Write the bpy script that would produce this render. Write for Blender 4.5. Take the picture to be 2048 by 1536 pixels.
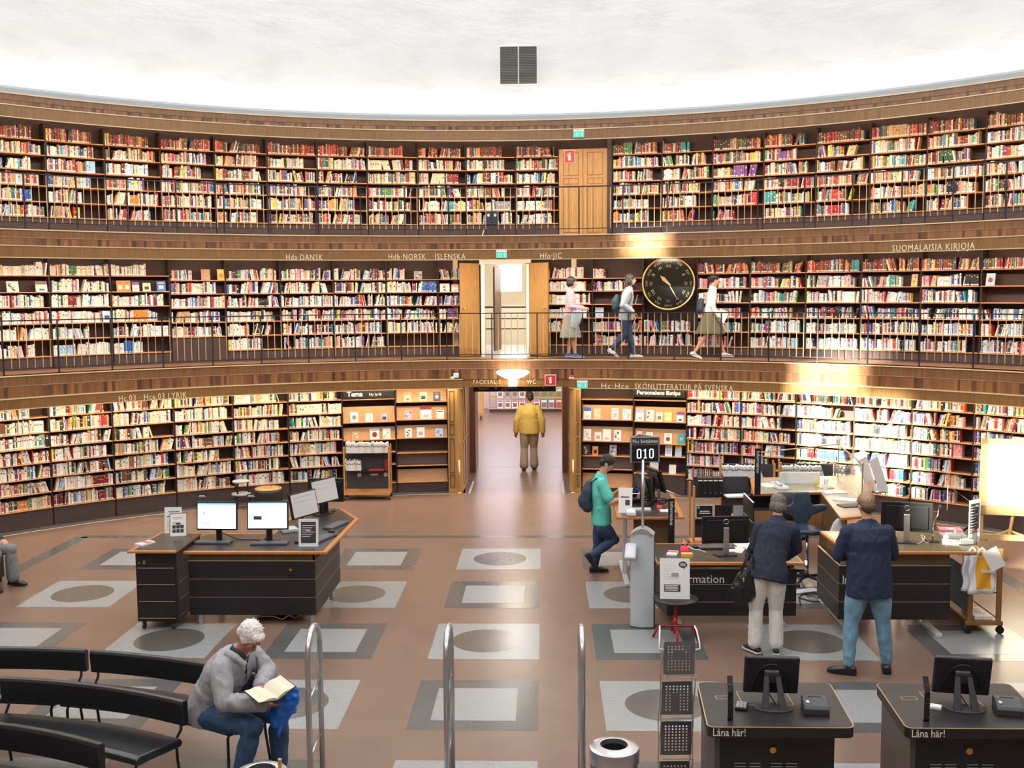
import bpy, bmesh, math, random
from mathutils import Vector, Matrix
random.seed(7)
for o in list(bpy.data.objects): bpy.data.objects.remove(o)
SC = bpy.context.scene
COL = SC.collection
PI = math.pi
R = math.radians
# ------------------------------------------------------------------ camera
CX, CY = -0.668, 8.959           # axis of the rotunda
EYE = Vector((0, 0, 3.9))
FPX = 2082.72
PIT, YAW, ROL = 0.08877, 0.03156, -0.00741
_fwd = Vector((-math.sin(YAW)*math.cos(PIT), math.cos(YAW)*math.cos(PIT), -math.sin(PIT)))
_r0 = Vector((math.cos(YAW), math.sin(YAW), 0)); _u0 = _r0.cross(_fwd)
_rt = math.cos(ROL)*_r0 + math.sin(ROL)*_u0
_up = -math.sin(ROL)*_r0 + math.cos(ROL)*_u0
cam = bpy.data.cameras.new('camera'); camo = bpy.data.objects.new('camera', cam); COL.objects.link(camo)
cam.sensor_width = 36; cam.lens = FPX/2048*36; cam.clip_start = .05; cam.clip_end = 200
M = Matrix((( _rt.x, _up.x, -_fwd.x, 0), (_rt.y, _up.y, -_fwd.y, 0), (_rt.z, _up.z, -_fwd.z, 3.9), (0, 0, 0, 1)))
camo.matrix_world = M
SC.camera = camo
# ------------------------------------------------------------------ view
SC.view_settings.view_transform = 'Standard'; SC.view_settings.look = 'None'
SC.view_settings.gamma = 1; SC.view_settings.use_curve_mapping = False
SC.view_settings.exposure = 0.75
# ------------------------------------------------------------------ world, sun, daylight
w = bpy.data.worlds.new('world'); SC.world = w; w.use_nodes = True
bg = w.node_tree.nodes['Background']; bg.inputs[0].default_value = (.80, .90, 1, 1); bg.inputs[1].default_value = 1.2
SUN_D = Vector((.66, .75, -.425)).normalized()
sl = bpy.data.lights.new('sun', 'SUN'); sl.energy = 26; sl.angle = R(1.4); sl.color = (1, .93, .74)
so = bpy.data.objects.new('sun', sl); COL.objects.link(so); so.rotation_euler = SUN_D.to_track_quat('-Z', 'Y').to_euler(); so.location = (-8, -6, 20)

def area(name, loc, d, sx, sy, power, color, shape='RECTANGLE'):
    l = bpy.data.lights.new(name, 'AREA'); l.shape = shape; l.size = sx
    if shape == 'RECTANGLE': l.size_y = sy
    l.energy = power; l.color = color
    o = bpy.data.objects.new(name, l); COL.objects.link(o); o.location = loc
    o.rotation_euler = Vector(d).to_track_quat('-Z', 'Y').to_euler()
    return o
area('added_ceiling_fill', (CX, CY, 14.3), (0, 0, -1), 11, 11, 420, (.97, .98, 1), 'DISK')  # broad fill lamp added under the closed ceiling, not an opening to the sky
DRUM_R = 11.15
WINS = [R(a) for a in (-165, -135, -105, -75, -45, -15, 15, 45, 75, 105, 135, 165)]
for a in WINS:      # daylight of the tall drum windows
    p = Vector((CX+(DRUM_R-.15)*math.sin(a), CY+(DRUM_R-.15)*math.cos(a), 11.6))
    k = 1.35 if math.sin(a) < 0 else 1.0
    area('window_and_fill_light', p, (-math.sin(a), -math.cos(a), -.5), 1.5, 3.4, 95*k, (.93, .97, 1))

# ------------------------------------------------------------------ pixel helpers used for measuring
def raydir(px, py): return _fwd+(px-1024)/FPX*_rt-(py-768)/FPX*_up
def gz(px, py, z=0.):
    d = raydir(px, py); t = (z-3.9)/d.z; return EYE+t*d
def gy(px, py, Y):
    d = raydir(px, py); return EYE+(Y/d.y)*d
def gc(px, py, r):
    d = raydir(px, py); a = d.x**2+d.y**2; b = 2*(-CX*d.x-CY*d.y); c = CX**2+CY**2-r*r
    t = (-b+math.sqrt(b*b-4*a*c))/(2*a); P = EYE+t*d
    return math.degrees(math.atan2(P.x-CX, P.y-CY)), P.z
def pc(az, r, z=0.):
    return Vector((CX+r*math.sin(R(az)), CY+r*math.cos(R(az)), z))

# ------------------------------------------------------------------ materials
MATS = {}
def mat(name, col, rough=.5, metal=0., spec=.5, emit=None, es=1., noise=0., nscale=8., alpha=1., trans=0., bump=0., stretch=None, coat=0.):
    if name in MATS: return MATS[name]
    m = bpy.data.materials.new(name); m.use_nodes = True; nt = m.node_tree; b = nt.nodes['Principled BSDF']
    col = tuple(col)+(1,) if len(col) == 3 else col
    b.inputs['Base Color'].default_value = col
    b.inputs['Roughness'].default_value = rough; b.inputs['Metallic'].default_value = metal
    b.inputs['Specular IOR Level'].default_value = spec
    b.inputs['Coat Weight'].default_value = coat
    if trans: b.inputs['Transmission Weight'].default_value = trans
    if alpha < 1: b.inputs['Alpha'].default_value = alpha
    if emit: b.inputs['Emission Color'].default_value = tuple(emit)+(1,); b.inputs['Emission Strength'].default_value = es
    if noise or bump:
        tc = nt.nodes.new('ShaderNodeTexCoord'); mp = nt.nodes.new('ShaderNodeMapping'); nt.links.new(tc.outputs['Object'], mp.inputs[0])
        if stretch: mp.inputs['Scale'].default_value = stretch
        n = nt.nodes.new('ShaderNodeTexNoise'); n.inputs['Scale'].default_value = nscale; n.inputs['Detail'].default_value = 5
        nt.links.new(mp.outputs[0], n.inputs['Vector'])
        if noise:
            rp = nt.nodes.new('ShaderNodeValToRGB')
            rp.color_ramp.elements[0].position = .3; rp.color_ramp.elements[1].position = .7
            rp.color_ramp.elements[0].color = tuple(c*(1-noise) for c in col[:3])+(1,)
            rp.color_ramp.elements[1].color = tuple(min(1, c*(1+noise)) for c in col[:3])+(1,)
            nt.links.new(n.outputs[0], rp.inputs[0]); nt.links.new(rp.outputs[0], b.inputs['Base Color'])
        if bump:
            bp = nt.nodes.new('ShaderNodeBump'); bp.inputs['Strength'].default_value = bump; bp.inputs['Distance'].default_value = .01
            nt.links.new(n.outputs[0], bp.inputs['Height']); nt.links.new(bp.outputs[0], b.inputs['Normal'])
    MATS[name] = m; return m

def mat_strips(name, cols, wid, rough=.35, vgrain=60, uvscale=(1, 1)):
    """veneer laid in vertical strips: u = metres along the wall, v = height"""
    if name in MATS: return MATS[name]
    m = bpy.data.materials.new(name); m.use_nodes = True; nt = m.node_tree; b = nt.nodes['Principled BSDF']; L = nt.links.new
    uv = nt.nodes.new('ShaderNodeUVMap'); sx = nt.nodes.new('ShaderNodeSeparateXYZ'); L(uv.outputs[0], sx.inputs[0])
    def math_(op, a, bv):
        n = nt.nodes.new('ShaderNodeMath'); n.operation = op
        for i, v in enumerate((a, bv)):
            if v is None: continue
            if isinstance(v, (int, float)): n.inputs[i].default_value = v
            else: L(v, n.inputs[i])
        return n.outputs[0]
    u = sx.outputs['X']
    # irregular strip width: warp u with slow noise
    nz = nt.nodes.new('ShaderNodeTexNoise'); nz.noise_dimensions = '1D'; nz.inputs['Scale'].default_value = 6; L(u, nz.inputs['W'])
    uw = math_('ADD', u, math_('MULTIPLY', nz.outputs[0], wid*2.2))
    fl = math_('FLOOR', math_('DIVIDE', uw, wid), None)
    wn = nt.nodes.new('ShaderNodeTexWhiteNoise'); wn.noise_dimensions = '1D'; L(fl, wn.inputs['W'])
    rp = nt.nodes.new('ShaderNodeValToRGB'); el = rp.color_ramp.elements
    el[0].color = cols[0]+(1,); el[1].color = cols[-1]+(1,)
    for i, c in enumerate(cols[1:-1]):
        e = el.new((i+1)/(len(cols)-1)); e.color = c+(1,)
    L(wn.outputs['Value'], rp.inputs[0])
    mp = nt.nodes.new('ShaderNodeMapping'); mp.inputs['Scale'].default_value = (vgrain, 3, 1); L(uv.outputs[0], mp.inputs[0])
    gn = nt.nodes.new('ShaderNodeTexNoise'); gn.inputs['Scale'].default_value = 1; gn.inputs['Detail'].default_value = 4; L(mp.outputs[0], gn.inputs['Vector'])
    mx = nt.nodes.new('ShaderNodeMix'); mx.data_type = 'RGBA'; mx.blend_type = 'MULTIPLY'; mx.inputs['Factor'].default_value = .55
    L(rp.outputs[0], mx.inputs['A'])
    g2 = nt.nodes.new('ShaderNodeValToRGB'); g2.color_ramp.elements[0].position = .3; g2.color_ramp.elements[0].color = (.5, .45, .4, 1); g2.color_ramp.elements[1].position = .65; g2.color_ramp.elements[1].color = (1, 1, 1, 1)
    L(gn.outputs[0], g2.inputs[0]); L(g2.outputs[0], mx.inputs['B']); L(mx.outputs['Result'], b.inputs['Base Color'])
    b.inputs['Roughness'].default_value = rough
    MATS[name] = m; return m

WALNUT = mat_strips('walnut_blocks', [(.075, .034, .022), (.28, .13, .055), (.34, .17, .07), (.13, .055, .03), (.38, .19, .075), (.30, .14, .055), (.09, .045, .03)], .062)
WALNUT_B = mat_strips('walnut_band', [(.23, .115, .05), (.29, .145, .063), (.26, .125, .055), (.31, .16, .07)], .035)
VENEER = mat_strips('pelmet_veneer', [(.29, .15, .05), (.34, .18, .06), (.26, .13, .044)], 1.1, vgrain=30)
BRASSLINE = mat('brass_strip', (.78, .60, .34), .4, .1)
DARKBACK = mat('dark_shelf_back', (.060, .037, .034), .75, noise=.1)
SHELFWOOD = mat('shelf_wood', (.56, .27, .09), .4, noise=.15, nscale=6, stretch=(1, 8, 8))
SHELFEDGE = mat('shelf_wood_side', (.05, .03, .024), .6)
OAK = mat('golden_oak', (.42, .235, .075), .38, noise=.16, nscale=5, stretch=(9, 9, .8))
OAKDARK = mat('oak_groove', (.16, .08, .03), .5)
PLASTER = mat('rough_white_plaster', (.83, .82, .81), .9)
GREYTRIM = mat('grey_cornice', (.42, .45, .46), .6)
IRON = mat('dark_iron', (.025, .024, .028), .45, .3)
BRASS = mat('brass', (.70, .48, .19), .3, .85)
GILT = mat('gilt_letters', (.95, .82, .55), .5, 0)
WHITE = mat('white_paint', (.85, .85, .84), .5)
PAPER = mat('paper', (.86, .85, .82), .8)
BLACK = mat('black_plastic', (.012, .012, .014), .4)
BLACKM = mat('black_laminate', (.018, .016, .017), .42, noise=.15)
STEEL = mat('brushed_steel', (.62, .62, .64), .28, .9)
CHROME = mat('chrome', (.75, .76, .78), .15, 1.)
# plaster: large soft trowelled relief
def plaster_nodes():
    nt = PLASTER.node_tree; b = nt.nodes['Principled BSDF']; L = nt.links.new
    tc = nt.nodes.new('ShaderNodeTexCoord'); mp = nt.nodes.new('ShaderNodeMapping'); mp.inputs['Scale'].default_value = (.9, .9, 2.4); L(tc.outputs['Object'], mp.inputs[0])
    n1 = nt.nodes.new('ShaderNodeTexNoise'); n1.inputs['Scale'].default_value = 1.2; n1.inputs['Detail'].default_value = 6; n1.inputs['Roughness'].default_value = .55; L(mp.outputs[0], n1.inputs['Vector'])
    bp = nt.nodes.new('ShaderNodeBump'); bp.inputs['Strength'].default_value = .5; bp.inputs['Distance'].default_value = .12; L(n1.outputs[0], bp.inputs['Height']); L(bp.outputs[0], b.inputs['Normal'])
    rp = nt.nodes.new('ShaderNodeValToRGB'); rp.color_ramp.elements[0].position = .33; rp.color_ramp.elements[0].color = (.70, .70, .69, 1); rp.color_ramp.elements[1].position = .55; rp.color_ramp.elements[1].color = (.77, .765, .755, 1)
    L(n1.outputs[0], rp.inputs[0]); L(rp.outputs[0], b.inputs['Base Color'])
plaster_nodes()

# ------------------------------------------------------------------ mesh builder
class MB:
    def __init__(s): s.v = []; s.f = []; s.m = []; s.uv = None; s.cur = 0
    def add(s, vs, fs, m=None):
        n = len(s.v); s.v += [tuple(p) for p in vs]; s.f += [tuple(i+n for i in f) for f in fs]; s.m += [s.cur if m is None else m]*len(fs); return s
    def box(s, c, d, rot=None, m=None):
        hx, hy, hz = d[0]/2, d[1]/2, d[2]/2
        P = [Vector((x, y, z)) for x in (-hx, hx) for y in (-hy, hy) for z in (-hz, hz)]
        if rot is not None: P = [rot @ p for p in P]
        c = Vector(c); P = [p+c for p in P]
        return s.add(P, [(0, 1, 3, 2), (4, 6, 7, 5), (0, 4, 5, 1), (2, 3, 7, 6), (0, 2, 6, 4), (1, 5, 7, 3)], m)
    def bx(s, x0, x1, y0, y1, z0, z1, m=None):
        return s.box(((x0+x1)/2, (y0+y1)/2, (z0+z1)/2), (abs(x1-x0), abs(y1-y0), abs(z1-z0)), None, m)
    def rings(s, rings, cap=True, closed=False, m=None):
        n = len(rings[0]); vs = [p for r in rings for p in r]; fs = []
        k = len(rings)
        for i in range(k if closed else k-1):
            a = i*n; b = ((i+1) % k)*n
            for j in range(n): fs.append((a+j, a+(j+1) % n, b+(j+1) % n, b+j))
        if cap and not closed: fs.append(tuple(range(n-1, -1, -1))); fs.append(tuple((k-1)*n+j for j in range(n)))
        return s.add(vs, fs, m)
    def tube(s, pts, r, n=8, side=None, cap=True, m=None, closed=False):
        """pts: list of points; r: radius, or list of radii / (a,b) pairs"""
        pts = [Vector(p) for p in pts]; k = len(pts); rs = r if isinstance(r, (list, tuple)) and len(r) == k and k > 0 and not (k == 2 and isinstance(r, tuple)) else [r]*k
        out = []; prev = None
        for i, p in enumerate(pts):
            if closed: t = pts[(i+1) % k]-pts[i-1]
            else: t = (pts[min(i+1, k-1)]-pts[max(i-1, 0)])
            t = t.normalized() if t.length > 1e-9 else Vector((0, 0, 1))
            if side is not None: sv = Vector(side)
            elif prev is not None: sv = prev
            else: sv = Vector((1, 0, 0)) if abs(t.x) < .9 else Vector((0, 1, 0))
            a = (sv-t*sv.dot(t))
            if a.length < 1e-6: a = t.orthogonal()
            a.normalize(); b = t.cross(a); prev = a
            ra, rb = rs[i] if isinstance(rs[i], (tuple, list)) else (rs[i], rs[i])
            out.append([p+a*(ra*math.cos(2*PI*j/n))+b*(rb*math.sin(2*PI*j/n)) for j in range(n)])
        return s.rings(out, cap, closed, m)
    def cyl(s, p0, p1, r0, r1=None, n=16, m=None): return s.tube([p0, p1], [r0, r0 if r1 is None else r1], n, m=m)
    def lathe(s, prof, n=24, c=(0, 0, 0), cap=False, m=None):
        c = Vector(c); rr = [[c+Vector((r*math.cos(2*PI*j/n), r*math.sin(2*PI*j/n), z)) for j in range(n)] for r, z in prof]
        return s.rings(rr, cap, False, m)
    def prism(s, poly, z0, z1, m=None):
        n = len(poly); vs = [(x, y, z0) for x, y in poly]+[(x, y, z1) for x, y in poly]
        return s.add(vs, [tuple(range(n-1, -1, -1)), tuple(range(n, 2*n))]+[(i, (i+1) % n, n+(i+1) % n, n+i) for i in range(n)], m)
    def ball(s, c, r, n=12, k=8, m=None):
        c = Vector(c); r = r if isinstance(r, (tuple, list)) else (r, r, r)
        rr = []
        for i in range(k+1):
            a = PI*(i/k) if 0 < i < k else (PI*.02 if i == 0 else PI*.98)
            rr.append([c+Vector((r[0]*math.sin(a)*math.cos(2*PI*j/n), r[1]*math.sin(a)*math.sin(2*PI*j/n), -r[2]*math.cos(a))) for j in range(n)])
        return s.rings(rr, True, False, m)
    def quad(s, a, b, c, d, m=None): return s.add([a, b, c, d], [(0, 1, 2, 3)], m)
    def xf(s, M_, i0=0):
        for i in range(i0, len(s.v)): s.v[i] = tuple(M_ @ Vector(s.v[i]))
        return s
    def mesh(s, name, mats):
        me = bpy.data.meshes.new(name); me.from_pydata(s.v, [], s.f); 
        for m_ in (mats if isinstance(mats, (list, tuple)) else [mats]): me.materials.append(m_)
        me.polygons.foreach_set('material_index', s.m)
        if s.uv: 
            ul = me.uv_layers.new(name='UVMap'); ul.data.foreach_set('uv', [c for p in s.uv for c in p])
        me.validate(); me.update(); return me
    def build(s, name, mats, parent=None, smooth=False, bevel=0., seg=2, recalc=True):
        me = s.mesh(name, mats)
        if recalc:
            bm = bmesh.new(); bm.from_mesh(me); bmesh.ops.recalc_face_normals(bm, faces=bm.faces); bm.to_mesh(me); bm.free()
        if smooth: me.shade_smooth()
        o = bpy.data.objects.new(name, me); COL.objects.link(o)
        if parent: o.parent = parent
        if bevel:
            b = o.modifiers.new('bevel', 'BEVEL'); b.width = bevel; b.segments = seg; b.limit_method = 'ANGLE'; b.angle_limit = R(40)
            if smooth: b.harden_normals = False
        return o
def autosmooth(o, ang=40):
    me = o.data; me.shade_smooth()
    try: me.set_sharp_from_angle(angle=R(ang))
    except Exception: pass
    return o
def thing(name, label, cat, loc=(0, 0, 0), rz=0., group=None):
    o = bpy.data.objects.new(name, None); COL.objects.link(o); o.empty_display_size = .1
    o.location = loc; o.rotation_euler = (0, 0, rz); o['label'] = label; o['category'] = cat
    if group: o['group'] = group
    return o
def tag(o, label, cat, group=None, kind=None):
    if label: o['label'] = label
    if cat: o['category'] = cat
    if group: o['group'] = group
    if kind: o['kind'] = kind
    return o
def struct(o): o['kind'] = 'structure'; return o
def lab(o, s): o['label'] = s; return o
def dup(root, loc, rz=None, label=None, group=None):
    r = root.copy(); COL.objects.link(r); r.location = loc
    if rz is not None: r.rotation_euler = (0, 0, rz)
    if label: r['label'] = label
    if group: r['group'] = group
    for ch in list(root.children):
        c = ch.copy(); COL.objects.link(c); c.parent = r
        for g in ch.children:
            d = g.copy(); COL.objects.link(d); d.parent = c
    return r
def text_mesh(s, size, depth=.002, align='CENTER', bold=0., spacing=1.):
    cu = bpy.data.curves.new('lettering', 'FONT'); cu.body = s; cu.size = size; cu.extrude = depth; cu.align_x = align; cu.align_y = 'CENTER'; cu.offset = bold; cu.space_character = spacing; cu.resolution_u = 2
    o = bpy.data.objects.new('lettering', cu); COL.objects.link(o)
    dg = bpy.context.evaluated_depsgraph_get(); me = bpy.data.meshes.new_from_object(o.evaluated_get(dg))
    bpy.data.objects.remove(o); bpy.data.curves.remove(cu); return me
def text_flat(s, size, m, parent, loc, rot=(R(90), 0, 0), depth=.001, bold=0., align='CENTER', spacing=1., width=None, name='lettering'):
    me = text_mesh(s, size, depth, align, bold, spacing); me.materials.clear(); me.materials.append(m)
    if width:
        xs = [v.co.x for v in me.vertices]; k = width/(max(xs)-min(xs)); c = 0 if align == 'LEFT' else (max(xs)+min(xs))/2
        for v in me.vertices: v.co.x = (v.co.x-c)*k
    o = bpy.data.objects.new(name, me); COL.objects.link(o); o.location = loc; o.rotation_euler = rot
    if parent: o.parent = parent
    return o
def text_arc(s, az0, az1, z, r, hgt, m, parent, spacing=1.15):
    me = text_mesh(s, 1, .02, 'LEFT', 0.0, spacing); me.materials.clear(); me.materials.append(m)
    xs = [v.co.x for v in me.vertices]; ys = [v.co.y for v in me.vertices]; x0, x1 = min(xs), max(xs)
    caps = .7; yc = .35
    ymid = (0.0)
    for v in me.vertices:
        az = az0+(v.co.x-x0)/(x1-x0)*(az1-az0)
        p = pc(az, r-(v.co.z+.02)*.25, z+(v.co.y)/caps*hgt)
        v.co = p
    o = bpy.data.objects.new('lettering', me); COL.objects.link(o)
    if parent: o.parent = parent
    return o

# ------------------------------------------------------------------ arcs
def arc_sweep(prof, az0, az1, step=1.5, closed=True, mats=None, r_of=None):
    """sweep polygon profile [(r,z,mat)] round the rotunda axis; uv = (metres along, height)"""
    mb = MB(); n = max(2, int(abs(az1-az0)/step)+1); k = len(prof); mb.uv = []
    for i in range(n+1):
        a = az0+(az1-az0)*i/n
        for (r, z, m) in prof: mb.v.append(tuple(pc(a, r, z)))
    for i in range(n):
        u0 = R(az0+(az1-az0)*i/n)*11; u1 = R(az0+(az1-az0)*(i+1)/n)*11
        for j in range(k if closed else k-1):
            j2 = (j+1) % k
            mb.f.append((i*k+j, (i+1)*k+j, (i+1)*k+j2, i*k+j2)); mb.m.append(prof[j][2])
            v0 = prof[j][1]+prof[j][0]; v1 = prof[j2][1]+prof[j2][0]
            mb.uv += [(u0, v0), (u1, v0), (u1, v1), (u0, v1)]
    if closed:
        mb.f.append(tuple(range(k-1, -1, -1))); mb.m.append(prof[0][2]); mb.uv += [(p[0], p[1]) for p in reversed(prof)]
        mb.f.append(tuple(n*k+j for j in range(k))); mb.m.append(prof[0][2]); mb.uv += [(p[0], p[1]) for p in prof]
    return mb
A0, A1 = -58, 58
R_E = 10.92      # front face of the galleries
R_P = 10.80      # front of the lamp pelmets
R_G = 11.20      # shelf fronts, ground
R_S = 12.00      # shelf fronts, galleries

# ---- floor with inlaid linoleum pattern
FLOORM = mat('brown_linoleum', (.195, .122, .090), .29, spec=.45, noise=.10, nscale=2.5)
TILE_L = mat('pale_grey_linoleum', (.30, .31, .315), .27, spec=.45, noise=.08, nscale=30)
TILE_D = mat('dark_grey_linoleum', (.095, .098, .098), .22, spec=.45, noise=.12, nscale=30)
TILE_M = mat('olive_grey_linoleum', (.115, .105, .092), .22, spec=.45, noise=.12, nscale=30)
STONE = mat('grey_stone_border', (.10, .093, .085), .4, noise=.2, nscale=12)
CREAM = mat('cream_line', (.62, .52, .40), .4)
mb = MB()
mb.bx(-12.5, 11.5, -3, 41, -.2, 0, m=0)
e = .0012
def flat(poly, m, z=e): mb.add([(x, y, z) for x, y in poly], [tuple(range(len(poly)))], m)
P_ = 1.797; W_ = 1.190; Y0 = 15.55
for c in range(-4, 5):
    for r_ in range(0, 10):
        x = CX+c*P_; y1 = Y0-r_*P_; y0 = y1-W_; x0, x1 = x-W_/2, x+W_/2
        if abs(c) >= 4 and r_ in (0,): continue
        if abs(c) == 4 and r_ < 2: continue
        if (c+r_) % 2 == 0:
            flat([(x0, y0), (x1, y0), (x1, y1), (x0, y1)], 1); yc = (y0+y1)/2
            flat([(x+.385*math.cos(t*PI/32), yc+.385*math.sin(t*PI/32)) for t in range(64)], 3, 2*e)
        else:
            flat([(x0, y0), (x1, y0), (x1, y1), (x0, y1)], 2); q = .205
            flat([(x0+q, y0+q), (x1-q, y0+q), (x1-q, y1-q), (x0+q, y1-q)], 1, 2*e)
# dark border line round the pattern: straight back edge, slanted corners
ol = [(-7.45, 3.2), (-7.45, 14.05), (-7.45, 14.05), (-6.95, 16.34), (5.62, 16.34), (6.12, 14.05), (6.12, 3.2)]
def line(a, b, wd, m):
    a = Vector(a); b = Vector(b); d = (b-a).normalized(); n = Vector((-d.y, d.x))*wd/2
    flat([tuple(a-n), tuple(b-n), tuple(b+n), tuple(a+n)], m)
c0 = gz(165, 1073.5); c1 = gz(22, 1153)
line((c0.x, c0.y), (2*CX-c0.x, c0.y), .17, 2); 
dx = c0.x-c1.x; 
line((c0.x, c0.y), (c0.x-.02-abs(dx)*1.9, c0.y-(c0.y-c1.y)*1.9), .22, 2); line((2*CX-c0.x, c0.y), (2*CX-c0.x+.02+abs(dx)*1.9, c0.y-(c0.y-c1.y)*1.9), .22, 2)
# stone border and cream line along the shelves
for a0, a1 in ((A0, -4.6), (5.9, A1)):
    n = 40
    for i in range(n):
        b0 = a0+(a1-a0)*i/n; b1 = a0+(a1-a0)*(i+1)/n
        q = [pc(b0, 11.0), pc(b1, 11.0), pc(b1, 11.5), pc(b0, 11.5)]; flat([(p.x, p.y) for p in q], 4)
        q = [pc(b0, 10.96), pc(b1, 10.96), pc(b1, 11.0), pc(b0, 11.0)]; flat([(p.x, p.y) for p in q], 5, 1.5*e)
PX0, PX1 = -1.495, .375        # passage jambs
for sx, s in ((PX0, -1), (PX1, 1)):
    line((sx-s*.0, 20.9), (sx-s*.0, 19.93), .24, 4) if False else None
    flat([(sx, 21.4), (sx+s*.3, 21.4), (sx+s*.3, 19.85), (sx, 19.85)][::s], 4)
    line((sx-s*.02, 21.2), (sx-s*.02, 19.9), .04, 5)
line((PX0, 22.95), (PX1, 22.95), .04, 5)
mb.f = mb.f; 
fl = mb.build('floor', [FLOORM, TILE_L, TILE_D, TILE_M, STONE, CREAM], recalc=False); struct(fl)
# ---- outer drum: plaster wall with unseen openings cut to aim the sun patches, and ceiling
mb = MB(); mb.uv = None
SUNW = []
def sun_open(T):     # where the sun ray that lands on T crosses the drum
    T = Vector(T); d = SUN_D; ox, oy = T.x-CX, T.y-CY
    a = d.x**2+d.y**2; b = -2*(ox*d.x+oy*d.y); c = ox*ox+oy*oy-DRUM_R**2
    t = (-b+math.sqrt(b*b-4*a*c))/(2*a); P = T-t*d
    return math.degrees(math.atan2(P.x-CX, P.y-CY)), P.z
holes = []
for T, wa, h_ in ((pc(13.5, 10.9, 4.85), 1.6, .42), (pc(31, 10.9, 2.45), 2.6, .75), (pc(33.5, 11.2, 1.25), 5.0, .62), ((7.2, 14.4, 0), 2.6, .45), ((6.65, 14.5, 1.30), 2.0, .42)):
    a, z = sun_open(T); holes.append((a-wa, a+wa, z-h_, z+h_))
regular = [(math.degrees(a)-3.6, math.degrees(a)+3.6, 9.9, 13.3) for a in WINS]
azs = sorted(set([round(-180+i*3, 3) for i in range(121)]+[round(h_[i], 3) for h_ in holes for i in (0, 1)]))
zs = sorted(set([7.2, 9.9, 13.3, 14.5]+[round(h_[i], 3) for h_ in holes for i in (2, 3)]))
def openat(a, z): 
    a = (a+180) % 360-180
    return any(h_[0] < a < h_[1] and h_[2] < z < h_[3] for h_ in holes)
for i in range(len(azs)-1):
    for j in range(len(zs)-1):
        if openat((azs[i]+azs[i+1])/2, (zs[j]+zs[j+1])/2): continue
        q = [pc(azs[i], DRUM_R, zs[j]), pc(azs[i+1], DRUM_R, zs[j]), pc(azs[i+1], DRUM_R, zs[j+1]), pc(azs[i], DRUM_R, zs[j+1])]
        mb.add(q, [(0, 1, 2, 3)])
dr = mb.build('wall_drum', PLASTER, recalc=False); dr.data.shade_smooth(); struct(dr)
mb = MB(); mb.lathe([(.02, 14.5), (11.3, 14.5)], 64, (CX, CY, 0)); struct(mb.build('ceiling', PLASTER))
# wall behind the camera and at the sides, plain wood below the drum
mb = arc_sweep([(11.1, -.1, 0), (11.1, 7.35, 0), (12.9, 7.35, 0), (12.9, -.1, 0)], A1, 360+A0, 4); struct(mb.build('wall_back', VENEER))
# daylight panes of the drum windows
PANE = mat('window_pane', (.8, .85, .9), .1, emit=(.9, .95, 1), es=2.5)
for i, a in enumerate(WINS):
    ad = math.degrees(a); mb = MB()
    for k in range(3):
        b0 = ad-3.6+k*2.4; mb.add([pc(b0+.1, 11.08, 9.95), pc(b0+2.3, 11.08, 9.95), pc(b0+2.3, 11.08, 13.25), pc(b0+.1, 11.08, 13.25)], [(0, 1, 2, 3)])
    if any(not (ad+3.6 < h_[0] or ad-3.6 > h_[1]) for h_ in holes): continue
    struct(mb.build('window_%d' % (i+1), PANE))
# ---- fascias, pelmets, cornice, gallery floors
def fascia(name, z1, h_up, h_blk, zp1, zp0, a0, a1, over=None):
    """band of walnut strips above a veneered lamp pelmet"""
    zb = z1-.018
    prof = [(R_E, z1, 2), (R_E+.25, z1, 0), (R_E+.25, zp1-.02, 0), (R_E, zp1-.02, 1), (R_E, z1-h_up-.02, 0), (R_E-.006, z1-h_up-.012, 0), (R_E, z1-h_up, 0), (R_E, zb, 2), (R_E-.018, zb, 2), (R_E-.018, z1, 2)]
    o = arc_sweep(prof, A0, A1).build(name, [WALNUT_B, WALNUT, BRASSLINE]); struct(o)
    pel = None
    for b0, b1 in a0:
        prof = [(R_P+.012, zp1, 1), (R_P-.012, zp1, 1), (R_P-.012, zp1-.016, 1), (R_P, zp1-.016, 0), (R_P, zp0+.014, 1), (R_P-.008, zp0+.014, 1), (R_P-.008, zp0, 1), (R_P+.02, zp0, 0), (R_P+.02, zp1-.03, 0), (R_E+.01, zp1-.03, 0), (R_E+.01, zp1, 0)]
        p = arc_sweep(prof, b0, b1, 1.).build('pelmet', [VENEER, BRASSLINE]); p.parent = o; pel = p
    return o, pel
t1, pel1 = fascia('trim_1', 2.60, .165, .17, 2.245, 2.055, [(A0, -4.75), (6.05, A1)], 0)
t2, pel2 = fascia('trim_2', 4.96, .13, .13, 4.695, 4.492, [(A0, A1)], 0)
t3, pel3 = fascia('trim_3', 7.10, .10, .10, 6.90, 6.695, [(A0, A1)], 0)
# rounded ends of the ground-floor pelmet, beside the passage
for s, ae in ((-1, -4.75), (1, 6.05)):
    c = pc(ae, R_P+.10, 0); mb = MB(); rz = -R(ae); n = 10
    for zz0, zz1, rr, m in ((2.069, 2.229, .10, 0), (2.229, 2.245, .112, 1), (2.055, 2.069, .108, 1)):
        pts = [(0, rr)]+[(0, -rr)] 
        poly = [(s*-.002, .12)]+[(s*-.002, -rr)]+[(s*rr*math.sin(t*PI/2/n), -rr*math.cos(t*PI/2/n)) for t in range(1, n+1)]+[(s*rr, .12)]
        mb.prism(poly, zz0, zz1, m)
    mb.xf(Matrix.Translation(c) @ Matrix.Rotation(rz, 4, 'Z')); lab(mb.build('pelmet_end', [VENEER, BRASSLINE], t1), 'rounded end of the wooden pelmet')
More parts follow.
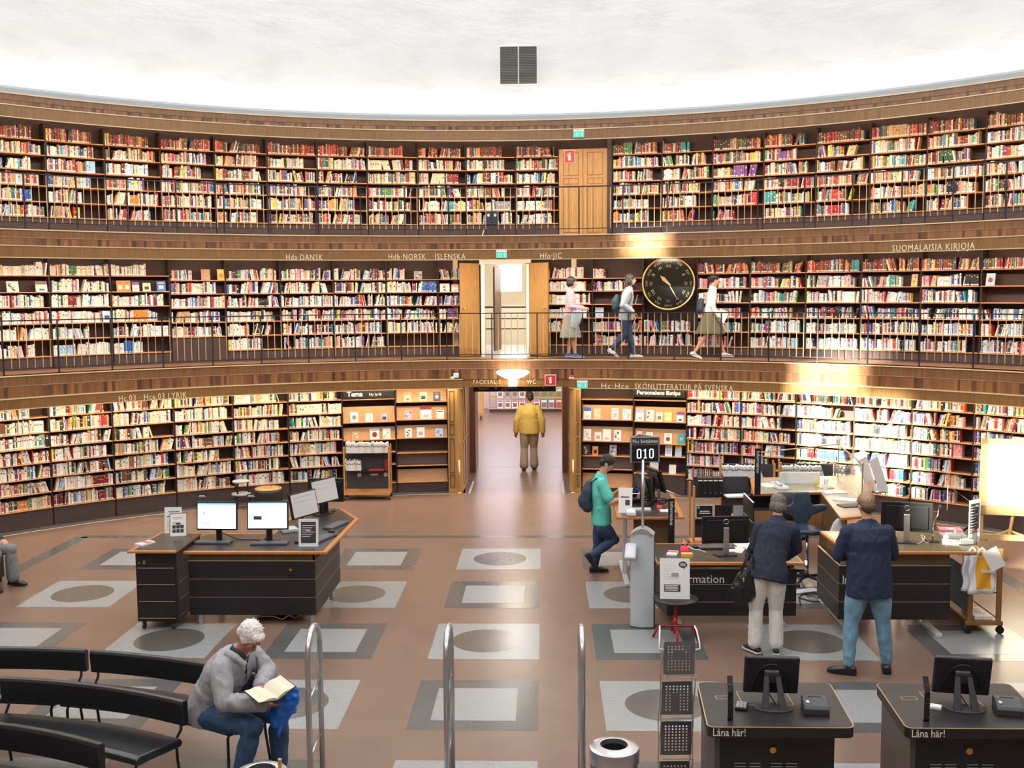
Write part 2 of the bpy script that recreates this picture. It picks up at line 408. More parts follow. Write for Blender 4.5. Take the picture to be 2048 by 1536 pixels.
# gallery floors
GFLOOR = mat('gallery_floor', (.24, .12, .065), .4, noise=.1)
for nm, z in (('floor_gallery_lower', 2.60), ('floor_gallery_upper', 4.96)):
    o = arc_sweep([(R_E+.02, z, 0), (R_S+.6, z, 0), (R_S+.6, z-.12, 0), (R_E+.02, z-.12, 0)], A0, A1, 2).build(nm, GFLOOR); struct(o)
struct(arc_sweep([(R_E+.02, 7.099, 0), (R_S+.6, 7.099, 0), (R_S+.6, 6.98, 0), (R_E+.02, 6.98, 0)], A0, A1, 2).build('ceiling_gallery', VENEER))
# grey cornice with lamp gutter between top fascia and plaster
o = arc_sweep([(R_E-.01, 7.10, 0), (R_E-.01, 7.17, 0), (R_E+.02, 7.215, 0), (R_E+.05, 7.215, 0), (R_E+.05, 7.16, 0), (DRUM_R+.05, 7.16, 0), (DRUM_R+.05, 7.10, 0)], A0, A1, 1.5).build('trim_4', GREYTRIM); struct(o)
# cornice lamp tubes washing the plaster, and lamp tubes behind the pelmets
UPL = mat('cornice_tube', (1, 1, 1), .5, emit=(1, .97, .90), es=20)
TUBE = mat('pelmet_tube', (1, 1, 1), .5, emit=(1, .88, .70), es=42)
TUBE1 = mat('pelmet_tube_ground', (1, 1, 1), .5, emit=(1, .84, .60), es=21)
for k in range(24):
    a = A0+2+k*4.8
    mb = arc_sweep([(R_E+.09, 7.165, 0), (R_E+.12, 7.165, 0), (R_E+.12, 7.19, 0), (R_E+.09, 7.19, 0)], a, a+3.9, 1.3)
    if k == 0: g0 = None
    o = mb.build('lamp_tube', UPL); o.parent = t3 if False else t3
for tt, zz, mm, spans in ((t1, 2.075, TUBE1, [(-56, -5.2), (6.5, 56)]), (t2, 4.51, TUBE, [(-56, 56)]), (t3, 6.71, TUBE, [(-56, 56)])):
    for b0, b1 in spans:
        k = int((b1-b0)/4.8)
        for i in range(k):
            a = b0+(b1-b0)*i/k
            o = arc_sweep([(R_P+.025, zz, 0), (R_P+.105, zz, 0), (R_P+.105, zz+.02, 0), (R_P+.025, zz+.02, 0)], a+.3, a+(b1-b0)/k-.3, 2).build('lamp_tube', mm); o.parent = tt
# back wall behind gallery shelves (with doorway gaps) and ground level
def wallseg(nm, r, z0, z1, a0, a1): 
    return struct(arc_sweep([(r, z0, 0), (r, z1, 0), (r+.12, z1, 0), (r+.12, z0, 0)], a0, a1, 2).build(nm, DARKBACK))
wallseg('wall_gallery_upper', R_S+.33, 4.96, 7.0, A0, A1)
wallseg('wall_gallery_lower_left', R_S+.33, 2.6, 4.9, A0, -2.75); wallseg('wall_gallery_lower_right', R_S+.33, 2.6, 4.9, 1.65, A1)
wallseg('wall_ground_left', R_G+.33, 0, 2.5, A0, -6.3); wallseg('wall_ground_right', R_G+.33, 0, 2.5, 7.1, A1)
# lettering on the fascias
text_arc('Hda·DANSK', -21.94, -18.43, 4.545, R_P, .105, GILT, t2)
text_arc('Hdb·NORSK', -11.98, -8.28, 4.555, R_P, .105, GILT, t2)
text_arc('ÍSLENSKA', -7.35, -4.32, 4.555, R_P, .105, GILT, t2)
text_arc('Hfo·JIC', 3.15, 5.3, 4.555, R_P, .105, GILT, t2)
text_arc('SUOMALAISIA KIRJOJA', 36.68, 43.68, 4.557, R_P, .105, GILT, t2)
text_arc('Hc.03 · Hce.03 LYRIK', -37.77, -31.66, 2.115, R_P, .10, GILT, t1)
text_arc('Hc·Hce', 9.26, 12.0, 2.105, R_P, .10, GILT, t1)
text_arc('SKÖNLITTERATUR PÅ SVENSKA', 12.6, 22.23, 2.108, R_P, .10, GILT, t1)
# ================================================================== passage, back room, doors
JL, JR = -1.60, 0.48
def pilaster(nm, az, jx, s):
    """oak pier with a rounded corner between display shelves and passage"""
    a = pc(az, 11.03); mb = MB(); rr = .10; y = 19.92
    poly = [(a.x, a.y+.02)]
    for t in range(9):
        th = t/8*PI/2; poly.append((jx-s*rr+s*rr*math.sin(th), y+rr-rr*math.cos(th)))
    poly += [(jx, 21.35), (a.x, 21.35)]
    if s < 0: poly = poly[::-1]
    mb.prism(poly, 0, 2.30, 0)
    o = mb.build(nm, OAK); struct(o); autosmooth(o, 50)
    mb = MB()
    w = abs(a.x-jx)-rr; x0 = min(a.x, jx-s*rr)+.03; x1 = x0+w-.08
    if s < 0: x0, x1 = min(a.x, jx)+.11+.02, max(a.x, jx)-.03
    yy = y-.004
    for z0, z1 in ((.12, .36), (.40, 1.08), (1.14, 1.36), (1.40, 2.0)):
        for q in ((x0, x1, z0, z0+.012), (x0, x1, z1-.012, z1), (x0, x0+.012, z0, z1), (x1-.012, x1, z0, z1)): mb.bx(q[0], q[1], y-.012+abs(0), y+.02, q[2], q[3])
    y0, y1 = 20.15, 21.2; 
    for z0, z1 in ((.12, .95), (1.02, 2.0)):
        for ya, yb in ((y0, (y0+y1)/2-.03), ((y0+y1)/2+.03, y1)):
            for q in ((ya, yb, z0, z0+.014), (ya, yb, z1-.014, z1), (ya, ya+.014, z0, z1), (yb-.014, yb, z0, z1)): mb.bx(jx-.008, jx+.008, q[0], q[1], q[2], q[3])
    g = mb.build('panel_groove', OAKDARK, o)
    mb = MB(); mb.cyl((jx-s*.06, y-.03, .0), (jx-s*.06, y-.03, .66), .022, n=12); mb.lathe([(.05, 0), (.05, .02), (.022, .03)], 12, (jx-s*.06, y-.03, 0), True)
    lab(mb.build('guard_rod', BRASS, o, True), 'upright brass rod at the corner')
pilaster('trim_5', -6.28, JL, 1) if False else None
pilaster('trim_5', -6.28, JL, 1); pilaster('trim_6', 7.08, JR, -1)
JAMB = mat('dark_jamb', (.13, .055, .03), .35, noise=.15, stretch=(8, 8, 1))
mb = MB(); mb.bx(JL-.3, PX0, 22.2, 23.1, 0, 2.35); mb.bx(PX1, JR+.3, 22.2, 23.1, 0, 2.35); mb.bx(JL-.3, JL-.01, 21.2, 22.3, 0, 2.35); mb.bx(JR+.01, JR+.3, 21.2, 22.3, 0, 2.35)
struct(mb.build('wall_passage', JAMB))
mb = MB(); mb.bx(JL-.3, JR+.3, 20.05, 23.1, 2.30, 2.45); struct(mb.build('ceiling_passage', VENEER))
o = arc_sweep([(R_E+.03, 2.075, 0), (R_E+.03, 2.26, 0), (R_E+.10, 2.26, 0), (R_E+.10, 2.075, 0)], -5.4, 6.5, 1).build('trim_7', VENEER); struct(o)
AMBERTX = mat('amber_letters', (.9, .72, .42), .4, .1)  # plain amber letter colour, without emission
text_arc('FACKSAL 3', -3.71, -.95, 2.165, R_E+.02, .085, AMBERTX, o)
text_arc('WC', 1.7, 2.6, 2.165, R_E+.02, .085, GILT, o)
# hanging black direction sign
t = thing('hanging_sign', 'long black direction sign with white lettering hanging in the passage', 'sign', gy(1029, 783, 20.9))
mb = MB(); mb.bx(-.83, .83, -.02, .02, 0, .125); mb.build('panel', BLACK, t)
mb = MB(); [mb.cyl((x, 0, .12), (x, 0, .33), .006) for x in (-.6, .6)]; mb.build('hanger', STEEL, t)
text_flat('Facksal 3', .055, WHITE, t, (-.62, -.022, .06)); text_flat('↑', .09, WHITE, t, (-.38, -.022, .06)); text_flat('C Samhällsvetenskap', .035, WHITE, t, (-.1, -.022, .075)); text_flat('Ekonomi', .035, WHITE, t, (-.2, -.022, .035)); text_flat('→', .05, WHITE, t, (.58, -.022, .08))
# reading room behind
RW = mat('cream_wall', (.66, .58, .45), .8)
mb = MB(); mb.bx(-8, 7, 34.6, 34.8, 0, 4.8); mb.bx(-8.2, -8, 26, 34.8, 0, 4.8); mb.bx(7, 7.2, 26, 34.8, 0, 4.8); mb.bx(-8.2, -8, 23, 26, 0, 2.4); mb.bx(7, 7.2, 23, 26, 0, 2.4); mb.bx(-8, 7, 26, 26.1, 2.3, 4.8); mb.bx(-8, JL-.3, 22.9, 23.1, 0, 2.3); mb.bx(JR+.3, 7, 22.9, 23.1, 0, 2.3); struct(mb.build('wall_reading_room', RW))
mb = MB(); mb.bx(-8, 7, 26, 34.8, 4.8, 4.9); mb.bx(-8, 7, 23, 26.1, 2.3, 2.4); struct(mb.build('ceiling_reading_room', WHITE))
RPANE = mat('reading_room_pane', (1, 1, 1), .3, emit=(.90, .86, 1), es=1.5)
for k, (xa, xb) in enumerate(((-5.2, -3.6), (-2.1, -.75), (.05, 1.0), (2.6, 4.2))):
    mb = MB(); mb.bx(xa, xb, 34.55, 34.58, 1.9, 4.3); struct(mb.build('window_%d' % (22+k), RPANE))
area('added_passage_fill', (-.56, 21.6, 2.27), (0, .1, -1), .8, 1.2, 32, (1, .85, .62))  # fill added to brighten the figure walking in the passage
area('window_and_fill_light', (-7.6, 29, 2.4), (1, -.1, -.35), 5, 1.8, 430, (.62, .62, 1))
area('window_and_fill_light', (6.6, 29, 2.4), (-1, -.2, -.35), 5, 1.8, 330, (.7, .68, 1))
area('window_and_fill_light', (-.5, 30.5, 4.7), (0, .1, -1), 6, 4, 250, (1, .86, .62))  # warm overhead fill added for the reading room, not a window
t = thing('magazine_rack', 'low wooden magazine rack with covers, far end of the room through the passage', 'rack', (.4, 33.5, 0))
mb = MB(); mb.bx(-2.2, 2.2, 0, .35, 0, .10, 1); 
for z in (.10, .45, .80, 1.15): mb.bx(-2.2, 2.2, -.03, .35, z, z+.03)
for x in (-2.2, -1.15, 0, 1.1, 2.2): mb.bx(x-.012, x+.012, .0, .35, .1, 1.45)
mb.build('rack_frame', [mat('light_oak', (.55, .33, .12), .4), DARKBACK], t)
random.seed(3)
cvs = [('white', (.75, .73, .7)), ('grey', (.35, .35, .36)), ('green', (.15, .28, .10)), ('red', (.6, .06, .05)), ('brown', (.22, .12, .07))]
def cover_mat(nm, c): return mat('cover_'+nm, c, .45)
seq = [('white', 'grey', 'grey', 'white', 'brown', 'green', 'green', 'green', 'green'), ('white', 'white', 'white', 'white', 'white', 'white', 'grey', 'grey', 'red')]
ordw = 'first second third fourth fifth sixth seventh eighth ninth tenth eleventh twelfth thirteenth fourteenth fifteenth sixteenth seventeenth eighteenth nineteenth twentieth'.split()
def ordinal(n):
    if n <= 20: return ordw[n-1]
    tens = {2: 'twenty', 3: 'thirty', 4: 'forty', 5: 'fifty'}[n//10]
    return tens+('-'+ordw[n % 10-1] if n % 10 else '') if n % 10 else {20: 'twentieth', 30: 'thirtieth', 40: 'fortieth', 50: 'fiftieth'}[n]
for r_, row in enumerate(seq):
    for k, nm in enumerate(row):
        x = gy(1000.5+k*14.6, 790, 33.5).x
        mb = MB(); z = (.48, .13)[r_]; q = Matrix.Translation((x, 33.49, z)) @ Matrix.Rotation(R(-8), 4, 'X')
        mb.bx(-.095, .095, -.008, .008, 0, .27, 0); mb.bx(-.07, .07, -.010, -.008, .04, .17, 1); mb.bx(-.08, .08, -.010, -.008, .21, .25, 2); mb.xf(q)
        o = mb.build('magazine', [cover_mat(nm, dict(cvs)[nm]), cover_mat('brown' if nm != 'brown' else 'grey', dict(cvs)['brown' if nm != 'brown' else 'grey']), PAPER if nm != 'white' else cover_mat('red', (.6, .06, .05))])
        tag(o, f'{nm} magazine cover, {ordinal(k+1)} from left on the {("upper", "lower")[r_]} row of the far rack', 'magazine', 'magazines on the far rack')
t = thing('cabinet', 'light wooden cabinet on casters left of the far magazine rack', 'cabinet', (-2.25, 31.5, 0))
mb = MB(); mb.bx(-.45, .38, 0, .5, .12, .86); mb.build('body', mat('light_oak', (.55, .33, .12), .4), t, bevel=.01)
mb = MB(); mb.bx(-.43, .36, -.015, 0, .2, .84); mb.build('door', mat('light_oak', (.55, .33, .12), .4), t)
for x in (-.35, .3): mb = MB(); mb.cyl((x-.02, .06, .06), (x+.02, .06, .06), .06); mb.build('caster', BLACK, t)
# wall lamp over the passage
OPAL = mat('opal_glass', (1, .95, .85), .3, emit=(1, .86, .62), es=5)
p = gy(1026, 769, 19.76)
t = thing('wall_lamp', 'glowing opal bowl lamp with a small square base above the passage', 'lamp', p)
mb = MB(); mb.lathe([(.05, .10), (.12, .125), (.24, .18), (.31, .225), (.315, .25), (.28, .272), (.15, .285), (.01, .288)], 32, (0, -.1, 0), True); mb.build('lamp_bowl', OPAL, t, True)
mb = MB(); mb.bx(-.085, .085, -.18, -.02, -.02, .095); mb.build('lamp_base', OPAL, t, bevel=.01); 
mb = MB(); mb.bx(-.03, .03, -.03, .22, .03, .07); mb.build('bracket', BRASS, t)
# ---- middle gallery doorway with two open oak leaves and a bright stair hall
zt = 4.44
mb = MB(); 
for a in (-2.75, 1.65):
    p = pc(a, R_S+.05); mb.box((p.x, p.y+.15, 2.6+.92), (.07, .55, 1.84), Matrix.Rotation(-R(a), 3, 'Z'))
pp = pc(-.55, R_S+.1); mb.bx(pp.x-.52, pp.x+.52, pp.y-.05, pp.y+.3, zt, zt+.12); struct(mb.build('trim_8', WHITE))
HALL = mat('hall_cream', (.78, .70, .55), .8)
mb = MB(); y0, y1 = 21.15, 25.6; xl, xr = -1.75, .55
mb.bx(xl-.1, xl, y0, y1, 2.5, 4.93); mb.bx(xr, xr+.1, y0, y1, 2.5, 4.93); mb.bx(xl, xr, y1, y1+.1, 2.5, 3.90); mb.bx(xl, -1.10, y1, y1+.1, 3.9, 5); mb.bx(-.55, xr, y1, y1+.1, 3.9, 5); mb.bx(xl, xr, y1, y1+.1, 4.85, 5)
struct(mb.build('wall_stair_hall', HALL))
mb = MB(); mb.bx(xl, xr, y0+.3, y1, 4.95, 5.1); struct(mb.build('ceiling_stair_hall', WHITE)); mb = MB(); mb.bx(xl-.2, xr+.2, 20.9, y1, 2.45, 2.598); struct(mb.build('floor_stair_hall', mat('pale_stone', (.6, .6, .62), .3)))
mb = MB(); mb.bx(-1.10, -.55, y1+.03, y1+.06, 3.9, 4.85); struct(mb.build('window_21', mat('bright_pane', (1, 1, 1), .3, emit=(1, 1, 1), es=3)))
area('window_and_fill_light', (-.6, 25.2, 4.3), (0, -1, -.6), .8, .9, 26, (1, .98, .95)); area('window_and_fill_light', (-.6, 23.2, 4.95), (0, .2, -1), 1.6, 2.5, 24, (1, .95, .85))  # second lamp points down from the hall ceiling, no window there
t = thing('stair_railing', 'thin iron stair railing in the bright hall behind the open doors', 'railing', (0, 24.6, 2.6))
mb = MB(); [mb.cyl((-1.7, 0, z), (.5, 0, z), .014 if z < .9 else .02) for z in (.42, .66, .93)]; mb.build('rail', IRON, t); mb = MB(); [mb.cyl((x, 0, 0), (x, 0, .93), .015) for x in (-1.6, .4)]; mb.build('post', IRON, t)
def leaf(nm, hinge, wd, ang, z0, z1, knobside, sgn):
    o = thing(nm, '', '', hinge, ang); del o['label']; del o['category']; struct(o)
    mb = MB(); mb.bx(0, sgn*wd, -.022, .022, z0, z1); mb.build('door_leaf', OAK, o, bevel=.004)
    mb = MB(); mb.bx(sgn*.02, sgn*(wd-.02), -.027, .027, z0+.02, z0+.16); lab(mb.build('kick_plate', BRASS, o), 'dull brass kick plate')
    mb = MB(); mb.ball((sgn*(wd-.06), -.06, z0+.95), .022); mb.cyl((sgn*(wd-.06), 0, z0+.95), (sgn*(wd-.06), -.06, z0+.95), .01); lab(mb.build('door_knob', BRASS, o, True), 'round brass knob')
    return o
pL = gy(959, 700, 20.95); leaf('door_1', (pL.x, 20.95, 0), .50, R(46), 2.62, 4.46, 1, -1)
pR = gy(1053, 700, 20.95); leaf('door_2', (pR.x, 20.95, 0), .56, R(-38), 2.62, 4.46, 1, 1)
# inner brown door edge-on
o = thing('door_3', '', '', (-1.08, 22.4, 0), R(80)); del o['label']; del o['category']; struct(o)
mb = MB(); mb.bx(0, .62, -.02, .02, 2.62, 4.42); mb.build('door_leaf', mat('dark_door', (.20, .10, .05), .4), o); mb = MB(); mb.cyl((.55, -.05, 3.5), (.55, .05, 3.5), .012); mb.bx(.45, .56, -.065, -.045, 3.49, 3.51); mb.build('door_handle', STEEL, o)
# ---- upper gallery double door
da = (4.62+9.16)/2; dp = pc(da, R_S+.02); hw = R_S*math.tan(R(9.16-4.62)/2)
o = thing('door_4', '', '', dp, -R(da)); del o['label']; del o['category']; struct(o)
for s in (-1, 1):
    mb = MB(); x0, x1 = (-hw, -.004) if s < 0 else (.004, hw)
    mb.bx(x0, x1, 0, .04, 4.97, 6.69); lf = mb.build('door_leaf', OAK, o, bevel=.003)
    mb = MB()
    for z0, z1 in ((5.05, 5.95), (6.0, 6.12), (6.17, 6.62)):
        for q in ((x0+.08, x1-.08, z0, z0+.012), (x0+.08, x1-.08, z1-.012, z1), (x0+.08, x0+.092, z0, z1), (x1-.092, x1-.08, z0, z1), (x0+.19, x0+.2, z0, z1)): mb.bx(q[0], q[1], -.004, .01, q[2], q[3])
    mb.build('panel_groove', OAKDARK, lf)
    mb = MB(); mb.ball((s*.06, -.05, 5.92), .02); mb.cyl((s*.06, 0, 5.92), (s*.06, -.05, 5.92), .008); mb.build('door_knob', BRASS, lf, True)
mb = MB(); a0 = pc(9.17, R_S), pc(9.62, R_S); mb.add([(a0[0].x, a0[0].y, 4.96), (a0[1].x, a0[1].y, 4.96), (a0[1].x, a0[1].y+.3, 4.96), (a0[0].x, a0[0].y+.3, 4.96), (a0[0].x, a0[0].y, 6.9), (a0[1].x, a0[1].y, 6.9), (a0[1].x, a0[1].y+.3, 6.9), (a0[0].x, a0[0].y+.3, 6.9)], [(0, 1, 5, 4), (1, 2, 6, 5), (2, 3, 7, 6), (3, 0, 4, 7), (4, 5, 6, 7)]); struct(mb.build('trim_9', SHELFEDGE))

# ================================================================== bookcases and books
CC = {'white': (.80, .79, .77), 'cream': (.74, .66, .50), 'ivory': (.80, .75, .64), 'red': (.50, .03, .03), 'dark red': (.22, .018, .02), 'orange': (.78, .24, .04), 'yellow': (.82, .58, .09), 'green': (.06, .24, .10), 'dark green': (.02, .08, .04), 'teal': (.04, .32, .36), 'blue': (.03, .12, .45), 'light blue': (.36, .58, .78), 'navy': (.02, .03, .12), 'black': (.016, .015, .017), 'grey': (.33, .33, .34), 'brown': (.17, .075, .035), 'tan': (.50, .34, .18), 'pink': (.74, .34, .40), 'purple': (.20, .06, .26), 'beige': (.62, .52, .38)}
def pal(s):
    d = []
    for k in s.split(','):
        n, w_ = k.rsplit(':', 1); d += [n]*int(w_)
    return d
PUP = pal('white:24,cream:14,ivory:12,red:14,dark red:13,orange:6,yellow:7,green:7,dark green:5,teal:7,blue:6,light blue:5,navy:4,black:4,grey:5,brown:8,tan:8,pink:5,purple:3,beige:8')
PUPTOP = pal('red:16,dark red:20,brown:12,dark green:9,tan:9,cream:5,white:4,green:5,navy:6,teal:5,orange:5,yellow:3,black:6')
PLEFT = pal('white:42,ivory:24,cream:8,red:7,dark red:3,black:4,blue:3,orange:3,yellow:2,grey:4,light blue:3,green:2')
PMID = pal('white:40,ivory:8,cream:6,red:9,dark red:5,orange:4,yellow:4,green:4,teal:3,blue:6,light blue:7,navy:6,black:12,grey:8,pink:5,purple:4,tan:3')
PMIDR = pal('white:46,ivory:5,red:8,dark red:4,orange:3,yellow:3,green:3,teal:5,blue:7,light blue:11,navy:7,black:11,grey:6,pink:7,purple:4')
PGL = pal('white:24,ivory:24,cream:22,beige:10,red:7,dark red:7,orange:4,yellow:5,green:5,dark green:4,teal:3,blue:4,light blue:4,navy:3,black:4,grey:6,brown:6,tan:8,pink:2')
PGR = pal('white:38,ivory:8,cream:4,red:13,dark red:5,orange:8,yellow:6,black:13,grey:4,blue:7,light blue:9,teal:4,green:4,purple:4,pink:5,navy:5,brown:3')
BOOKS = []      # dicts in frame coordinates
def fill(F, x0, x1, z, hmax, palette, key, frac=None, y0=.018, hr=(.165, .222)):
    """row of upright books from x0 towards x1"""
    rnd = random.random; x = x0+.004; L = x1-x0
    if frac is None: frac = random.choice([1, 1, .97, .95, .92, .9, .86, .8, .75]) 
    end = x0+L*frac; n = 0; base = random.uniform(*hr); lean = 0; leanleft = 0; run = 0; rc = None
    while x < end-.012:
        w_ = random.choice([.010, .013, .016, .018, .02, .022, .025, .028, .034, .042])*random.uniform(.85, 1.15)
        if rnd() < .22: base = random.uniform(*hr)
        if run > 0: run -= 1; c = rc; hh = rh; w_ = rw
        else:
            c = random.choice(palette); hh = min(hmax-.012, base*random.uniform(.90, 1.07))
            if rnd() < .022: run = random.randint(3, 9); rc = c; rh = hh; rw = w_
        d = random.uniform(.12, .17)
        if leanleft > 0: leanleft -= 1
        elif rnd() < .035: lean = R(random.uniform(6, 17))*random.choice([1, 1, -1]); leanleft = random.randint(2, 7); x += abs(math.sin(lean))*hh*.75
        else: lean = 0
        if lean and hh*math.cos(lean)+w_*abs(math.sin(lean)) > hmax-.006: lean = 0
        if x+w_+ (math.sin(lean)*hh if lean > 0 else 0) > end: break
        BOOKS.append(dict(F=F, x=x, w=w_, z=z, h=hh, d=d, y=y0+random.uniform(0, .025), lean=lean, c=c, key=key, n=n, v=random.uniform(.75, 1.2), st=rnd() < .8, bd=rnd()))
        x += w_/math.cos(lean)+random.choice([0, .0006, .0012]); n += 1
        if leanleft == 0 and lean: x += abs(math.sin(lean))*hh*.55; lean = 0
LEVELS = []
def shelf_wood_for(level): return SHELFWOOD
def bookcase(az0, az1, r, z0, z1, zs, label, group, rows=None, palette=None, key=None, hmaxs=None, board=(), holes=()):
    am = (az0+az1)/2; hw = r*math.tan(R(az1-az0)/2)-.001; base = pc(am, r, z0)
    t = thing('bookcase', label, 'bookcase', base, -R(am), group)
    F = Matrix.Translation(base) @ Matrix.Rotation(-R(am), 4, 'Z')
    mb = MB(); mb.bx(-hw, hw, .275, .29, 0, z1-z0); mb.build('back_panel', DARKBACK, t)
    for s in (-1, 1):
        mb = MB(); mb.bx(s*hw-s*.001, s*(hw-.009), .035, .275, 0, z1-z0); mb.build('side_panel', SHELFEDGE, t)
    mb = MB(); lo = min(zs)-z0-.02
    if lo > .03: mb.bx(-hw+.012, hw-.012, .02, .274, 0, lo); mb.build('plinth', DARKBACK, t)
    for z in zs:
        mb = MB(); mb.bx(-hw+.0115, hw-.0115, 0, .274, z-z0-.018, z-z0); mb.build('shelf', SHELFWOOD, t, bevel=.003, seg=1)
    srt = sorted(zs, reverse=True)
    for i, z in enumerate(srt):
        up = (srt[i-1] if i else z1)-z-(.02 if i else 0)
        if rows is not None and i < len(rows) and rows[i] == 0: continue
        fr = rows[i] if rows is not None and i < len(rows) else None
        x0 = -hw+.014; x1 = hw-.014
        if isinstance(fr, tuple): x0, x1, fr = -hw+.014+fr[0]*2*hw, -hw+fr[1]*2*hw-.014, 1
        pl_ = palette[i] if isinstance(palette[0], list) else palette
        fill(F, x0, x1, z-z0, min(up, .26), pl_, (key, i), fr)
    for zb, hb in board:       # sloping display boards behind face-out books
        mb = MB(); q = Matrix.Translation((0, .06, zb-z0)) @ Matrix.Rotation(R(-18), 4, 'X'); mb.box((0, 0, hb/2), (2*hw-.03, .012, hb)); mb.xf(q); mb.build('display_board', mat('display_board_wood', (.50, .25, .09), .4, noise=.12, nscale=4, stretch=(1, 8, 8)), t)
    return t, F, hw
random.seed(11)
ZU = [6.557, 6.303, 6.04, 5.778, 5.508, 5.245]
upL = [-50.3, -45.71, -41.23, -36.53, -31.9, -27.24, -22.63, -18.09, -13.46, -8.75, -4.19, .5, 4.60]
upR = [9.64, 14.25, 18.9, 23.5, 28.1, 32.69, 37.35, 41.97, 46.58, 51.2]
for i in range(len(upL)-1):
    k = len(upL)-1-i; rows = None
    if i == 2: rows = [.8, .85, (0, .86), None, (0, .62), (0, .55)]
    if i == 3: rows = [None, None, .8, .7, None, .8]
    bookcase(upL[i], upL[i+1], R_S, 4.96, 6.85, ZU, f'wall bookcase on the upper gallery, {ordinal(k)} left of the closed oak door', 'upper gallery bookcases', rows, [PUPTOP]+[PUP]*5, ('U', i))
rr_ = {1: [.55, .9, .95, .8, .75, .68], 2: [.95, .95, .9, .85, .9, .45], 3: [.8, .62, .85, 1, .9, .75], 4: [.9, .78, .9, 1, .72, .62]}
for i in range(len(upR)-1):
    bookcase(upR[i], upR[i+1], R_S, 4.96, 6.85, ZU, f'wall bookcase on the upper gallery, {ordinal(i+1)} right of the closed oak door', 'upper gallery bookcases', rr_.get(i), [PUPTOP]+[PUP]*5, ('V', i))
ZM = [4.153, 3.899, 3.635, 3.364, 3.093, 2.82]; ZML = [4.236, 3.95, 3.685, 3.402, 3.127, 2.83]; ZMR = [4.216, 3.935, 3.654, 3.368, 3.09, 2.80]
mL = [-50.9, -46.04, -41.38, -36.46, -31.48, -26.62, -21.71, -16.82, -11.9, -6.97, -4.65]
for i in range(len(mL)-1):
    zs = ZML if i < 4 else ZM; k = len(mL)-1-i; rows = None
    pl_ = PLEFT if i < 4 else PMID
    if i == 1: rows = [1, 0, 1, 1, .97, .72]
    if i == 2: rows = [1, (.02, 1), 1, .85, .62, .97]
    if i == 3: rows = [.6, 0, .95, (0, .8), (0, .97), .5]
    if i == 4: rows = [.4, .85, 1, .9, .97]; zs = ZM[:5]
    if i == 5: rows = [.95, 1, 1, .9, .85, .65]
    if i == 6: rows = [1, 1, 1, 1, 1, (.03, 1)]
    if i == 7: rows = [1, 1, 1, 1, 1, .97]
    if i == 8: rows = [.38, 1, 1, .97, 1, 0]
    if i == 9: rows = [1, 0, 1, .9, 1, 0]
    bookcase(mL[i], mL[i+1], R_S, 2.6, 4.62, zs, f'wall bookcase on the middle gallery, {ordinal(k)} to the left of the open doors', 'middle gallery bookcases', rows, pl_, ('M', i))
bookcase(3.44, 7.74, R_S, 2.6, 4.62, ZM, 'wall bookcase on the middle gallery, directly right of the open doors', 'middle gallery bookcases', [.82, .88, 1, .9, .5, 0], PLEFT, ('N', 0))
bookcase(7.74, 12.55, R_S, 2.6, 4.62, ZM, 'half-empty wall bookcase on the middle gallery, directly left of the clock', 'middle gallery bookcases', [.32, .75, (.80, .92), 0, 1, 1], PMID, ('N', 1))
bookcase(12.55, 17.6, R_S, 2.6, 4.62, ZM[4:], 'wall bookcase with only two low shelves, beneath the round clock', 'middle gallery bookcases', [.9, .92], PMIDR, ('N', 2))
mR = [17.6, 22.43, 27.39, 32.16, 37.13, 41.93, 46.55, 51.3]
for i in range(len(mR)-1):
    rows = {0: [1, 1, .85, .88, .85, .75], 1: [1, .97, .88, .78, .95, .9], 2: [1, .92, 1, 1, .93, .97], 3: [1, .72, .88, 1, 1, .97], 4: [1, 1, .93, 1, .95, .82], 5: [1, 0, 0, 1, 1, 1]}.get(i)
    bookcase(mR[i], mR[i+1], R_S, 2.6, 4.62, ZMR, f'wall bookcase on the middle gallery, {ordinal(i+1)} to the right of the round clock', 'middle gallery bookcases', rows, [PUPTOP]+[PMIDR]*5, ('O', i))
dz = lambda z: 3.9-(3.9-z)*1.0075
ZG = [dz(z) for z in (1.878, 1.622, 1.372, 1.117, .862, .612, .35)]
gL = [-53.3, -48.1, -43.11, -37.79, -32.37, -26.99, -21.82, -16.63]
for i in range(len(gL)-1):
    k = len(gL)-1-i
    rows = {0: None, 1: [.7, .95, 1, 1, 1, 1, 1], 2: [1, 1, 1, 1, 1, 1, 1], 3: [1, .98, .65, 1, .9, .9, .85], 4: [.95, .93, .92, 1, .75, .95, .93], 5: [.88, .93, .85, .85, .9, .85, 1], 6: [.93, 1, 1, .97, .9, .95, .9]}[i]
    bookcase(gL[i], gL[i+1], R_G, 0, 2.28, ZG, f'wall bookcase on the ground floor, {ordinal(k)} left of the Tema display shelves', 'ground floor bookcases', rows, PGL, ('G', i))
gR = [17.33, 22.51, 27.7, 32.92, 38.0, 43.17, 48.14, 53.3]
for i in range(len(gR)-1):
    rows = {0: [1, 1, 1, 1, .97, .7, .72], 1: [1, 1, .78, .9, .8, .5, .5], 2: [1, .78, .95, .95, .9, .9, .9], 3: [1, 1, .9, 1, .95, .9, .9], 4: [.88, .88, .86, .85, .75, .88, .75], 5: [1, 1, 1, 1, 1, 1, 1]}.get(i)
    bookcase(gR[i], gR[i+1], R_G, 0, 2.28, ZG, f'wall bookcase on the ground floor, {ordinal(i+1)} right of the reading-tips display', 'ground floor bookcases', rows, PGR, ('H', i))
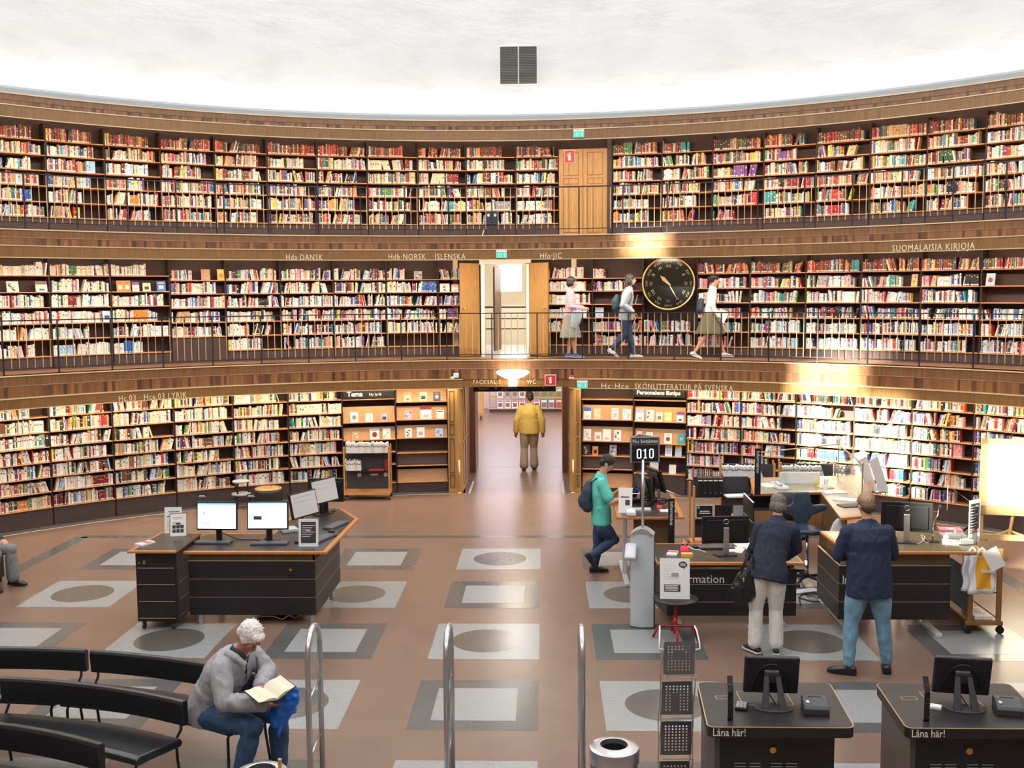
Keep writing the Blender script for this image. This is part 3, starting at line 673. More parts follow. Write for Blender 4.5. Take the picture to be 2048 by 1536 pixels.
# display bookcases
DZ = lambda z: dz(z)
T1 = bookcase(-16.63, -11.39, R_G, 0, 2.28, [DZ(z) for z in (1.872, 1.43, 1.088, .84, .60, .24)], 'display bookcase under the black Tema sign left of the passage', 'display bookcases', [0]*6, PGL, ('D', 0), board=((DZ(1.43), .30), (DZ(1.088), .24)))
T2 = bookcase(-11.39, -6.25, R_G, 0, 2.28, [DZ(z) for z in (1.80, 1.455, 1.10, .808, .56, .24)], 'display bookcase nearest the passage on its left side', 'display bookcases', [0]*6, PGL, ('D', 1), board=((DZ(1.80), .27), (DZ(1.455), .26), (DZ(1.10), .24), (DZ(.24), .24)))
T3 = bookcase(7.02, 12.16, R_G, 0, 2.28, [DZ(z) for z in (1.83, 1.44, 1.02, .735, .48, .13)], 'display bookcase nearest the passage on its right side', 'display bookcases', [0]*6, PGL, ('D', 2), board=((DZ(1.44), .28), (DZ(1.02), .28), (DZ(.13), .26)))
T4 = bookcase(12.16, 17.33, R_G, 0, 2.28, [DZ(z) for z in (1.83, 1.42, 1.0, .76, .42)], 'display bookcase under the black reading-tips sign right of the passage', 'display bookcases', [0]*5, PGL, ('D', 3), board=((DZ(1.42), .28), (DZ(1.0), .28)))
for T_, tx, sub in ((T1, 'Tema', 'Ny lyrik'), (T4, 'Personalens lästips', '')):
    t = thing('shelf_sign', f'black sign reading {tx} above the display shelves', 'sign', T_[0].location, T_[0].rotation_euler.z); hw = T_[2]
    mb = MB(); mb.bx(-hw+.02, hw-.02, -.012, -.001, DZ(1.885), 2.07); mb.build('panel', BLACK, t)
    if sub: text_flat(tx, .13, WHITE, t, (-.27, -.016, 1.955), bold=.004); text_flat(sub, .075, WHITE, t, (.12, -.016, 1.945))
    else: text_flat(tx, .11, WHITE, t, (-.02, -.016, 1.955), bold=.003)
# perforated panel in two display cases
for T_ in (T2, T3):
    mb = MB(); hw = T_[2]; zz = DZ(.56 if T_ is T2 else .48)
    mb.bx(-hw+.02, hw-.02, .10, .108, zz+.01, zz+.235, 0)
    for r_ in range(4):
        for k in range(20): 
            x = -hw+.07+k*(2*hw-.14)/19+(.012 if r_ % 2 else 0); z = zz+.05+r_*.045; mb.add([(x-.007, .098, z), (x, .098, z-.007), (x+.007, .098, z), (x, .098, z+.007)], [(0, 1, 2, 3)], 1)
    mb.build('perforated_panel', [mat('mauve_metal', (.13, .09, .09), .5), BLACK], T_[0], recalc=False)
# ---- face-out books: measured spots (pixel box), colours
def W(px, py, r): a, z = gc(px, py, r); return a, z
def faceout(xa, xb, ya, yb, c, acc, desc, where, r=R_G+.05, zfix=None, cat='book', style=0):
    a0, z0 = gc(xa, yb, r); a1, z1 = gc(xb, ya, r); am = (a0+a1)/2; wd = r*R(a1-a0); ht = z1-z0
    if zfix is not None: z0 = zfix
    if ht > .30: ht = .30
    q = Matrix.Rotation(R(-13), 4, 'X'); mb = MB()
    mb.bx(-wd/2, wd/2, -.008, .010, 0, ht, 0)
    mb.bx(-wd/2+.003, wd/2-.002, -.0055, .0075, .003, ht+.0005, 3)
    f = -.009
    if style == 0: mb.bx(-wd*.28, wd*.28, f, -.008, ht*.2, ht*.58, 1); mb.bx(-wd*.36, wd*.36, f, -.008, ht*.74, ht*.84, 2)
    elif style == 1: mb.bx(-wd/2, wd/2, f, -.008, ht*.68, ht, 1); mb.bx(-wd*.2, wd*.25, f, -.008, ht*.12, ht*.3, 2)
    elif style == 2: 
        for k in range(4): mb.box((wd*(random.random()-.5)*.55, f, ht*(.2+.18*k)), (wd*.3, .002, ht*.12), Matrix.Rotation(random.uniform(-.7, .7), 3, 'Y'), 1 if k % 2 else 2)
    else: mb.lathe([(.01, 0), (wd*.26, .0005)], 16, (0, 0, 0), True, 1); n = 2*16; mb.v[-n:] = [(p[0], f-.0003+p[2]*0, p[1]*1.1+ht*.45) for p in mb.v[-n:]]; mb.bx(-wd*.3, wd*.3, f, -.008, ht*.82, ht*.88, 2)
    mb.xf(q)
    g = lambda n_: cover_mat(n_.replace(' ', '_'), CC[n_])
    o = mb.build('display_book', [g(c), g(acc[0]), g(acc[1]), PAPER]); p = pc(am, r, z0); o.location = p; o.rotation_euler = (0, 0, -R(am))
    tag(o, f'{desc} face out, {where}', cat, 'face-out books'); return o
random.seed(5)
z14, z10 = DZ(1.43), DZ(1.088)
L1 = 'upper row under Tema sign'; L2 = 'lower row under Tema sign'
faceout(700.7, 716.2, 821, 842, 'white', ('grey', 'ivory'), 'white book with grey circle', 'first on '+L1, zfix=z14, style=3)
faceout(731, 745.5, 824.5, 841.5, 'white', ('pink', 'pink'), 'white book with pink shapes', 'second on '+L1, zfix=z14, style=2)
faceout(762.5, 774.8, 824.5, 840.6, 'grey', ('navy', 'light blue'), 'small grey-blue book', 'third on '+L1, zfix=z14, style=0)
faceout(703.6, 718.6, 860, 877, 'tan', ('ivory', 'grey'), 'tan and ivory book', 'first on '+L2, zfix=z10, style=2)
faceout(739.8, 758.5, 855, 876.4, 'white', ('red', 'brown'), 'white book with red figure', 'second on '+L2, zfix=z10, style=3)
faceout(765.5, 780.8, 855, 876.4, 'white', ('beige', 'grey'), 'plain white book', 'third on '+L2, zfix=z10, style=2)
a = 'top row beside the left passage'; b = 'middle row beside the left passage'; c = 'third row beside the left passage'
faceout(807.5, 822, 783, 803, 'beige', ('tan', 'brown'), 'beige book', 'first on '+a, zfix=DZ(1.8), style=1)
faceout(839, 854, 783, 802, 'beige', ('black', 'white'), 'pale book with two dark dots', 'second on '+a, zfix=DZ(1.8), style=0)
faceout(866.7, 880.6, 783.6, 802, 'navy', ('white', 'grey'), 'dark and white book', 'third on '+a, zfix=DZ(1.8), style=3)
faceout(809, 825, 820, 839, 'pink', ('purple', 'white'), 'lilac book', 'first on '+b, zfix=DZ(1.455), style=2)
faceout(840.4, 862.7, 811, 839, 'white', ('dark red', 'pink'), 'large white red-banded book', 'second on '+b, zfix=DZ(1.455), style=1)
faceout(873, 888, 820.5, 838, 'white', ('ivory', 'black'), 'white book', 'third on '+b, zfix=DZ(1.455), style=0)
faceout(810, 824, 856, 875, 'white', ('dark red', 'black'), 'white scribbled book', 'first on '+c, zfix=DZ(1.1), style=2)
faceout(834, 849, 855, 875, 'white', ('grey', 'white'), 'white book with grey square', 'second on '+c, zfix=DZ(1.1), style=0)
faceout(871, 886, 857, 874, 'light blue', ('grey', 'navy'), 'blue-grey book', 'third on '+c, zfix=DZ(1.1), style=2)
RD = [(1167, 1182, 807, 830, 'white', 'blue', 'light blue', 1, 'white book with blue top'), (1187, 1200.6, 809, 830, 'beige', 'yellow', 'tan', 2, 'beige patterned book'), (1223, 1237, 809, 831, 'white', 'pink', 'pink', 0, 'white book with pink print'), (1245, 1262, 811, 832, 'white', 'grey', 'grey', 2, 'white book with grey print'), (1271, 1287.6, 808, 833, 'white', 'pink', 'grey', 1, 'white book with pink top'), (1292, 1307.5, 811, 833, 'ivory', 'black', 'grey', 2, 'ivory book with black mark'), (1312, 1325, 815, 833, 'ivory', 'brown', 'grey', 0, 'small ivory book'), (1328.6, 1343.6, 814, 833, 'yellow', 'ivory', 'white', 0, 'yellow book'), (1353, 1367, 813, 833, 'white', 'purple', 'navy', 1, 'white book with purple top')]
for k, (xa, xb, ya, yb, cc, p1, p2, st, ds) in enumerate(RD): faceout(xa, xb, ya, yb, cc, (p1, p2), ds, f'{ordinal(k+1)} from left, upper display row right of passage', zfix=DZ(1.44 if k < 4 else 1.42), style=st)
RD = [(1167, 1182, 849, 872, 'white', 'light blue', 'grey', 2, 'white book with blue-grey pattern'), (1189, 1203, 855, 872, 'white', 'grey', 'ivory', 0, 'white book with grey square'), (1205, 1221.6, 850, 873, 'white', 'ivory', 'pink', 1, 'tall plain white book'), (1227.5, 1242, 850, 872, 'white', 'black', 'grey', 2, 'white book with black pattern'), (1272, 1284, 852, 875, 'pink', 'red', 'ivory', 0, 'narrow pink book'), (1291.6, 1305.6, 855, 876, 'white', 'pink', 'grey', 3, 'white book with pink disc'), (1328, 1343.6, 856, 876, 'ivory', 'red', 'grey', 3, 'ivory book with red disc'), (1355.6, 1369, 856, 876, 'teal', 'white', 'teal', 3, 'teal book with white disc')]
for k, (xa, xb, ya, yb, cc, p1, p2, st, ds) in enumerate(RD): faceout(xa, xb, ya, yb, cc, (p1, p2), ds, f'{ordinal(k+1)} from left, middle display row right of passage', zfix=DZ(1.02 if k < 4 else 1.0), style=st)
for k, (xa, xb, ya, yb, cc, p1, p2, st, ds) in enumerate([(1165.8, 1179.5, 882, 902.5, 'black', 'yellow', 'tan', 2, 'black and gold book'), (1184.5, 1196, 885, 903, 'orange', 'black', 'yellow', 0, 'small orange book'), (1219, 1233, 882, 903, 'grey', 'black', 'white', 2, 'dark grey patterned book'), (1330, 1344, 881, 902, 'white', 'light blue', 'pink', 0, 'white book'), (1350, 1363, 881, 902, 'light blue', 'yellow', 'pink', 1, 'pale blue book')]):
    faceout(xa, xb, ya, yb, cc, (p1, p2), ds, f'{ordinal(k+1)} from left, third display row right of passage', zfix=DZ(.735 if k < 3 else .76), style=st)
for k, (xa, xb, ya, yb) in enumerate([(1299, 1316.6, 914, 935), (1337.7, 1351.7, 918, 936)]): faceout(xa, xb, ya, yb, 'white', ('ivory', 'white'), 'plain white booklet', f'{("left", "right")[k]} of two on the lowest display shelf', zfix=DZ(.42), style=1)
MG = R_S+.06
zz = ZML[1]
for (xa, xb, ya, yb, cc, p1, p2, st, ds, z) in [(14, 37, 560, 582, 'white', 'green', 'black', 2, 'white book with green print', zz), (72, 94, 560, 582, 'white', 'brown', 'blue', 1, 'white and brown book', zz), (234, 247, 560, 582, 'orange', 'ivory', 'brown', 0, 'left of a pair of orange books', zz), (248, 261, 560, 582, 'orange', 'ivory', 'brown', 0, 'right of a pair of orange books', zz), (265, 278, 563, 582, 'white', 'purple', 'pink', 1, 'white and purple book', zz), (286, 301, 566, 583, 'cream', 'black', 'yellow', 0, 'cream book with black square', zz), (314, 331, 562, 583, 'blue', 'light blue', 'white', 0, 'bright blue book', zz), (206, 223, 622, 645, 'light blue', 'navy', 'white', 0, 'light blue framed book', ZML[3]), (403, 420, 536, 558, 'tan', 'grey', 'pink', 2, 'tan landscape book', ZM[0]), (435, 449, 536, 558, 'yellow', 'orange', 'ivory', 0, 'bright yellow book', ZM[0]), (828, 844, 540, 557, 'grey', 'white', 'black', 2, 'grey book', ZM[0]), (880, 899, 565, 582, 'white', 'pink', 'black', 2, 'wide white patterned book', ZM[1]), (903, 917, 567, 582, 'ivory', 'pink', 'beige', 1, 'ivory and pink book', ZM[1]), (1190, 1207, 612, 633, 'light blue', 'grey', 'pink', 1, 'pale blue book', ZM[3]), (1822, 1835, 546, 571, 'tan', 'brown', 'yellow', 2, 'tan patterned book', ZMR[1]), (1971, 1990, 544.5, 570, 'light blue', 'red', 'white', 3, 'light blue book with red disc', ZMR[1])]:
    faceout(xa, xb, ya, yb, cc, (p1, p2), ds, 'on the middle gallery shelves', r=MG, zfix=z, style=st)
# ---- turn the rows into objects
def book_matrix(b):
    M_ = b['F'] @ Matrix.Translation((b['x'], b['y'], b['z']))
    if b['lean'] > 0: M_ = M_ @ Matrix.Translation((0, 0, 0)) @ Matrix.Rotation(b['lean'], 4, 'Y') if False else M_ @ Matrix.Rotation(b['lean'], 4, 'Y') @ Matrix.Translation((0, 0, b['w']*math.sin(b['lean'])*1.0))
    elif b['lean'] < 0: M_ = M_ @ Matrix.Translation((b['w'], 0, 0)) @ Matrix.Rotation(b['lean'], 4, 'Y') @ Matrix.Translation((-b['w'], 0, b['w']*math.sin(-b['lean'])))
    return M_
def tint(b): 
    c = CC[b['c']]; return tuple(min(.85, k*b['v']) for k in c)
def bandcol(b):
    c = tint(b); l = sum(c)/3
    return (.65, .5, .2) if (l < .25 and b['bd'] < .5) else ((.75, .73, .68) if l < .35 else (.10, .06, .06) if b['bd'] < .6 else (.4, .06, .05))
ind = [b for b in BOOKS if b['key'][0] == ('G', 1)] + [b for b in BOOKS if b['key'][0] == ('G', 2)]
ind = [b for b in ind if (lambda p: True)(0)]
# leave out the part of the leftmost bookcase outside the frame
def inframe(b):
    p = book_matrix(b) @ Vector((b['w']/2, 0, b['h']/2)); d = p-EYE; return 1024+FPX*d.dot(_rt)/d.dot(_fwd) > 2
cnt = {}
vis = [b for b in ind if inframe(b)][:188]; vid = set(id(b) for b in vis)
BM = {}
def book_mat(c):
    if c not in BM: BM[c] = mat('book_cloth_'+c.replace(' ', '_'), CC[c], .5, noise=.08, nscale=20)
    return BM[c]
BANDM = [mat('gold_stamp', (.65, .5, .2), .4), mat('pale_stamp', (.75, .73, .68), .5), mat('dark_stamp', (.10, .06, .06), .5), mat('red_stamp', (.4, .06, .05), .5)]
rowname = ['top shelf', 'second shelf down', 'third shelf down', 'fourth shelf down', 'third shelf up', 'second shelf up', 'lowest shelf']
for b in vis:
    kk = b['key']; cnt[kk] = cnt.get(kk, 0)+1
    w_, h_, d_ = b['w'], b['h'], b['d']; mb = MB(); k = min(.003, w_*.2)
    mb.prism([(0, .004), (k, 0), (w_-k, 0), (w_, .004), (w_, d_), (w_-.0022, d_), (w_-.0022, .006), (.0022, .006), (.0022, d_), (0, d_)], 0, h_, 0)
    n = b['bd']; l = sum(tint(b))/3; bi = 0 if (l < .25 and n < .5) else 1 if l < .35 else 2 if n < .6 else 3
    if w_ > .015: mb.bx(w_*.16, w_*.84, -.0012, 0, h_*.60, h_*.72, 1); mb.bx(w_*.3, w_*.7, -.0012, 0, h_*.80, h_*.84, 1)
    o = mb.build('book', [book_mat(b['c']), BANDM[bi]]); o.matrix_world = book_matrix(b)
    mb = MB(); mb.bx(.0024, w_-.0024, .0062, d_-.004, .003, h_-.004); mb.build('page_block', PAPER, o)
    if b['st']: mb = MB(); mb.bx(w_*.08, w_*.92, -.0016, .0, .008, .03); lab(mb.build('spine_label', WHITE, o), 'white call-number label')
    sz = 'thick ' if w_ > .036 else 'thin ' if w_ < .017 else ''
    ln = 'leaning ' if b['lean'] else ''
    case = 'leftmost ground bookcase' if kk[0][1] == 1 else 'second ground bookcase'
    tag(o, f"{sz}{ln}{b['c']} book, {ordinal(cnt[kk])} from left, {rowname[kk[1]]}, {case}", 'book', 'books on the lower left shelves')
rest = [b for b in BOOKS if id(b) not in vid]
V, Fc, Cl = [], [], []
for b in rest:
    M_ = book_matrix(b); w_, h_, d_ = b['w'], b['h'], b['d']; c = tint(b); n = len(V); k = min(.004, w_*.22)
    P = [(0, k, 0), (k, 0, 0), (w_-k, 0, 0), (w_, k, 0), (w_, d_, 0), (0, d_, 0)]
    P = P+[(x, y, h_) for x, y, _ in P]
    V += [M_ @ Vector(p) for p in P]
    for f in ((0, 1, 7, 6), (1, 2, 8, 7), (2, 3, 9, 8), (3, 4, 10, 9), (4, 5, 11, 10), (5, 0, 6, 11)): Fc.append(tuple(n+i for i in f)); Cl.append(c)
    Fc.append(tuple(n+i for i in (6, 7, 8, 9, 10, 11))); Cl.append((.7, .66, .56)); Fc.append(tuple(n+i for i in (5, 4, 3, 2, 1, 0))); Cl.append(c)
    def q(x0, x1, z0, z1, col):
        n = len(V); V.extend([M_ @ Vector(p) for p in ((x0, -.0012, z0), (x1, -.0012, z0), (x1, -.0012, z1), (x0, -.0012, z1))]); Fc.append((n, n+1, n+2, n+3)); Cl.append(col)
    if w_ > .014:
        bz = .40+.38*((b['v']*37) % 1)
        if b['bd'] < .7: q(w_*.22, w_*.78, h_*bz, h_*(bz+.05+.22*((b['v']*91) % 1)*(1-bz)), bandcol(b))
        if b['bd'] > .6: q(w_*.3, w_*.7, h_*.86, h_*.9, bandcol(b))
    if b['st']: q(w_*.1, w_*.9, .008, .03, (.82, .82, .8))
me = bpy.data.meshes.new('shelf_books'); me.from_pydata([tuple(v) for v in V], [], Fc)
at = me.attributes.new('cloth', 'FLOAT_COLOR', 'FACE'); at.data.foreach_set('color', [k for c in Cl for k in (c[0], c[1], c[2], 1)])
bmm = bpy.data.materials.new('book_spines'); bmm.use_nodes = True; nt = bmm.node_tree; an = nt.nodes.new('ShaderNodeAttribute'); an.attribute_name = 'cloth'
nt.links.new(an.outputs['Color'], nt.nodes['Principled BSDF'].inputs['Base Color']); nt.nodes['Principled BSDF'].inputs['Roughness'].default_value = .45
me.materials.append(bmm); me.update(); ob = bpy.data.objects.new('shelf_books', me); COL.objects.link(ob)
tag(ob, 'rows of upright books of all colours filling the curved wall shelves', 'books', None, 'stuff')
print('BOOKS', len(BOOKS), len(vis), len(rest))

# ================================================================== railings
GOLDROD = mat('brassy_baluster', (.62, .47, .24), .4, .3)
def railing(label, z, a_first, step, nposts, top, low, rr=10.97, nb=6):
    t = thing('gallery_railing', label, 'railing', (CX, CY, z))
    def arc(z_, r_, a0, a1, wd, hh, m, nm):
        mb = MB(); n = int((a1-a0)/1.5)
        rg = []
        for i in range(n+1):
            a = a0+(a1-a0)*i/n; rg.append([pc(a, rr-wd/2, z_)-Vector((CX, CY, 0)), pc(a, rr+wd/2, z_)-Vector((CX, CY, 0)), pc(a, rr+wd/2, z_+hh)-Vector((CX, CY, 0)), pc(a, rr-wd/2, z_+hh)-Vector((CX, CY, 0))])
        mb.rings(rg); mb.build(nm, m, t)
    a1 = a_first+step*(nposts-1)
    arc(top-.018, rr, a_first, a1, .034, .02, IRON, 'handrail'); arc(low, rr, a_first, a1, .026, .012, IRON, 'bottom_rail')
    bal = []
    for k in range(nposts):
        a = a_first+k*step; p = pc(a, rr, 0)-Vector((CX, CY, 0)); mb = MB(); mb.box((p.x, p.y, (top-.02-.08)/2), (.022, .022, top+.06), Matrix.Rotation(-R(a), 3, 'Z')); mb.build('post', IRON, t)
        if k < nposts-1: bal += [a+step*(j+1)/(nb+1) for j in range(nb)]
    bal.sort(key=lambda a: -abs(a)); ends = [a for a in bal if abs(a) < 49]; far = [a for a in bal if abs(a) >= 49]
    def b1(mb, a): p = pc(a, rr, 0)-Vector((CX, CY, 0)); mb.cyl((p.x, p.y, low+.01), (p.x, p.y, top-.016), .0065, n=6)
    for a in ends[:100]: mb = MB(); b1(mb, a); mb.build('baluster', GOLDROD, t)
    mb = MB(); [b1(mb, a) for a in ends[100:]+far]; o = mb.build('baluster_row', GOLDROD, t); o['kind'] = 'stuff'
railing('thin iron railing with brassy balusters along the middle gallery', 2.60, -47.02-4.525, 4.525, 24, .893, .095)
railing('thin iron railing with brassy balusters along the upper gallery', 4.96, -44.71-8.61, 4.305, 25, .90, .105)

# ================================================================== clock, signs, vent
am = 15.03; p = pc(am, R_S-.12, 4.03)
t = thing('wall_clock', 'large round black clock with gilt Roman numerals and brass rim', 'clock', p, -R(am))
def disc(mb, r, y, n=48, m=0): mb.add([(r*math.cos(2*PI*i/n), y, r*math.sin(2*PI*i/n)) for i in range(n)], [tuple(range(n))], m)
mb = MB(); mb.cyl((0, .02, 0), (0, .12, 0), .50, n=64); mb.build('clock_case', BLACK, t)
mb = MB(); disc(mb, .50, .0, 64); mb.build('clock_face', mat('black_glossy_face', (.012, .014, .014), .12), t)
mb = MB(); mb.tube([(.505*math.cos(2*PI*i/64), .0, .505*math.sin(2*PI*i/64)) for i in range(64)], .018, 10, closed=True, side=(0, 1, 0)); mb.build('clock_rim', BRASS, t, True)
mb = MB(); mb.bx(-.03, .03, .0, .35, .49, .56); mb.build('bracket', BRASS, t)
GILT2 = mat('gilt_numerals', (.42, .36, .22), .4, .4)
ro = ['XII', 'I', 'II', 'III', 'IV', 'V', 'VI', 'VII', 'VIII', 'IX', 'X', 'XI']; ro2 = ['XXIV', 'XIII', 'XIV', 'XV', 'XVI', 'XVII', 'XVIII', 'XIX', 'XX', 'XXI', 'XXII', 'XXIII']
for k in range(12):
    for s, rad, sz in ((ro[k], .335, .088), (ro2[k], .425, .072)):
        me = text_mesh(s, sz, .001, 'CENTER', -.0012); me.materials.clear(); me.materials.append(GILT2)
        q = Matrix.Rotation(R(90), 4, 'X') @ Matrix.Rotation(R(-30*k), 4, 'Z')
        for v in me.vertices: v.co = q @ (v.co+Vector((0, rad, 0)))
        o = bpy.data.objects.new('numeral', me); COL.objects.link(o); o.parent = t; o.location = (0, -.004, 0)
def hand(nm, ang, l0, l1, w_):
    mb = MB(); d = Vector((math.sin(R(ang)), 0, math.cos(R(ang)))); s = Vector((d.z, 0, -d.x))
    def pt(l, k): return d*l+s*k
    mb.add([pt(-l0, -w_*.4)+Vector((0, -.010, 0)), pt(-l0, w_*.4)+Vector((0, -.010, 0)), pt(l1*.6, w_)+Vector((0, -.010, 0)), pt(l1, 0)+Vector((0, -.010, 0)), pt(l1*.6, -w_)+Vector((0, -.010, 0))], [(0, 1, 2, 3, 4)])
    o = mb.build(nm, GILT2, t); md = o.modifiers.new('s', 'SOLIDIFY'); md.thickness = .003
hand('hour_hand', -46, .06, .22, .035); hand('minute_hand', 150, .08, .34, .010)
mb = MB(); mb.cyl((0, -.016, 0), (0, .0, 0), .02); mb.build('hub', GILT2, t)
GREEN = mat('exit_green', (.01, .38, .25), .4, emit=(.02, .55, .38), es=.6)
def exit_sign(az, z, label, w_=.20, h_=.15):
    t = thing('exit_sign', label, 'sign', pc(az, R_P-.02, z), -R(az), 'exit signs')
    mb = MB(); mb.bx(-w_/2, w_/2, -.03, .0, -h_/2, h_/2); mb.build('housing', WHITE, t, bevel=.004)
    mb = MB(); mb.bx(-w_/2+.008, w_/2-.008, -.034, -.03, -h_/2+.006, h_/2-.035); mb.build('panel', GREEN, t)
    mb = MB(); y = -.036
    def b_(x0, x1, z0, z1, a=0): mb.box(((x0+x1)/2, y, (z0+z1)/2), (abs(x1-x0), .002, abs(z1-z0)), Matrix.Rotation(R(a), 3, 'Y'))
    b_(.045, .075, -.055, .025); b_(-.002, .008, -.055, .025); 
    mb.cyl((-.035, y-.001, .018), (-.035, y+.001, .018), .009); b_(-.052, -.035, -.025, .005, 25); b_(-.045, -.015, -.01, -.002, -20); b_(-.075, -.05, -.008, 0, 35); b_(-.055, -.025, -.045, -.035, 50); b_(-.08, -.05, -.045, -.037, -25); b_(-.03, -.01, -.05, -.04, -60)
    mb.build('pictogram', WHITE, t)
exit_sign(7.04, 6.80, 'green and white exit sign above the oak door of the upper gallery')
exit_sign(-.72, 4.60, 'green and white exit sign above the open doors of the middle gallery')
exit_sign(7.35, 2.135, 'green and white exit sign right of the passage')
RED = mat('sign_red', (.62, .02, .035), .4)
def fire_sign(az, r, z, w_, h_, label):
    t = thing('fire_sign', label, 'sign', pc(az, r, z), -R(az), 'fire extinguisher signs')
    mb = MB(); mb.bx(-w_/2, w_/2, -.006, 0, -h_/2, h_/2, 0); mb.build('plate', WHITE, t)
    b = .012; mb = MB(); mb.bx(-w_/2+b, w_/2-b, -.009, -.006, -h_/2+b, h_/2-b); mb.build('panel', RED, t)
    k = h_/.24; mb = MB(); mb.cyl((0, -.010, -.07*k), (0, -.010, .03*k), .024*k, n=12); mb.cyl((0, -.010, .03*k), (0, -.010, .055*k), .012*k); mb.box((.01*k, -.010, .062*k), (.05*k, .006, .012*k)); mb.tube([(-.01*k, -.012, .058*k), (-.04*k, -.012, .05*k), (-.045*k, -.012, .0)], .005*k, 6); 
    for i in range(len(mb.v)): mb.v[i] = (mb.v[i][0], -.010+(mb.v[i][1]+.010)*.12, mb.v[i][2])
    mb.build('pictogram', WHITE, t)
fire_sign(5.62, R_S+.0, 6.54, .215, .26, 'red fire extinguisher sign on the upper oak door')
fire_sign(4.09, R_E-.01, 2.205, .215, .21, 'red fire extinguisher sign above the passage')
# small fixtures by the passage
t = thing('camera_box', 'small white camera box above the left end of the passage pelmet', 'camera', pc(-5.41, R_P+.05, 2.30)); mb = MB(); mb.bx(-.045, .045, -.06, .07, -.03, .05); mb.build('housing', WHITE, t, bevel=.005); mb = MB(); mb.bx(-.10, -.03, -.09, -.03, -.05, -.01); mb.build('arm', WHITE, t, bevel=.006)
t = thing('warning_lamp', 'small red beacon on the right end of the passage pelmet', 'lamp', pc(6.25, R_P+.02, 2.245)); mb = MB(); mb.cyl((0, 0, 0), (0, 0, .02), .05); mb.build('base', WHITE, t); mb = MB(); mb.ball((0, 0, .035), (.035, .035, .03)); mb.build('dome', mat('red_dome', (.6, .02, .05), .2), t, True)
# air vent in the plaster
am = 1.03; t = thing('air_vent', 'square grey louvred air vent with two panels high in the white wall', 'vent', pc(am, DRUM_R-.02, 8.145), -R(am)); VENTM = mat('vent_grey', (.17, .165, .155), .5)
mb = MB(); mb.bx(-.36, .36, -.01, .03, -.36, .36); mb.build('frame', WHITE, t)
for s in (-1, 1):
    mb = MB(); x0, x1 = (-.345, -.012) if s < 0 else (.012, .345); mb.bx(x0, x1, -.014, -.01, -.345, .345)
    for k in range(23): mb.box(((x0+x1)/2, -.022, -.33+k*.03), (x1-x0, .018, .010), Matrix.Rotation(R(28), 3, 'X'))
    mb.build('louvre_panel', VENTM, t)
# ================================================================== furniture helpers
EDGEWOOD = mat('orange_wood_edge', (.50, .20, .05), .35, noise=.12, nscale=5, stretch=(8, 8, 1))
DTOP = mat('dark_desk_top', (.045, .038, .034), .28, noise=.15)
BROWNPAN = mat('brown_recess_panel', (.16, .10, .045), .45, noise=.15)
GOLDL = mat('gold_line', (.50, .38, .20), .35, .4)
GREYM = mat('grey_metal', (.45, .46, .48), .35, .5)
DGREY = mat('dark_grey_plastic', (.05, .052, .058), .45)
LGREY = mat('light_grey_plastic', (.60, .62, .64), .4)
SCREENW = mat('lit_screen', (.85, .9, 1), .3, emit=(.80, .93, 1), es=1.35)
SCREENB = mat('screen_blue', (.1, .3, .7), .3, emit=(.10, .35, .8), es=.8)
SCREENG = mat('screen_grey', (.3, .29, .28), .3, emit=(.30, .29, .28), es=.5)
CLEAR = mat('clear_glass', (.95, 1, .98), .03, trans=1., spec=.5); CLEAR.node_tree.nodes['Principled BSDF'].inputs['IOR'].default_value = 1.1
REDM = mat('red_enamel', (.55, .015, .025), .3)
KEYS = mat('keyboard_keys', (.10, .115, .13), .5)
def keymat():
    nt = KEYS.node_tree; b = nt.nodes['Principled BSDF']; tc = nt.nodes.new('ShaderNodeTexCoord'); br = nt.nodes.new('ShaderNodeTexBrick')
    mp = nt.nodes.new('ShaderNodeMapping'); nt.links.new(tc.outputs['Object'], mp.inputs[0]); nt.links.new(mp.outputs[0], br.inputs[0])
    br.inputs['Scale'].default_value = 26; br.inputs['Color1'].default_value = (.11, .125, .145, 1); br.inputs['Color2'].default_value = (.13, .145, .16, 1); br.inputs['Mortar'].default_value = (.01, .01, .012, 1); br.inputs['Mortar Size'].default_value = .05; br.inputs['Brick Width'].default_value = .5; br.inputs['Row Height'].default_value = .5
    nt.links.new(br.outputs[0], b.inputs['Base Color'])
keymat()
def rotbox(mb, c, d, ax, ang, m=None): return mb.box(c, d, Matrix.Rotation(R(ang), 3, ax), m)
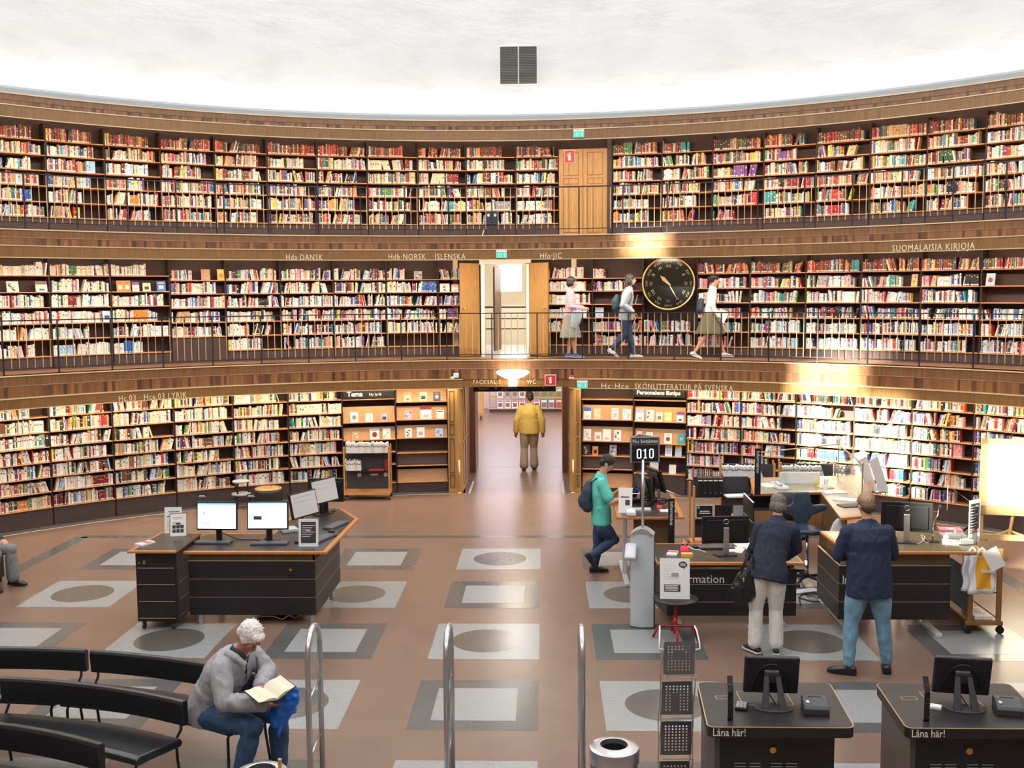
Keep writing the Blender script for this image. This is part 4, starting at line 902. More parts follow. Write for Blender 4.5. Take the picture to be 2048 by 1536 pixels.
def monitor(loc, rz, label, w_=.50, h_=.32, lift=.13, back=False, standm=None, screen=None, tilt=0, group=None, stand='post'):
    """screen faces local -Y"""
    t = thing('computer_monitor', label, 'monitor', loc, rz, group); standm = standm or BLACK
    q = Matrix.Translation((0, 0, lift+h_/2)) @ Matrix.Rotation(R(tilt), 4, 'X')
    mb = MB(); mb.bx(-w_/2, w_/2, -.018, .018, -h_/2, h_/2); mb.bx(-w_/2+.05, w_/2-.05, .018, .040, -h_/2+.04, h_/2-.04); mb.xf(q); mb.build('housing', BLACK, t, bevel=.006)
    mb = MB(); mb.bx(-w_/2+.016, w_/2-.016, -.0195, -.018, -h_/2+.02, h_/2-.016, 0)
    if screen == 'web1': mb.bx(-w_/2+.016, w_/2-.016, -.0205, -.0195, h_/2-.034, h_/2-.016, 1); mb.bx(-.15, .16, -.0205, -.0195, -.022, -.018, 2); mb.bx(-.16, -.145, -.0205, -.0195, .02, .045, 2); mb.bx(-.17, -.09, -.0205, -.0195, -.085, -.075, 1)
    if screen == 'web2': mb.bx(-w_/2+.016, w_/2-.016, -.0205, -.0195, h_/2-.026, h_/2-.016, 1); mb.bx(-.17, -.07, -.0205, -.0195, -.05, -.02, 3); mb.bx(-.17, -.07, -.0206, -.0195, -.02, .0, 2); mb.bx(-.19, -.13, -.0205, -.0195, .08, .085, 2); mb.bx(-.1, -.04, -.0205, -.0195, .08, .085, 2)
    if screen == 'grey': mb.bx(-.18, .18, -.0205, -.0195, .1, .105, 2); mb.bx(-.18, .05, -.0205, -.0195, .04, .045, 2)
    mb.xf(q); mb.build('screen', [SCREENG if screen == 'grey' else (SCREENW if screen else DGREY), SCREENB, GREYM, DGREY], t)
    mb = MB()
    if stand == 'post':
        mb.bx(-.035, .035, .03, .065, .01, lift+h_*.62, 0); mb.build('stand_post', standm, t, bevel=.008)
        mb = MB(); mb.prism([(-.12, -.06), (.12, -.06), (.15, .02), (.12, .12), (-.12, .12), (-.15, .02)], 0, .012); mb.build('stand_foot', BLACK, t, bevel=.003)
    if back:
        mb = MB(); mb.tube([(.028*math.cos(2*PI*i/24), .042, h_*.32+.028*math.sin(2*PI*i/24)) for i in range(24)], .004, 6, closed=True, side=(0, 1, 0)); mb.xf(Matrix.Translation((0, 0, lift+h_/2))); mb.build('logo_ring', CHROME, t, True)
        text_flat('DELL', .022, CHROME, t, (0, .043, lift+h_/2+h_*.32), rot=(R(90), 0, R(180)))
    return t
def keyboard(loc, rz, label, w_=.44, group='keyboards'):
    t = thing('keyboard', label, 'keyboard', loc, rz, group); mb = MB(); mb.prism([(-w_/2, -.075), (w_/2, -.075), (w_/2, .075), (-w_/2, .075)], 0, .018)
    mb.build('case', DGREY, t, bevel=.004); mb = MB(); mb.bx(-w_/2+.008, w_/2-.008, -.065, .068, .018, .024); mb.build('keys', KEYS, t); return t
def mouse(loc, rz, label):
    t = thing('computer_mouse', label, 'mouse', loc, rz, 'computer mice'); mb = MB(); mb.ball((0, 0, .012), (.030, .052, .02), 14, 8); mb.build('shell', BLACK, t, True); return t
def cable(name, pts, r, m, label, cat='cable'):
    P = [Vector(p) for p in pts]; out = []
    for i in range(len(P)-1):
        p0, p1, p2, p3 = P[max(i-1, 0)], P[i], P[i+1], P[min(i+2, len(P)-1)]
        for k in range(6):
            s = k/6; out.append(.5*((2*p1)+(-p0+p2)*s+(2*p0-5*p1+4*p2-p3)*s*s+(-p0+3*p1-3*p2+p3)*s**3))
    out.append(P[-1]); mb = MB(); mb.tube(out, r, 6); o = mb.build(name, m, None, True); return tag(o, label, cat)
def sheet(name, loc, rz, w_, l_, cols, label, cat, th=.004, tilt=0, parent=None, group=None):
    """flat printed thing lying down (or leaning when tilt): cols = base, bands"""
    mb = MB(); mb.bx(-w_/2, w_/2, -l_/2, l_/2, 0, th, 0)
    for i, (x0, x1, y0, y1, k) in enumerate(cols[1:]): mb.bx(x0*w_, x1*w_, y0*l_, y1*l_, th, th+.0008, k)
    mb.xf(Matrix.Rotation(R(tilt), 4, 'X'))
    mats_ = cols[0]; o = mb.build(name, mats_, None); o.location = loc; o.rotation_euler = (0, 0, rz); return tag(o, label, cat, group)
def casters(t, pts, r=.035, m=None):
    for x, y in pts:
        mb = MB(); mb.cyl((x-.012, y, r), (x+.012, y, r), r, n=20); mb.cyl((x, y, r), (x, y, r*2+.015), .008, n=8); mb.bx(x-.018, x+.018, y-.02, y+.02, r*2, r*2+.012); mb.build('caster', m or BLACK, t)

# ================================================================== catalogue desk on the left
t = thing('computer_desk', 'black panelled desk with orange wood edge and public computers, left of centre', 'desk', (0, 0, 0))
TZ = .88
poly = [(-4.26, 11.88), (-2.56, 11.88), (-2.50, 13.70), (-2.86, 14.35), (-3.45, 14.35), (-3.45, 12.84), (-4.26, 12.84)]
mb = MB(); mb.prism(poly, TZ-.03, TZ-.0005, 0)
ins = [(-4.26, 11.93), (-2.61, 11.93), (-2.555, 13.68), (-2.88, 14.30), (-3.41, 14.30), (-3.41, 12.80), (-4.26, 12.80)]
mb.prism(ins, TZ-.01, TZ, 1); mb.build('desk_top', [EDGEWOOD, DTOP], t, bevel=.004)
mb = MB(); mb.bx(-4.20, -2.72, 11.95, 11.97, .76, TZ-.03); mb.bx(-2.74, -2.72, 11.95, 13.35, .76, TZ-.03); mb.build('recess_panel', BROWNPAN, t)
for k in range(3):
    z0 = .12+.217*k; mb = MB(); mb.bx(-4.20, -2.70, 11.89, 11.915, z0, z0+.213, 0); mb.bx(-4.20, -2.70, 11.888, 11.915, z0+.213, z0+.217, 1); mb.build('front_panel', [BLACKM, GOLDL], t)
    mb = MB(); mb.bx(-2.72, -2.70, 11.915, 13.35, z0, z0+.213, 0); mb.bx(-2.72, -2.698, 11.915, 13.35, z0+.213, z0+.217, 1); mb.build('side_panel', [BLACKM, GOLDL], t)
mb = MB(); mb.cyl((-2.99, 11.885, .665), (-2.99, 11.892, .665), .014, n=16); mb.build('key_lock', BRASS, t)
for x, y in ((-4.08, 11.93), (-2.75, 11.93), (-2.75, 13.0), (-4.08, 12.7), (-3.35, 14.2)): mb = MB(); mb.bx(x-.022, x+.022, y-.022, y+.022, 0, TZ-.04 if y > 12 else .13); mb.build('leg', GREYM, t)
mb = MB(); mb.bx(-3.5, -3.0, 12.2, 12.6, .02, .11); o = mb.build('cable_box', BLACK, None, bevel=.01); tag(o, 'low black box on the floor under the public computer desk', 'box')
cable('floor_cable', [(-3.5, 12.15, .015), (-3.25, 12.0, .07), (-3.15, 12.05, .02), (-3.05, 12.0, .08), (-3.0, 12.1, .02), (-2.9, 12.0, .09), (-2.8, 12.1, .05), (-2.95, 12.2, .02)], .007, PAPER, 'pale cable looping under the public computer desk')
t = thing('rolling_cabinet', 'black four-drawer cabinet on casters at the left end of the computer desk', 'cabinet', (-4.51, 12.1, 0))
mb = MB(); mb.bx(-.24, .235, -.40, .45, .10, .92); mb.build('body', BLACKM, t, bevel=.003)
for k, (z0, z1) in enumerate(((.145, .335), (.345, .535), (.545, .73), (.74, .91))):
    mb = MB(); mb.bx(-.232, .228, -.418, -.40, z0, z1); d = mb.build('drawer', BLACKM, t); mb = MB(); mb.bx(-.215, .215, -.424, -.418, z0-.004, z0+.004); lab(mb.build('drawer_strip', GOLDL, d), 'thin gold strip')
for z in (.145, .345, .545): mb = MB(); mb.bx(.235, .238, -.3, .44, z-.003, z+.003); mb.build('side_strip', GOLDL, t)
mb = MB(); mb.ball((-.19, -.425, .80), .010); mb.cyl((-.13, -.43, .80), (-.13, -.42, .80), .014, n=12); mb.bx(-.145, -.115, -.428, -.42, .815, .83); mb.build('lock', BRASS, t)
mb = MB(); mb.prism([(-.31, -.47), (.25, -.47), (.25, .47), (-.27, .47)], .925, .9495, 0); mb.prism([(-.26, -.42), (.25, -.42), (.25, .42), (-.24, .42)], .94, .95, 1); mb.build('cabinet_top', [EDGEWOOD, DTOP], t, bevel=.003)
casters(t, [(-.18, -.36), (.17, -.36), (-.18, .38), (.17, .38)], .038)
g = 'public monitors on the left desk'
def on(px, py, z): p = gz(px, py, z); return (p.x, p.y, z)
monitor((-3.98, 12.33, TZ), R(-2), 'lit computer monitor showing a white page, left one facing the room', .50, .345, .16, screen='web1', tilt=-5, group=g)
monitor((-3.36, 12.33, TZ), R(1), 'lit computer monitor showing a page with a photo, right one facing the room', .50, .345, .165, screen='web2', tilt=-5, group=g)
monitor((-3.14, 13.25, TZ), R(62), 'tilted monitor with grey screen seen obliquely, nearer of the pair', .50, .33, .12, screen='grey', tilt=-12, group=g)
monitor((-3.02, 13.95, TZ), R(60), 'tilted monitor with grey screen seen obliquely, farther of the pair', .50, .33, .16, screen='grey', tilt=-12, group=g)
monitor((-3.05, 14.22, TZ), R(180), 'black monitor seen from behind at the back of the left desk', .50, .33, .12, group=g)
for (x, y, dz_) in ((-4.16, 12.33, .53), (-3.56, 12.33, .53)):
    t = thing('screen_tag', f'small black tag standing above the {"left" if x < -4 else "right"} lit monitor', 'tag', (x, y+.01, TZ+.50), 0, 'tags above monitors'); mb = MB(); mb.bx(-.05, .05, -.002, .002, .055, .095); mb.build('plate', BLACK, t); mb = MB(); mb.bx(-.045, .045, -.004, -.002, .062, .068); mb.bx(-.035, .035, -.004, -.002, .078, .086); mb.build('print', WHITE, t); mb = MB(); mb.cyl((0, 0, 0), (0, 0, .06), .003); mb.build('stem', BLACK, t)
keyboard(on(427, 1086, TZ), R(-2), 'black keyboard before the left lit monitor'); keyboard(on(539, 1088, TZ), R(4), 'black keyboard before the right lit monitor')
keyboard(on(672, 1052, TZ), R(72), 'black keyboard before the farther grey screen'); keyboard(on(645, 1078, TZ), R(70), 'black keyboard before the nearer grey screen')
mouse(on(389, 1086, TZ), R(10), 'black mouse left of the first keyboard'); mouse(on(594, 1085, TZ), R(-10), 'black mouse right of the second keyboard'); mouse(on(663, 1064, TZ), R(60), 'black mouse between the angled keyboards')
def frame_stand(loc, rz, w_, h_, label, fm, paper=True, dark=False, lean=14, name='sign_holder', bands=True):
    t = thing(name, label, 'sign', loc, rz); q = Matrix.Rotation(R(-lean), 4, 'X'); fw = .012
    mb = MB(); mb.bx(-w_/2, w_/2, 0, .008, 0, fw); mb.bx(-w_/2, w_/2, 0, .008, h_-fw, h_); mb.bx(-w_/2, -w_/2+fw, 0, .008, 0, h_); mb.bx(w_/2-fw, w_/2, 0, .008, 0, h_); mb.xf(q); mb.build('frame', fm, t)
    mb = MB(); mb.bx(-w_/2+fw, w_/2-fw, .002, .006, fw, h_-fw, 0)
    if dark: mb.bx(-w_/2+.028, w_/2-.028, .001, .002, .04, h_-.035, 1); [mb.bx(-w_/2+.04, w_/2-.04-.03*(i % 3), .0002, .001, h_*(.75-.08*i), h_*(.77-.08*i), 0) for i in range(6)]
    elif bands:
        for i in range(2):
            for j in range(3): mb.bx(-w_/2+.035+j*(w_-.07)/3, -w_/2+.028+(j+1)*(w_-.07)/3, .001, .002, .05+.05*i, .093+.05*i, 1)
        for j in range(3): mb.bx(-w_/2+.04+j*.03, -w_/2+.062+j*.03, .001, .002, .16, .178, 2)
        mb.bx(-w_/2+.04, w_/2-.06, .001, .002, h_*.80, h_*.815, 1); mb.bx(-w_/2+.04, w_/2-.05, .001, .002, h_*.74, h_*.75, 1)
    else: mb.bx(-w_/2+.03, w_/2-.03, .001, .002, h_*.62, h_*.66, 1); [mb.bx(-w_/2+.03, w_/2-.05, .001, .002, h_*(.54-.07*i), h_*(.545-.07*i), 1) for i in range(5)]; mb.bx(-w_/2+.05, w_/2-.03, .001, .002, h_*.8, h_*.85, 2)
    mb.xf(q); mb.build('printed_sheet', [PAPER, DGREY, mat('print_blue', (.1, .35, .6), .5)], t)
    mb = MB(); mb.add([(0-.03, .006, h_*.6), (.03, .006, h_*.6), (.03, .10+h_*.3, 0), (-.03, .10+h_*.3, 0)], [(0, 1, 2, 3)]); mb.xf(Matrix.Identity(4)); o = mb.build('back_support', fm, t); md = o.modifiers.new('s', 'SOLIDIFY'); md.thickness = .003
    return t
p = gz(357, 1085, TZ); frame_stand((p.x, p.y, .95 if p.x < -4.26 else TZ), R(12), .21, .29, 'gold framed information sheet standing tilted on the left desk', GOLDL)
p = gz(343, 1068, .95); frame_stand((p.x, p.y+.05, .95), R(4), .21, .32, 'white leaflet standing behind the gold framed sheet', PAPER, bands=False, lean=8)
p = gz(617, 1093, TZ); frame_stand((p.x, p.y, TZ), R(2), .235, .33, 'white framed sign with black printed panel at the right of the left desk', WHITE, dark=True, lean=6)
RC = [mat('leaflet_red', (.75, .12, .12), .5), PAPER]
sheet('leaflet_stack', on(290, 1088, .95), R(-25), .12, .20, ([RC[1], RC[0]], (-.5, .5, -.1, .3, 1)), 'small stack of red and white leaflets on the rolling cabinet', 'leaflets', .02)
t = thing('telephone', 'grey desk telephone behind the black panel sign', 'telephone', on(578, 1063, TZ), R(30)); mb = MB(); mb.prism([(-.10, -.09), (.10, -.09), (.10, .09), (-.10, .09)], 0, .05); mb.build('base', LGREY, t, bevel=.012); mb = MB(); mb.tube([(-.07, -.08, .075), (-.07, -.04, .062), (-.07, .04, .062), (-.07, .08, .075)], [.022, .014, .014, .022], 8); mb.build('handset', WHITE, t, True)
cable('monitor_cable', [(-3.95, 12.42, TZ+.1), (-3.8, 12.5, TZ+.01), (-3.6, 12.45, TZ+.01), (-3.45, 12.45, TZ+.01), (-3.36, 12.44, TZ+.1)], .006, BLACK, 'black cable between the two lit monitors')
# stool and drum behind the desk, by the shelves
t = thing('step_stool', 'small two-step library stool by the shelves behind the left desk', 'stool', (-5.55, 18.6, 0))
for z, r_ in ((.27, .17), (.50, .15)): mb = MB(); mb.cyl((0, 0, z-.03), (0, 0, z), r_, n=24); lab(mb.build('step', mat('step_top', (.45, .44, .42), .5), t, bevel=.006), 'round grey step')
for k in range(3): mb = MB(); a = R(120*k+20); mb.cyl((.17*math.cos(a), .17*math.sin(a), 0), (.11*math.cos(a), .11*math.sin(a), .47), .014); mb.build('leg', BLACK, t)
t = thing('round_bin', 'round black drum with shiny wooden top behind the lit monitors', 'bin', (-5.05, 18.6, 0)); mb = MB(); mb.lathe([(.22, 0), (.26, .05), (.26, .30), (.24, .36)], 28, cap=True); mb.build('drum', BLACKM, t, True); mb = MB(); mb.lathe([(.01, .375), (.17, .378), (.24, .365), (.25, .345), (.24, .34), (.01, .34)], 28); mb.build('drum_top', mat('amber_top', (.42, .25, .08), .15), t, True)

# ================================================================== book trolleys
def trolley(name, loc, rz, label, w_=.85, d_=.40, h_=1.0, shelves=(.86, .56), slant=False, wood=SHELFWOOD, boards=True, endon=False):
    t = thing(name, label, 'trolley', loc, rz, None)
    for s in (-1, 1):
        for y in (-d_/2+.02, d_/2-.02):
            mb = MB(); mb.bx(s*w_/2-.014, s*w_/2+.014, y-.03, y+.03, .13, h_); mb.build('upright', wood, t, bevel=.008)
        mb = MB(); mb.bx(s*w_/2-.016, s*w_/2+.016, -d_/2-.03, d_/2+.03, .10, .15); mb.build('end_rail', wood, t, bevel=.006)
    mb = MB(); mb.bx(-w_/2, w_/2, -d_/2, d_/2, .13, .155, 0); mb.bx(-w_/2, w_/2, -d_/2-.01, -d_/2, .105, .165, 0); mb.build('base_shelf', wood, t)
    for z in shelves:
        mb = MB(); mb.bx(-w_/2+.014, w_/2-.014, -d_/2+.02, .0, z-.015, z); mb.build('shelf', BLACKM, t)
    if boards: mb = MB(); mb.bx(-w_/2+.014, w_/2-.014, .0, .012, .2, h_-.04); mb.build('back_board', mat('charcoal_board', (.045, .045, .05), .6), t)
    casters(t, [(-w_/2, -d_/2), (w_/2, -d_/2), (-w_/2, d_/2), (w_/2, d_/2)], .045)
    return t
def books_on(M_, x0, x1, z, y0, pal_, group, where, frac=1, hr=(.17, .21), leanall=0, maxn=60):
    x = x0; n = 0; q0 = M_
    while x < x0+(x1-x0)*frac and n < maxn:
        w_ = random.uniform(.012, .03); h_ = random.uniform(*hr); c = random.choice(pal_); d_ = random.uniform(.13, .16); n += 1
        mb = MB(); mb.bx(0, w_, 0, d_, 0, h_, 0); mb.bx(w_*.12, w_*.88, .004, d_+.001, h_-.001, h_+.0012, 1); mb.bx(w_*.2, w_*.8, -.001, 0, h_*.6, h_*.75, 2)
        la = R(leanall+random.uniform(-2, 2)) if leanall else 0
        o = mb.build('book', [book_mat(c), PAPER, BANDM[2 if c in ('white', 'ivory', 'cream', 'beige') else 1]]); o.matrix_world = q0 @ Matrix.Translation((x, y0, z)) @ Matrix.Rotation(la, 4, 'Y') @ Matrix.Translation((0, 0, w_*abs(math.sin(la))))
        tag(o, f'{c} book, {ordinal(n)} from left {where}', 'book', group); x += w_/max(.5, math.cos(la))+.001
    return n
random.seed(21)
tl = thing('x', 'x', 'x'); bpy.data.objects.remove(tl)
L0 = (-3.36, 19.42, 0)
zt = gy(740, 905, 19.35).z; zm = gy(740, 940, 19.35).z
trolley('book_trolley', L0, R(2.5), 'wooden book trolley with charcoal boards parked before the Tema shelves', .84, .36, 1.02, (zt, zm))
q = Matrix.Translation(L0) @ Matrix.Rotation(R(2.5), 4, 'Z')
PW = pal('white:10,ivory:6,cream:4,beige:2')
books_on(q, -.39, .40, zt, -.16, PW, 'books on the trolley by the Tema shelves', 'on the top shelf of the trolley', leanall=0)
books_on(q, -.39, .10, zm, -.16, PW, 'books on the trolley by the Tema shelves', 'on the middle shelf of the trolley', .56, leanall=-6)
for i in range(3):
    mb = MB(); mb.bx(0, .018, 0, .15, 0, .20); o = mb.build('book', [book_mat('dark red')]); o.matrix_world = q @ Matrix.Translation((.335+.019*i, -.16, zm)); tag(o, f'dark red book, {ordinal(i+1)} of three at the right end of the middle trolley shelf', 'book', 'books on the trolley by the Tema shelves')
mb = MB(); mb.bx(-.14, .14, -.07, .08, 0, .018); o = mb.build('book', [book_mat('red')]); o.matrix_world = q @ Matrix.Translation((.18, -.09, zm)); tag(o, 'thin red book lying flat on the middle shelf of the trolley', 'book', 'books on the trolley by the Tema shelves')
for i, x in enumerate((-.16, .12, .34)):
    mb = MB(); mb.bx(-.035 if i != 1 else -.07, .035 if i != 1 else .07, -.008, -.002, -.035 if i != 1 else -.016, .035 if i != 1 else .016); o = mb.build('sticker', LGREY); o.matrix_world = q @ Matrix.Translation((x, 0, zm-.10)); tag(o, f'pale sticker on the trolley board, {ordinal(i+1)} from left', 'sticker', 'stickers on the trolley')

# ================================================================== information desk (with "Information")
t = thing('information_desk', 'long black information desk with orange edge, under the white cardigan-side monitor', 'desk', (0, 0, 0)); t['label'] = 'long black information desk with orange front edge behind the red stool'
TZ2 = .76
mb = MB(); mb.bx(1.28, 2.98, 11.86, 12.80, TZ2-.03, TZ2-.0005, 0); mb.bx(1.30, 2.96, 11.91, 12.76, TZ2-.01, TZ2, 1); mb.build('desk_top', [EDGEWOOD, DTOP], t, bevel=.004)
mb = MB(); mb.bx(1.42, 2.9, 12.02, 12.04, .66, TZ2-.03); mb.build('recess_panel', BROWNPAN, t)
for k, (z0, z1) in enumerate(((.10, .265), (.27, .475), (.48, .66))):
    mb = MB(); mb.bx(1.42, 2.92, 11.97, 11.995, z0, z1-.005, 0); mb.bx(1.42, 2.92, 11.968, 11.995, z1-.005, z1, 1); mb.build('front_panel', [BLACKM, GOLDL], t)
    mb = MB(); mb.add([(1.42, 11.98, z0), (1.42, 11.98, z1-.005), (1.31, 12.5, z1-.005), (1.31, 12.5, z0), (1.44, 11.98, z0), (1.44, 11.98, z1-.005), (1.33, 12.5, z1-.005), (1.33, 12.5, z0)], [(0, 1, 2, 3), (4, 7, 6, 5), (0, 4, 5, 1), (2, 6, 7, 3), (1, 5, 6, 2), (0, 3, 7, 4)]); mb.build('side_panel', BLACKM, t)
text_flat('Information', .14, WHITE, t, (1.45, 11.966, .535), align='LEFT', spacing=1.0, width=.62)
bpy.context.view_layer.update()
for x in (1.55, 2.75):
    mb = MB(); mb.bx(x-.03, x+.03, 12.2, 12.26, .04, TZ2-.04); mb.bx(x-.035, x+.035, 11.85, 12.65, 0, .045); mb.build('leg', GREYM, t, bevel=.01)
monitor(gz(1450, 1108, TZ2), R(180+4), 'black monitor seen from behind on the information desk', .56, .33, .13, back=True, standm=STEEL, tilt=0)
keyboard((2.08, 12.55, TZ2), R(3), 'black keyboard behind the monitor of the information desk'); mouse(gz(1391, 1095, TZ2), 0, 'black mouse left of the monitor on the information desk')
cable('desk_cable', [gz(1370, 1088, TZ2+.006), gz(1385, 1098, TZ2+.006), gz(1400, 1100, TZ2+.006), gz(1412, 1105, TZ2+.006)], .005, PAPER, 'white cable lying on the information desk')
t = thing('hand_lamp', 'small clear and red gadget glowing on the left of the information desk', 'gadget', gz(1369, 1100, TZ2)); mb = MB(); mb.lathe([(.05, 0), (.045, .03), (.035, .05)], 16, cap=True); mb.build('red_base', mat('red_glow', (.8, .02, .05), .3, emit=(1, .03, .05), es=.8), t, True); mb = MB(); mb.lathe([(.035, .05), (.04, .08), (.03, .12), (.01, .135)], 16, cap=True); mb.build('clear_top', CLEAR, t, True)
sheet('leaflet_stack', gz(1345, 1108, TZ2), R(-15), .12, .2, ([PAPER, RC[0]], (-.5, .5, 0, .4, 1)), 'pink and white leaflets behind the white poster on the stool', 'leaflets', .02)
sheet('yellow_pad', gz(1374, 1113, TZ2), 0, .13, .09, ([mat('pad_yellow', (.80, .48, .10), .6)],), 'yellow note pad at the front edge of the information desk', 'note pad', .04)
for i, (px, py, a) in enumerate(((1490, 1092, 10), (1470, 1100, -20), (1512, 1098, 30))): sheet('papers', gz(px, py, TZ2), R(a), .21, .28, ([PAPER],), ('white papers right of the monitor', 'folded papers beneath the monitor', 'loose papers beside the woman in the cardigan')[i]+' on the information desk', 'papers', .006)
# red stool with poster
t = thing('red_stool', 'red metal pedestal stool with round black seat holding a white poster', 'stool', (1.455, 11.46, 0))
mb = MB(); mb.lathe([(.01, .445), (.245, .448), (.255, .456), (.245, .468), (.01, .47)], 36); mb.build('seat', BLACKM, t, True)
mb = MB(); mb.cyl((0, 0, .09), (0, 0, .445), .016, n=14); mb.cyl((0, 0, .06), (0, 0, .26), .024, n=14); mb.build('pedestal', REDM, t, True)
for a in (175, 5, 268, 92): 
    ca, sa = math.cos(R(a)), math.sin(R(a)); mb = MB(); mb.tube([(0, 0, .15), (ca*.15, sa*.15, .155), (ca*.19, sa*.19, .13), (ca*.25, sa*.25, .012)], .014, 8); mb.build('leg', REDM, t, True)
t = thing('poster_board', 'white information poster with speech bubble standing on the red stool', 'poster', (1.44, 11.40, .47), R(-3)); q = Matrix.Rotation(R(-9), 4, 'X')
mb = MB(); mb.bx(-.165, .165, 0, .006, 0, .45, 0); mb.bx(-.12, .06, -.001, 0, .08, .16, 1)
for i in range(4): mb.bx(-.11, .03+.01*(i % 2), -.002, -.001, .092+.017*i, .10+.017*i, 0)
for i in range(6): mb.bx(-.12, .05-.02*(i % 3), -.001, 0, .22+.025*i+(.02 if i > 2 else 0), .224+.025*i+(.02 if i > 2 else 0), 2)
mb.tube([(.09+.0, -.0, .38), (.09, -.0012, .38)], [(.048, .036), (.048, .036)], 20, m=1); mb.add([(.085, -.0012, .35), (.105, -.0012, .35), (.108, -.0012, .325)], [(0, 1, 2)], 1)
for i in range(3): mb.bx(.06, .12, -.0022, -.0012, .365+.012*i, .371+.012*i, 0)
mb.xf(q); mb.build('printed_board', [PAPER, DGREY, mat('faint_print', (.6, .6, .62), .6)], t)
mb = MB(); mb.add([(-.04, .01, .3), (.04, .01, .3), (.04, .17, 0), (-.04, .17, 0)], [(0, 1, 2, 3)]); o = mb.build('back_support', PAPER, t); o.modifiers.new('s', 'SOLIDIFY').thickness = .003
# queue ticket machine
t = thing('ticket_machine', 'tall pale grey queue ticket machine with a curved top and pole', 'ticket machine', (1.125, 11.90, 0), R(-10))
KM = mat('kiosk_grey', (.55, .60, .63), .4)
arc_ = [(x, -.07-.035*math.cos(x/.135*PI/2)) for x in [-.135+.27*i/12 for i in range(13)]]
mb = MB(); mb.prism(arc_+[(.135, .09), (-.135, .09)], 0.012, 1.10); mb.build('body', KM, t)
mb = MB(); mb.prism([(x*1.02, y-.002) for x, y in arc_]+[(.138, .092), (-.138, .092)], 0, .014); mb.bx(.135, .142, -.06, .09, .0, 1.1); mb.build('base_trim', DGREY, t)
mb = MB(); k = 12; vs = []; 
top = [(x, 1.10+.07*math.cos(x/.135*PI/2)) for x in [-.135+.27*i/k for i in range(k+1)]]
mb.rings([[(x, -.10, 1.10) for x, z in [(-.135, 0)]]+[(x, -.10, z) for x, z in top]+[(.135, -.10, 1.10)], [(x, .09, 1.10) for x, z in [(-.135, 0)]]+[(x, .09, z) for x, z in top]+[(.135, .09, 1.10)]]); mb.build('cap', GREYM, t)
mb = MB(); rotbox(mb, (-.12, -.20, .92), (.13, .22, .07), 'X', 38); o = mb.build('ticket_printer', LGREY, t, bevel=.02, seg=3); mb = MB(); rotbox(mb, (-.12, -.218, .945), (.09, .13, .012), 'X', 38); mb.build('button_panel', GREYM, o, bevel=.004)
mb = MB(); mb.cyl((-.12, -.08, .88), (-.12, -.18, .90), .035); mb.build('printer_arm', GREYM, t)
mb = MB(); mb.cyl((0, 0, 1.1), (0, 0, 1.96), .017, n=14); mb.build('pole', STEEL, t, True)
t = thing('queue_display', 'three-sided black display on a pole reading Nu betjänas 010', 'display', (1.16, 11.93, 1.93), R(8))
tri = [(-.19, -.03), (.16, -.03), (-.02, .27)]
NAVYP = mat('display_black', (.018, .018, .022), .3)
for i in range(3):
    a, b = Vector(tri[i]), Vector(tri[(i+1) % 3]); d = (b-a); L_ = d.length; ang = math.atan2(d.y, d.x); m_ = (a+b)/2
    f = bpy.data.objects.new('display_panel', None); COL.objects.link(f); bpy.data.objects.remove(f)
    mb = MB(); mb.bx(-L_/2+.003, L_/2-.003, 0, .018, 0, .29, 0); mb.bx(-L_/2+.008, L_/2-.008, -.002, 0, .008, .20, 1); mb.bx(-L_/2+.008, L_/2-.008, -.002, 0, .205, .282, 2)
    mb.xf(Matrix.Translation((m_.x, m_.y, 0)) @ Matrix.Rotation(ang, 4, 'Z')); o = mb.build('display_panel', [GREYM, NAVYP, DGREY], t)
    if i == 0:
        text_flat('Nu betjänas', .062, WHITE, o, (m_.x, m_.y-.004, .243), width=.29)
        DIG = mat('lit_digits', (1, 1, 1), .4, emit=(.9, .97, 1), es=1.4); mb = MB()
        def seg_digit(cx, s):
            w2, h2, tt = .026, .052, .011
            if s == '0':
                mb.bx(cx-w2, cx-w2+tt, -.034, -.032, .055, .145); mb.bx(cx+w2-tt, cx+w2, -.034, -.032, .055, .145); mb.bx(cx-w2+tt, cx+w2-tt, -.034, -.032, .045, .056); mb.bx(cx-w2+tt, cx+w2-tt, -.034, -.032, .144, .155)
            else: mb.bx(cx-tt/2, cx+tt/2, -.034, -.032, .045, .155); mb.bx(cx-.02, cx, -.034, -.032, .130, .142); mb.bx(cx-.018, cx+.018, -.034, -.032, .045, .055)
        seg_digit(-.085, '0'); seg_digit(-.012, '1'); seg_digit(.06, '0'); mb.build('digits', DIG, o)
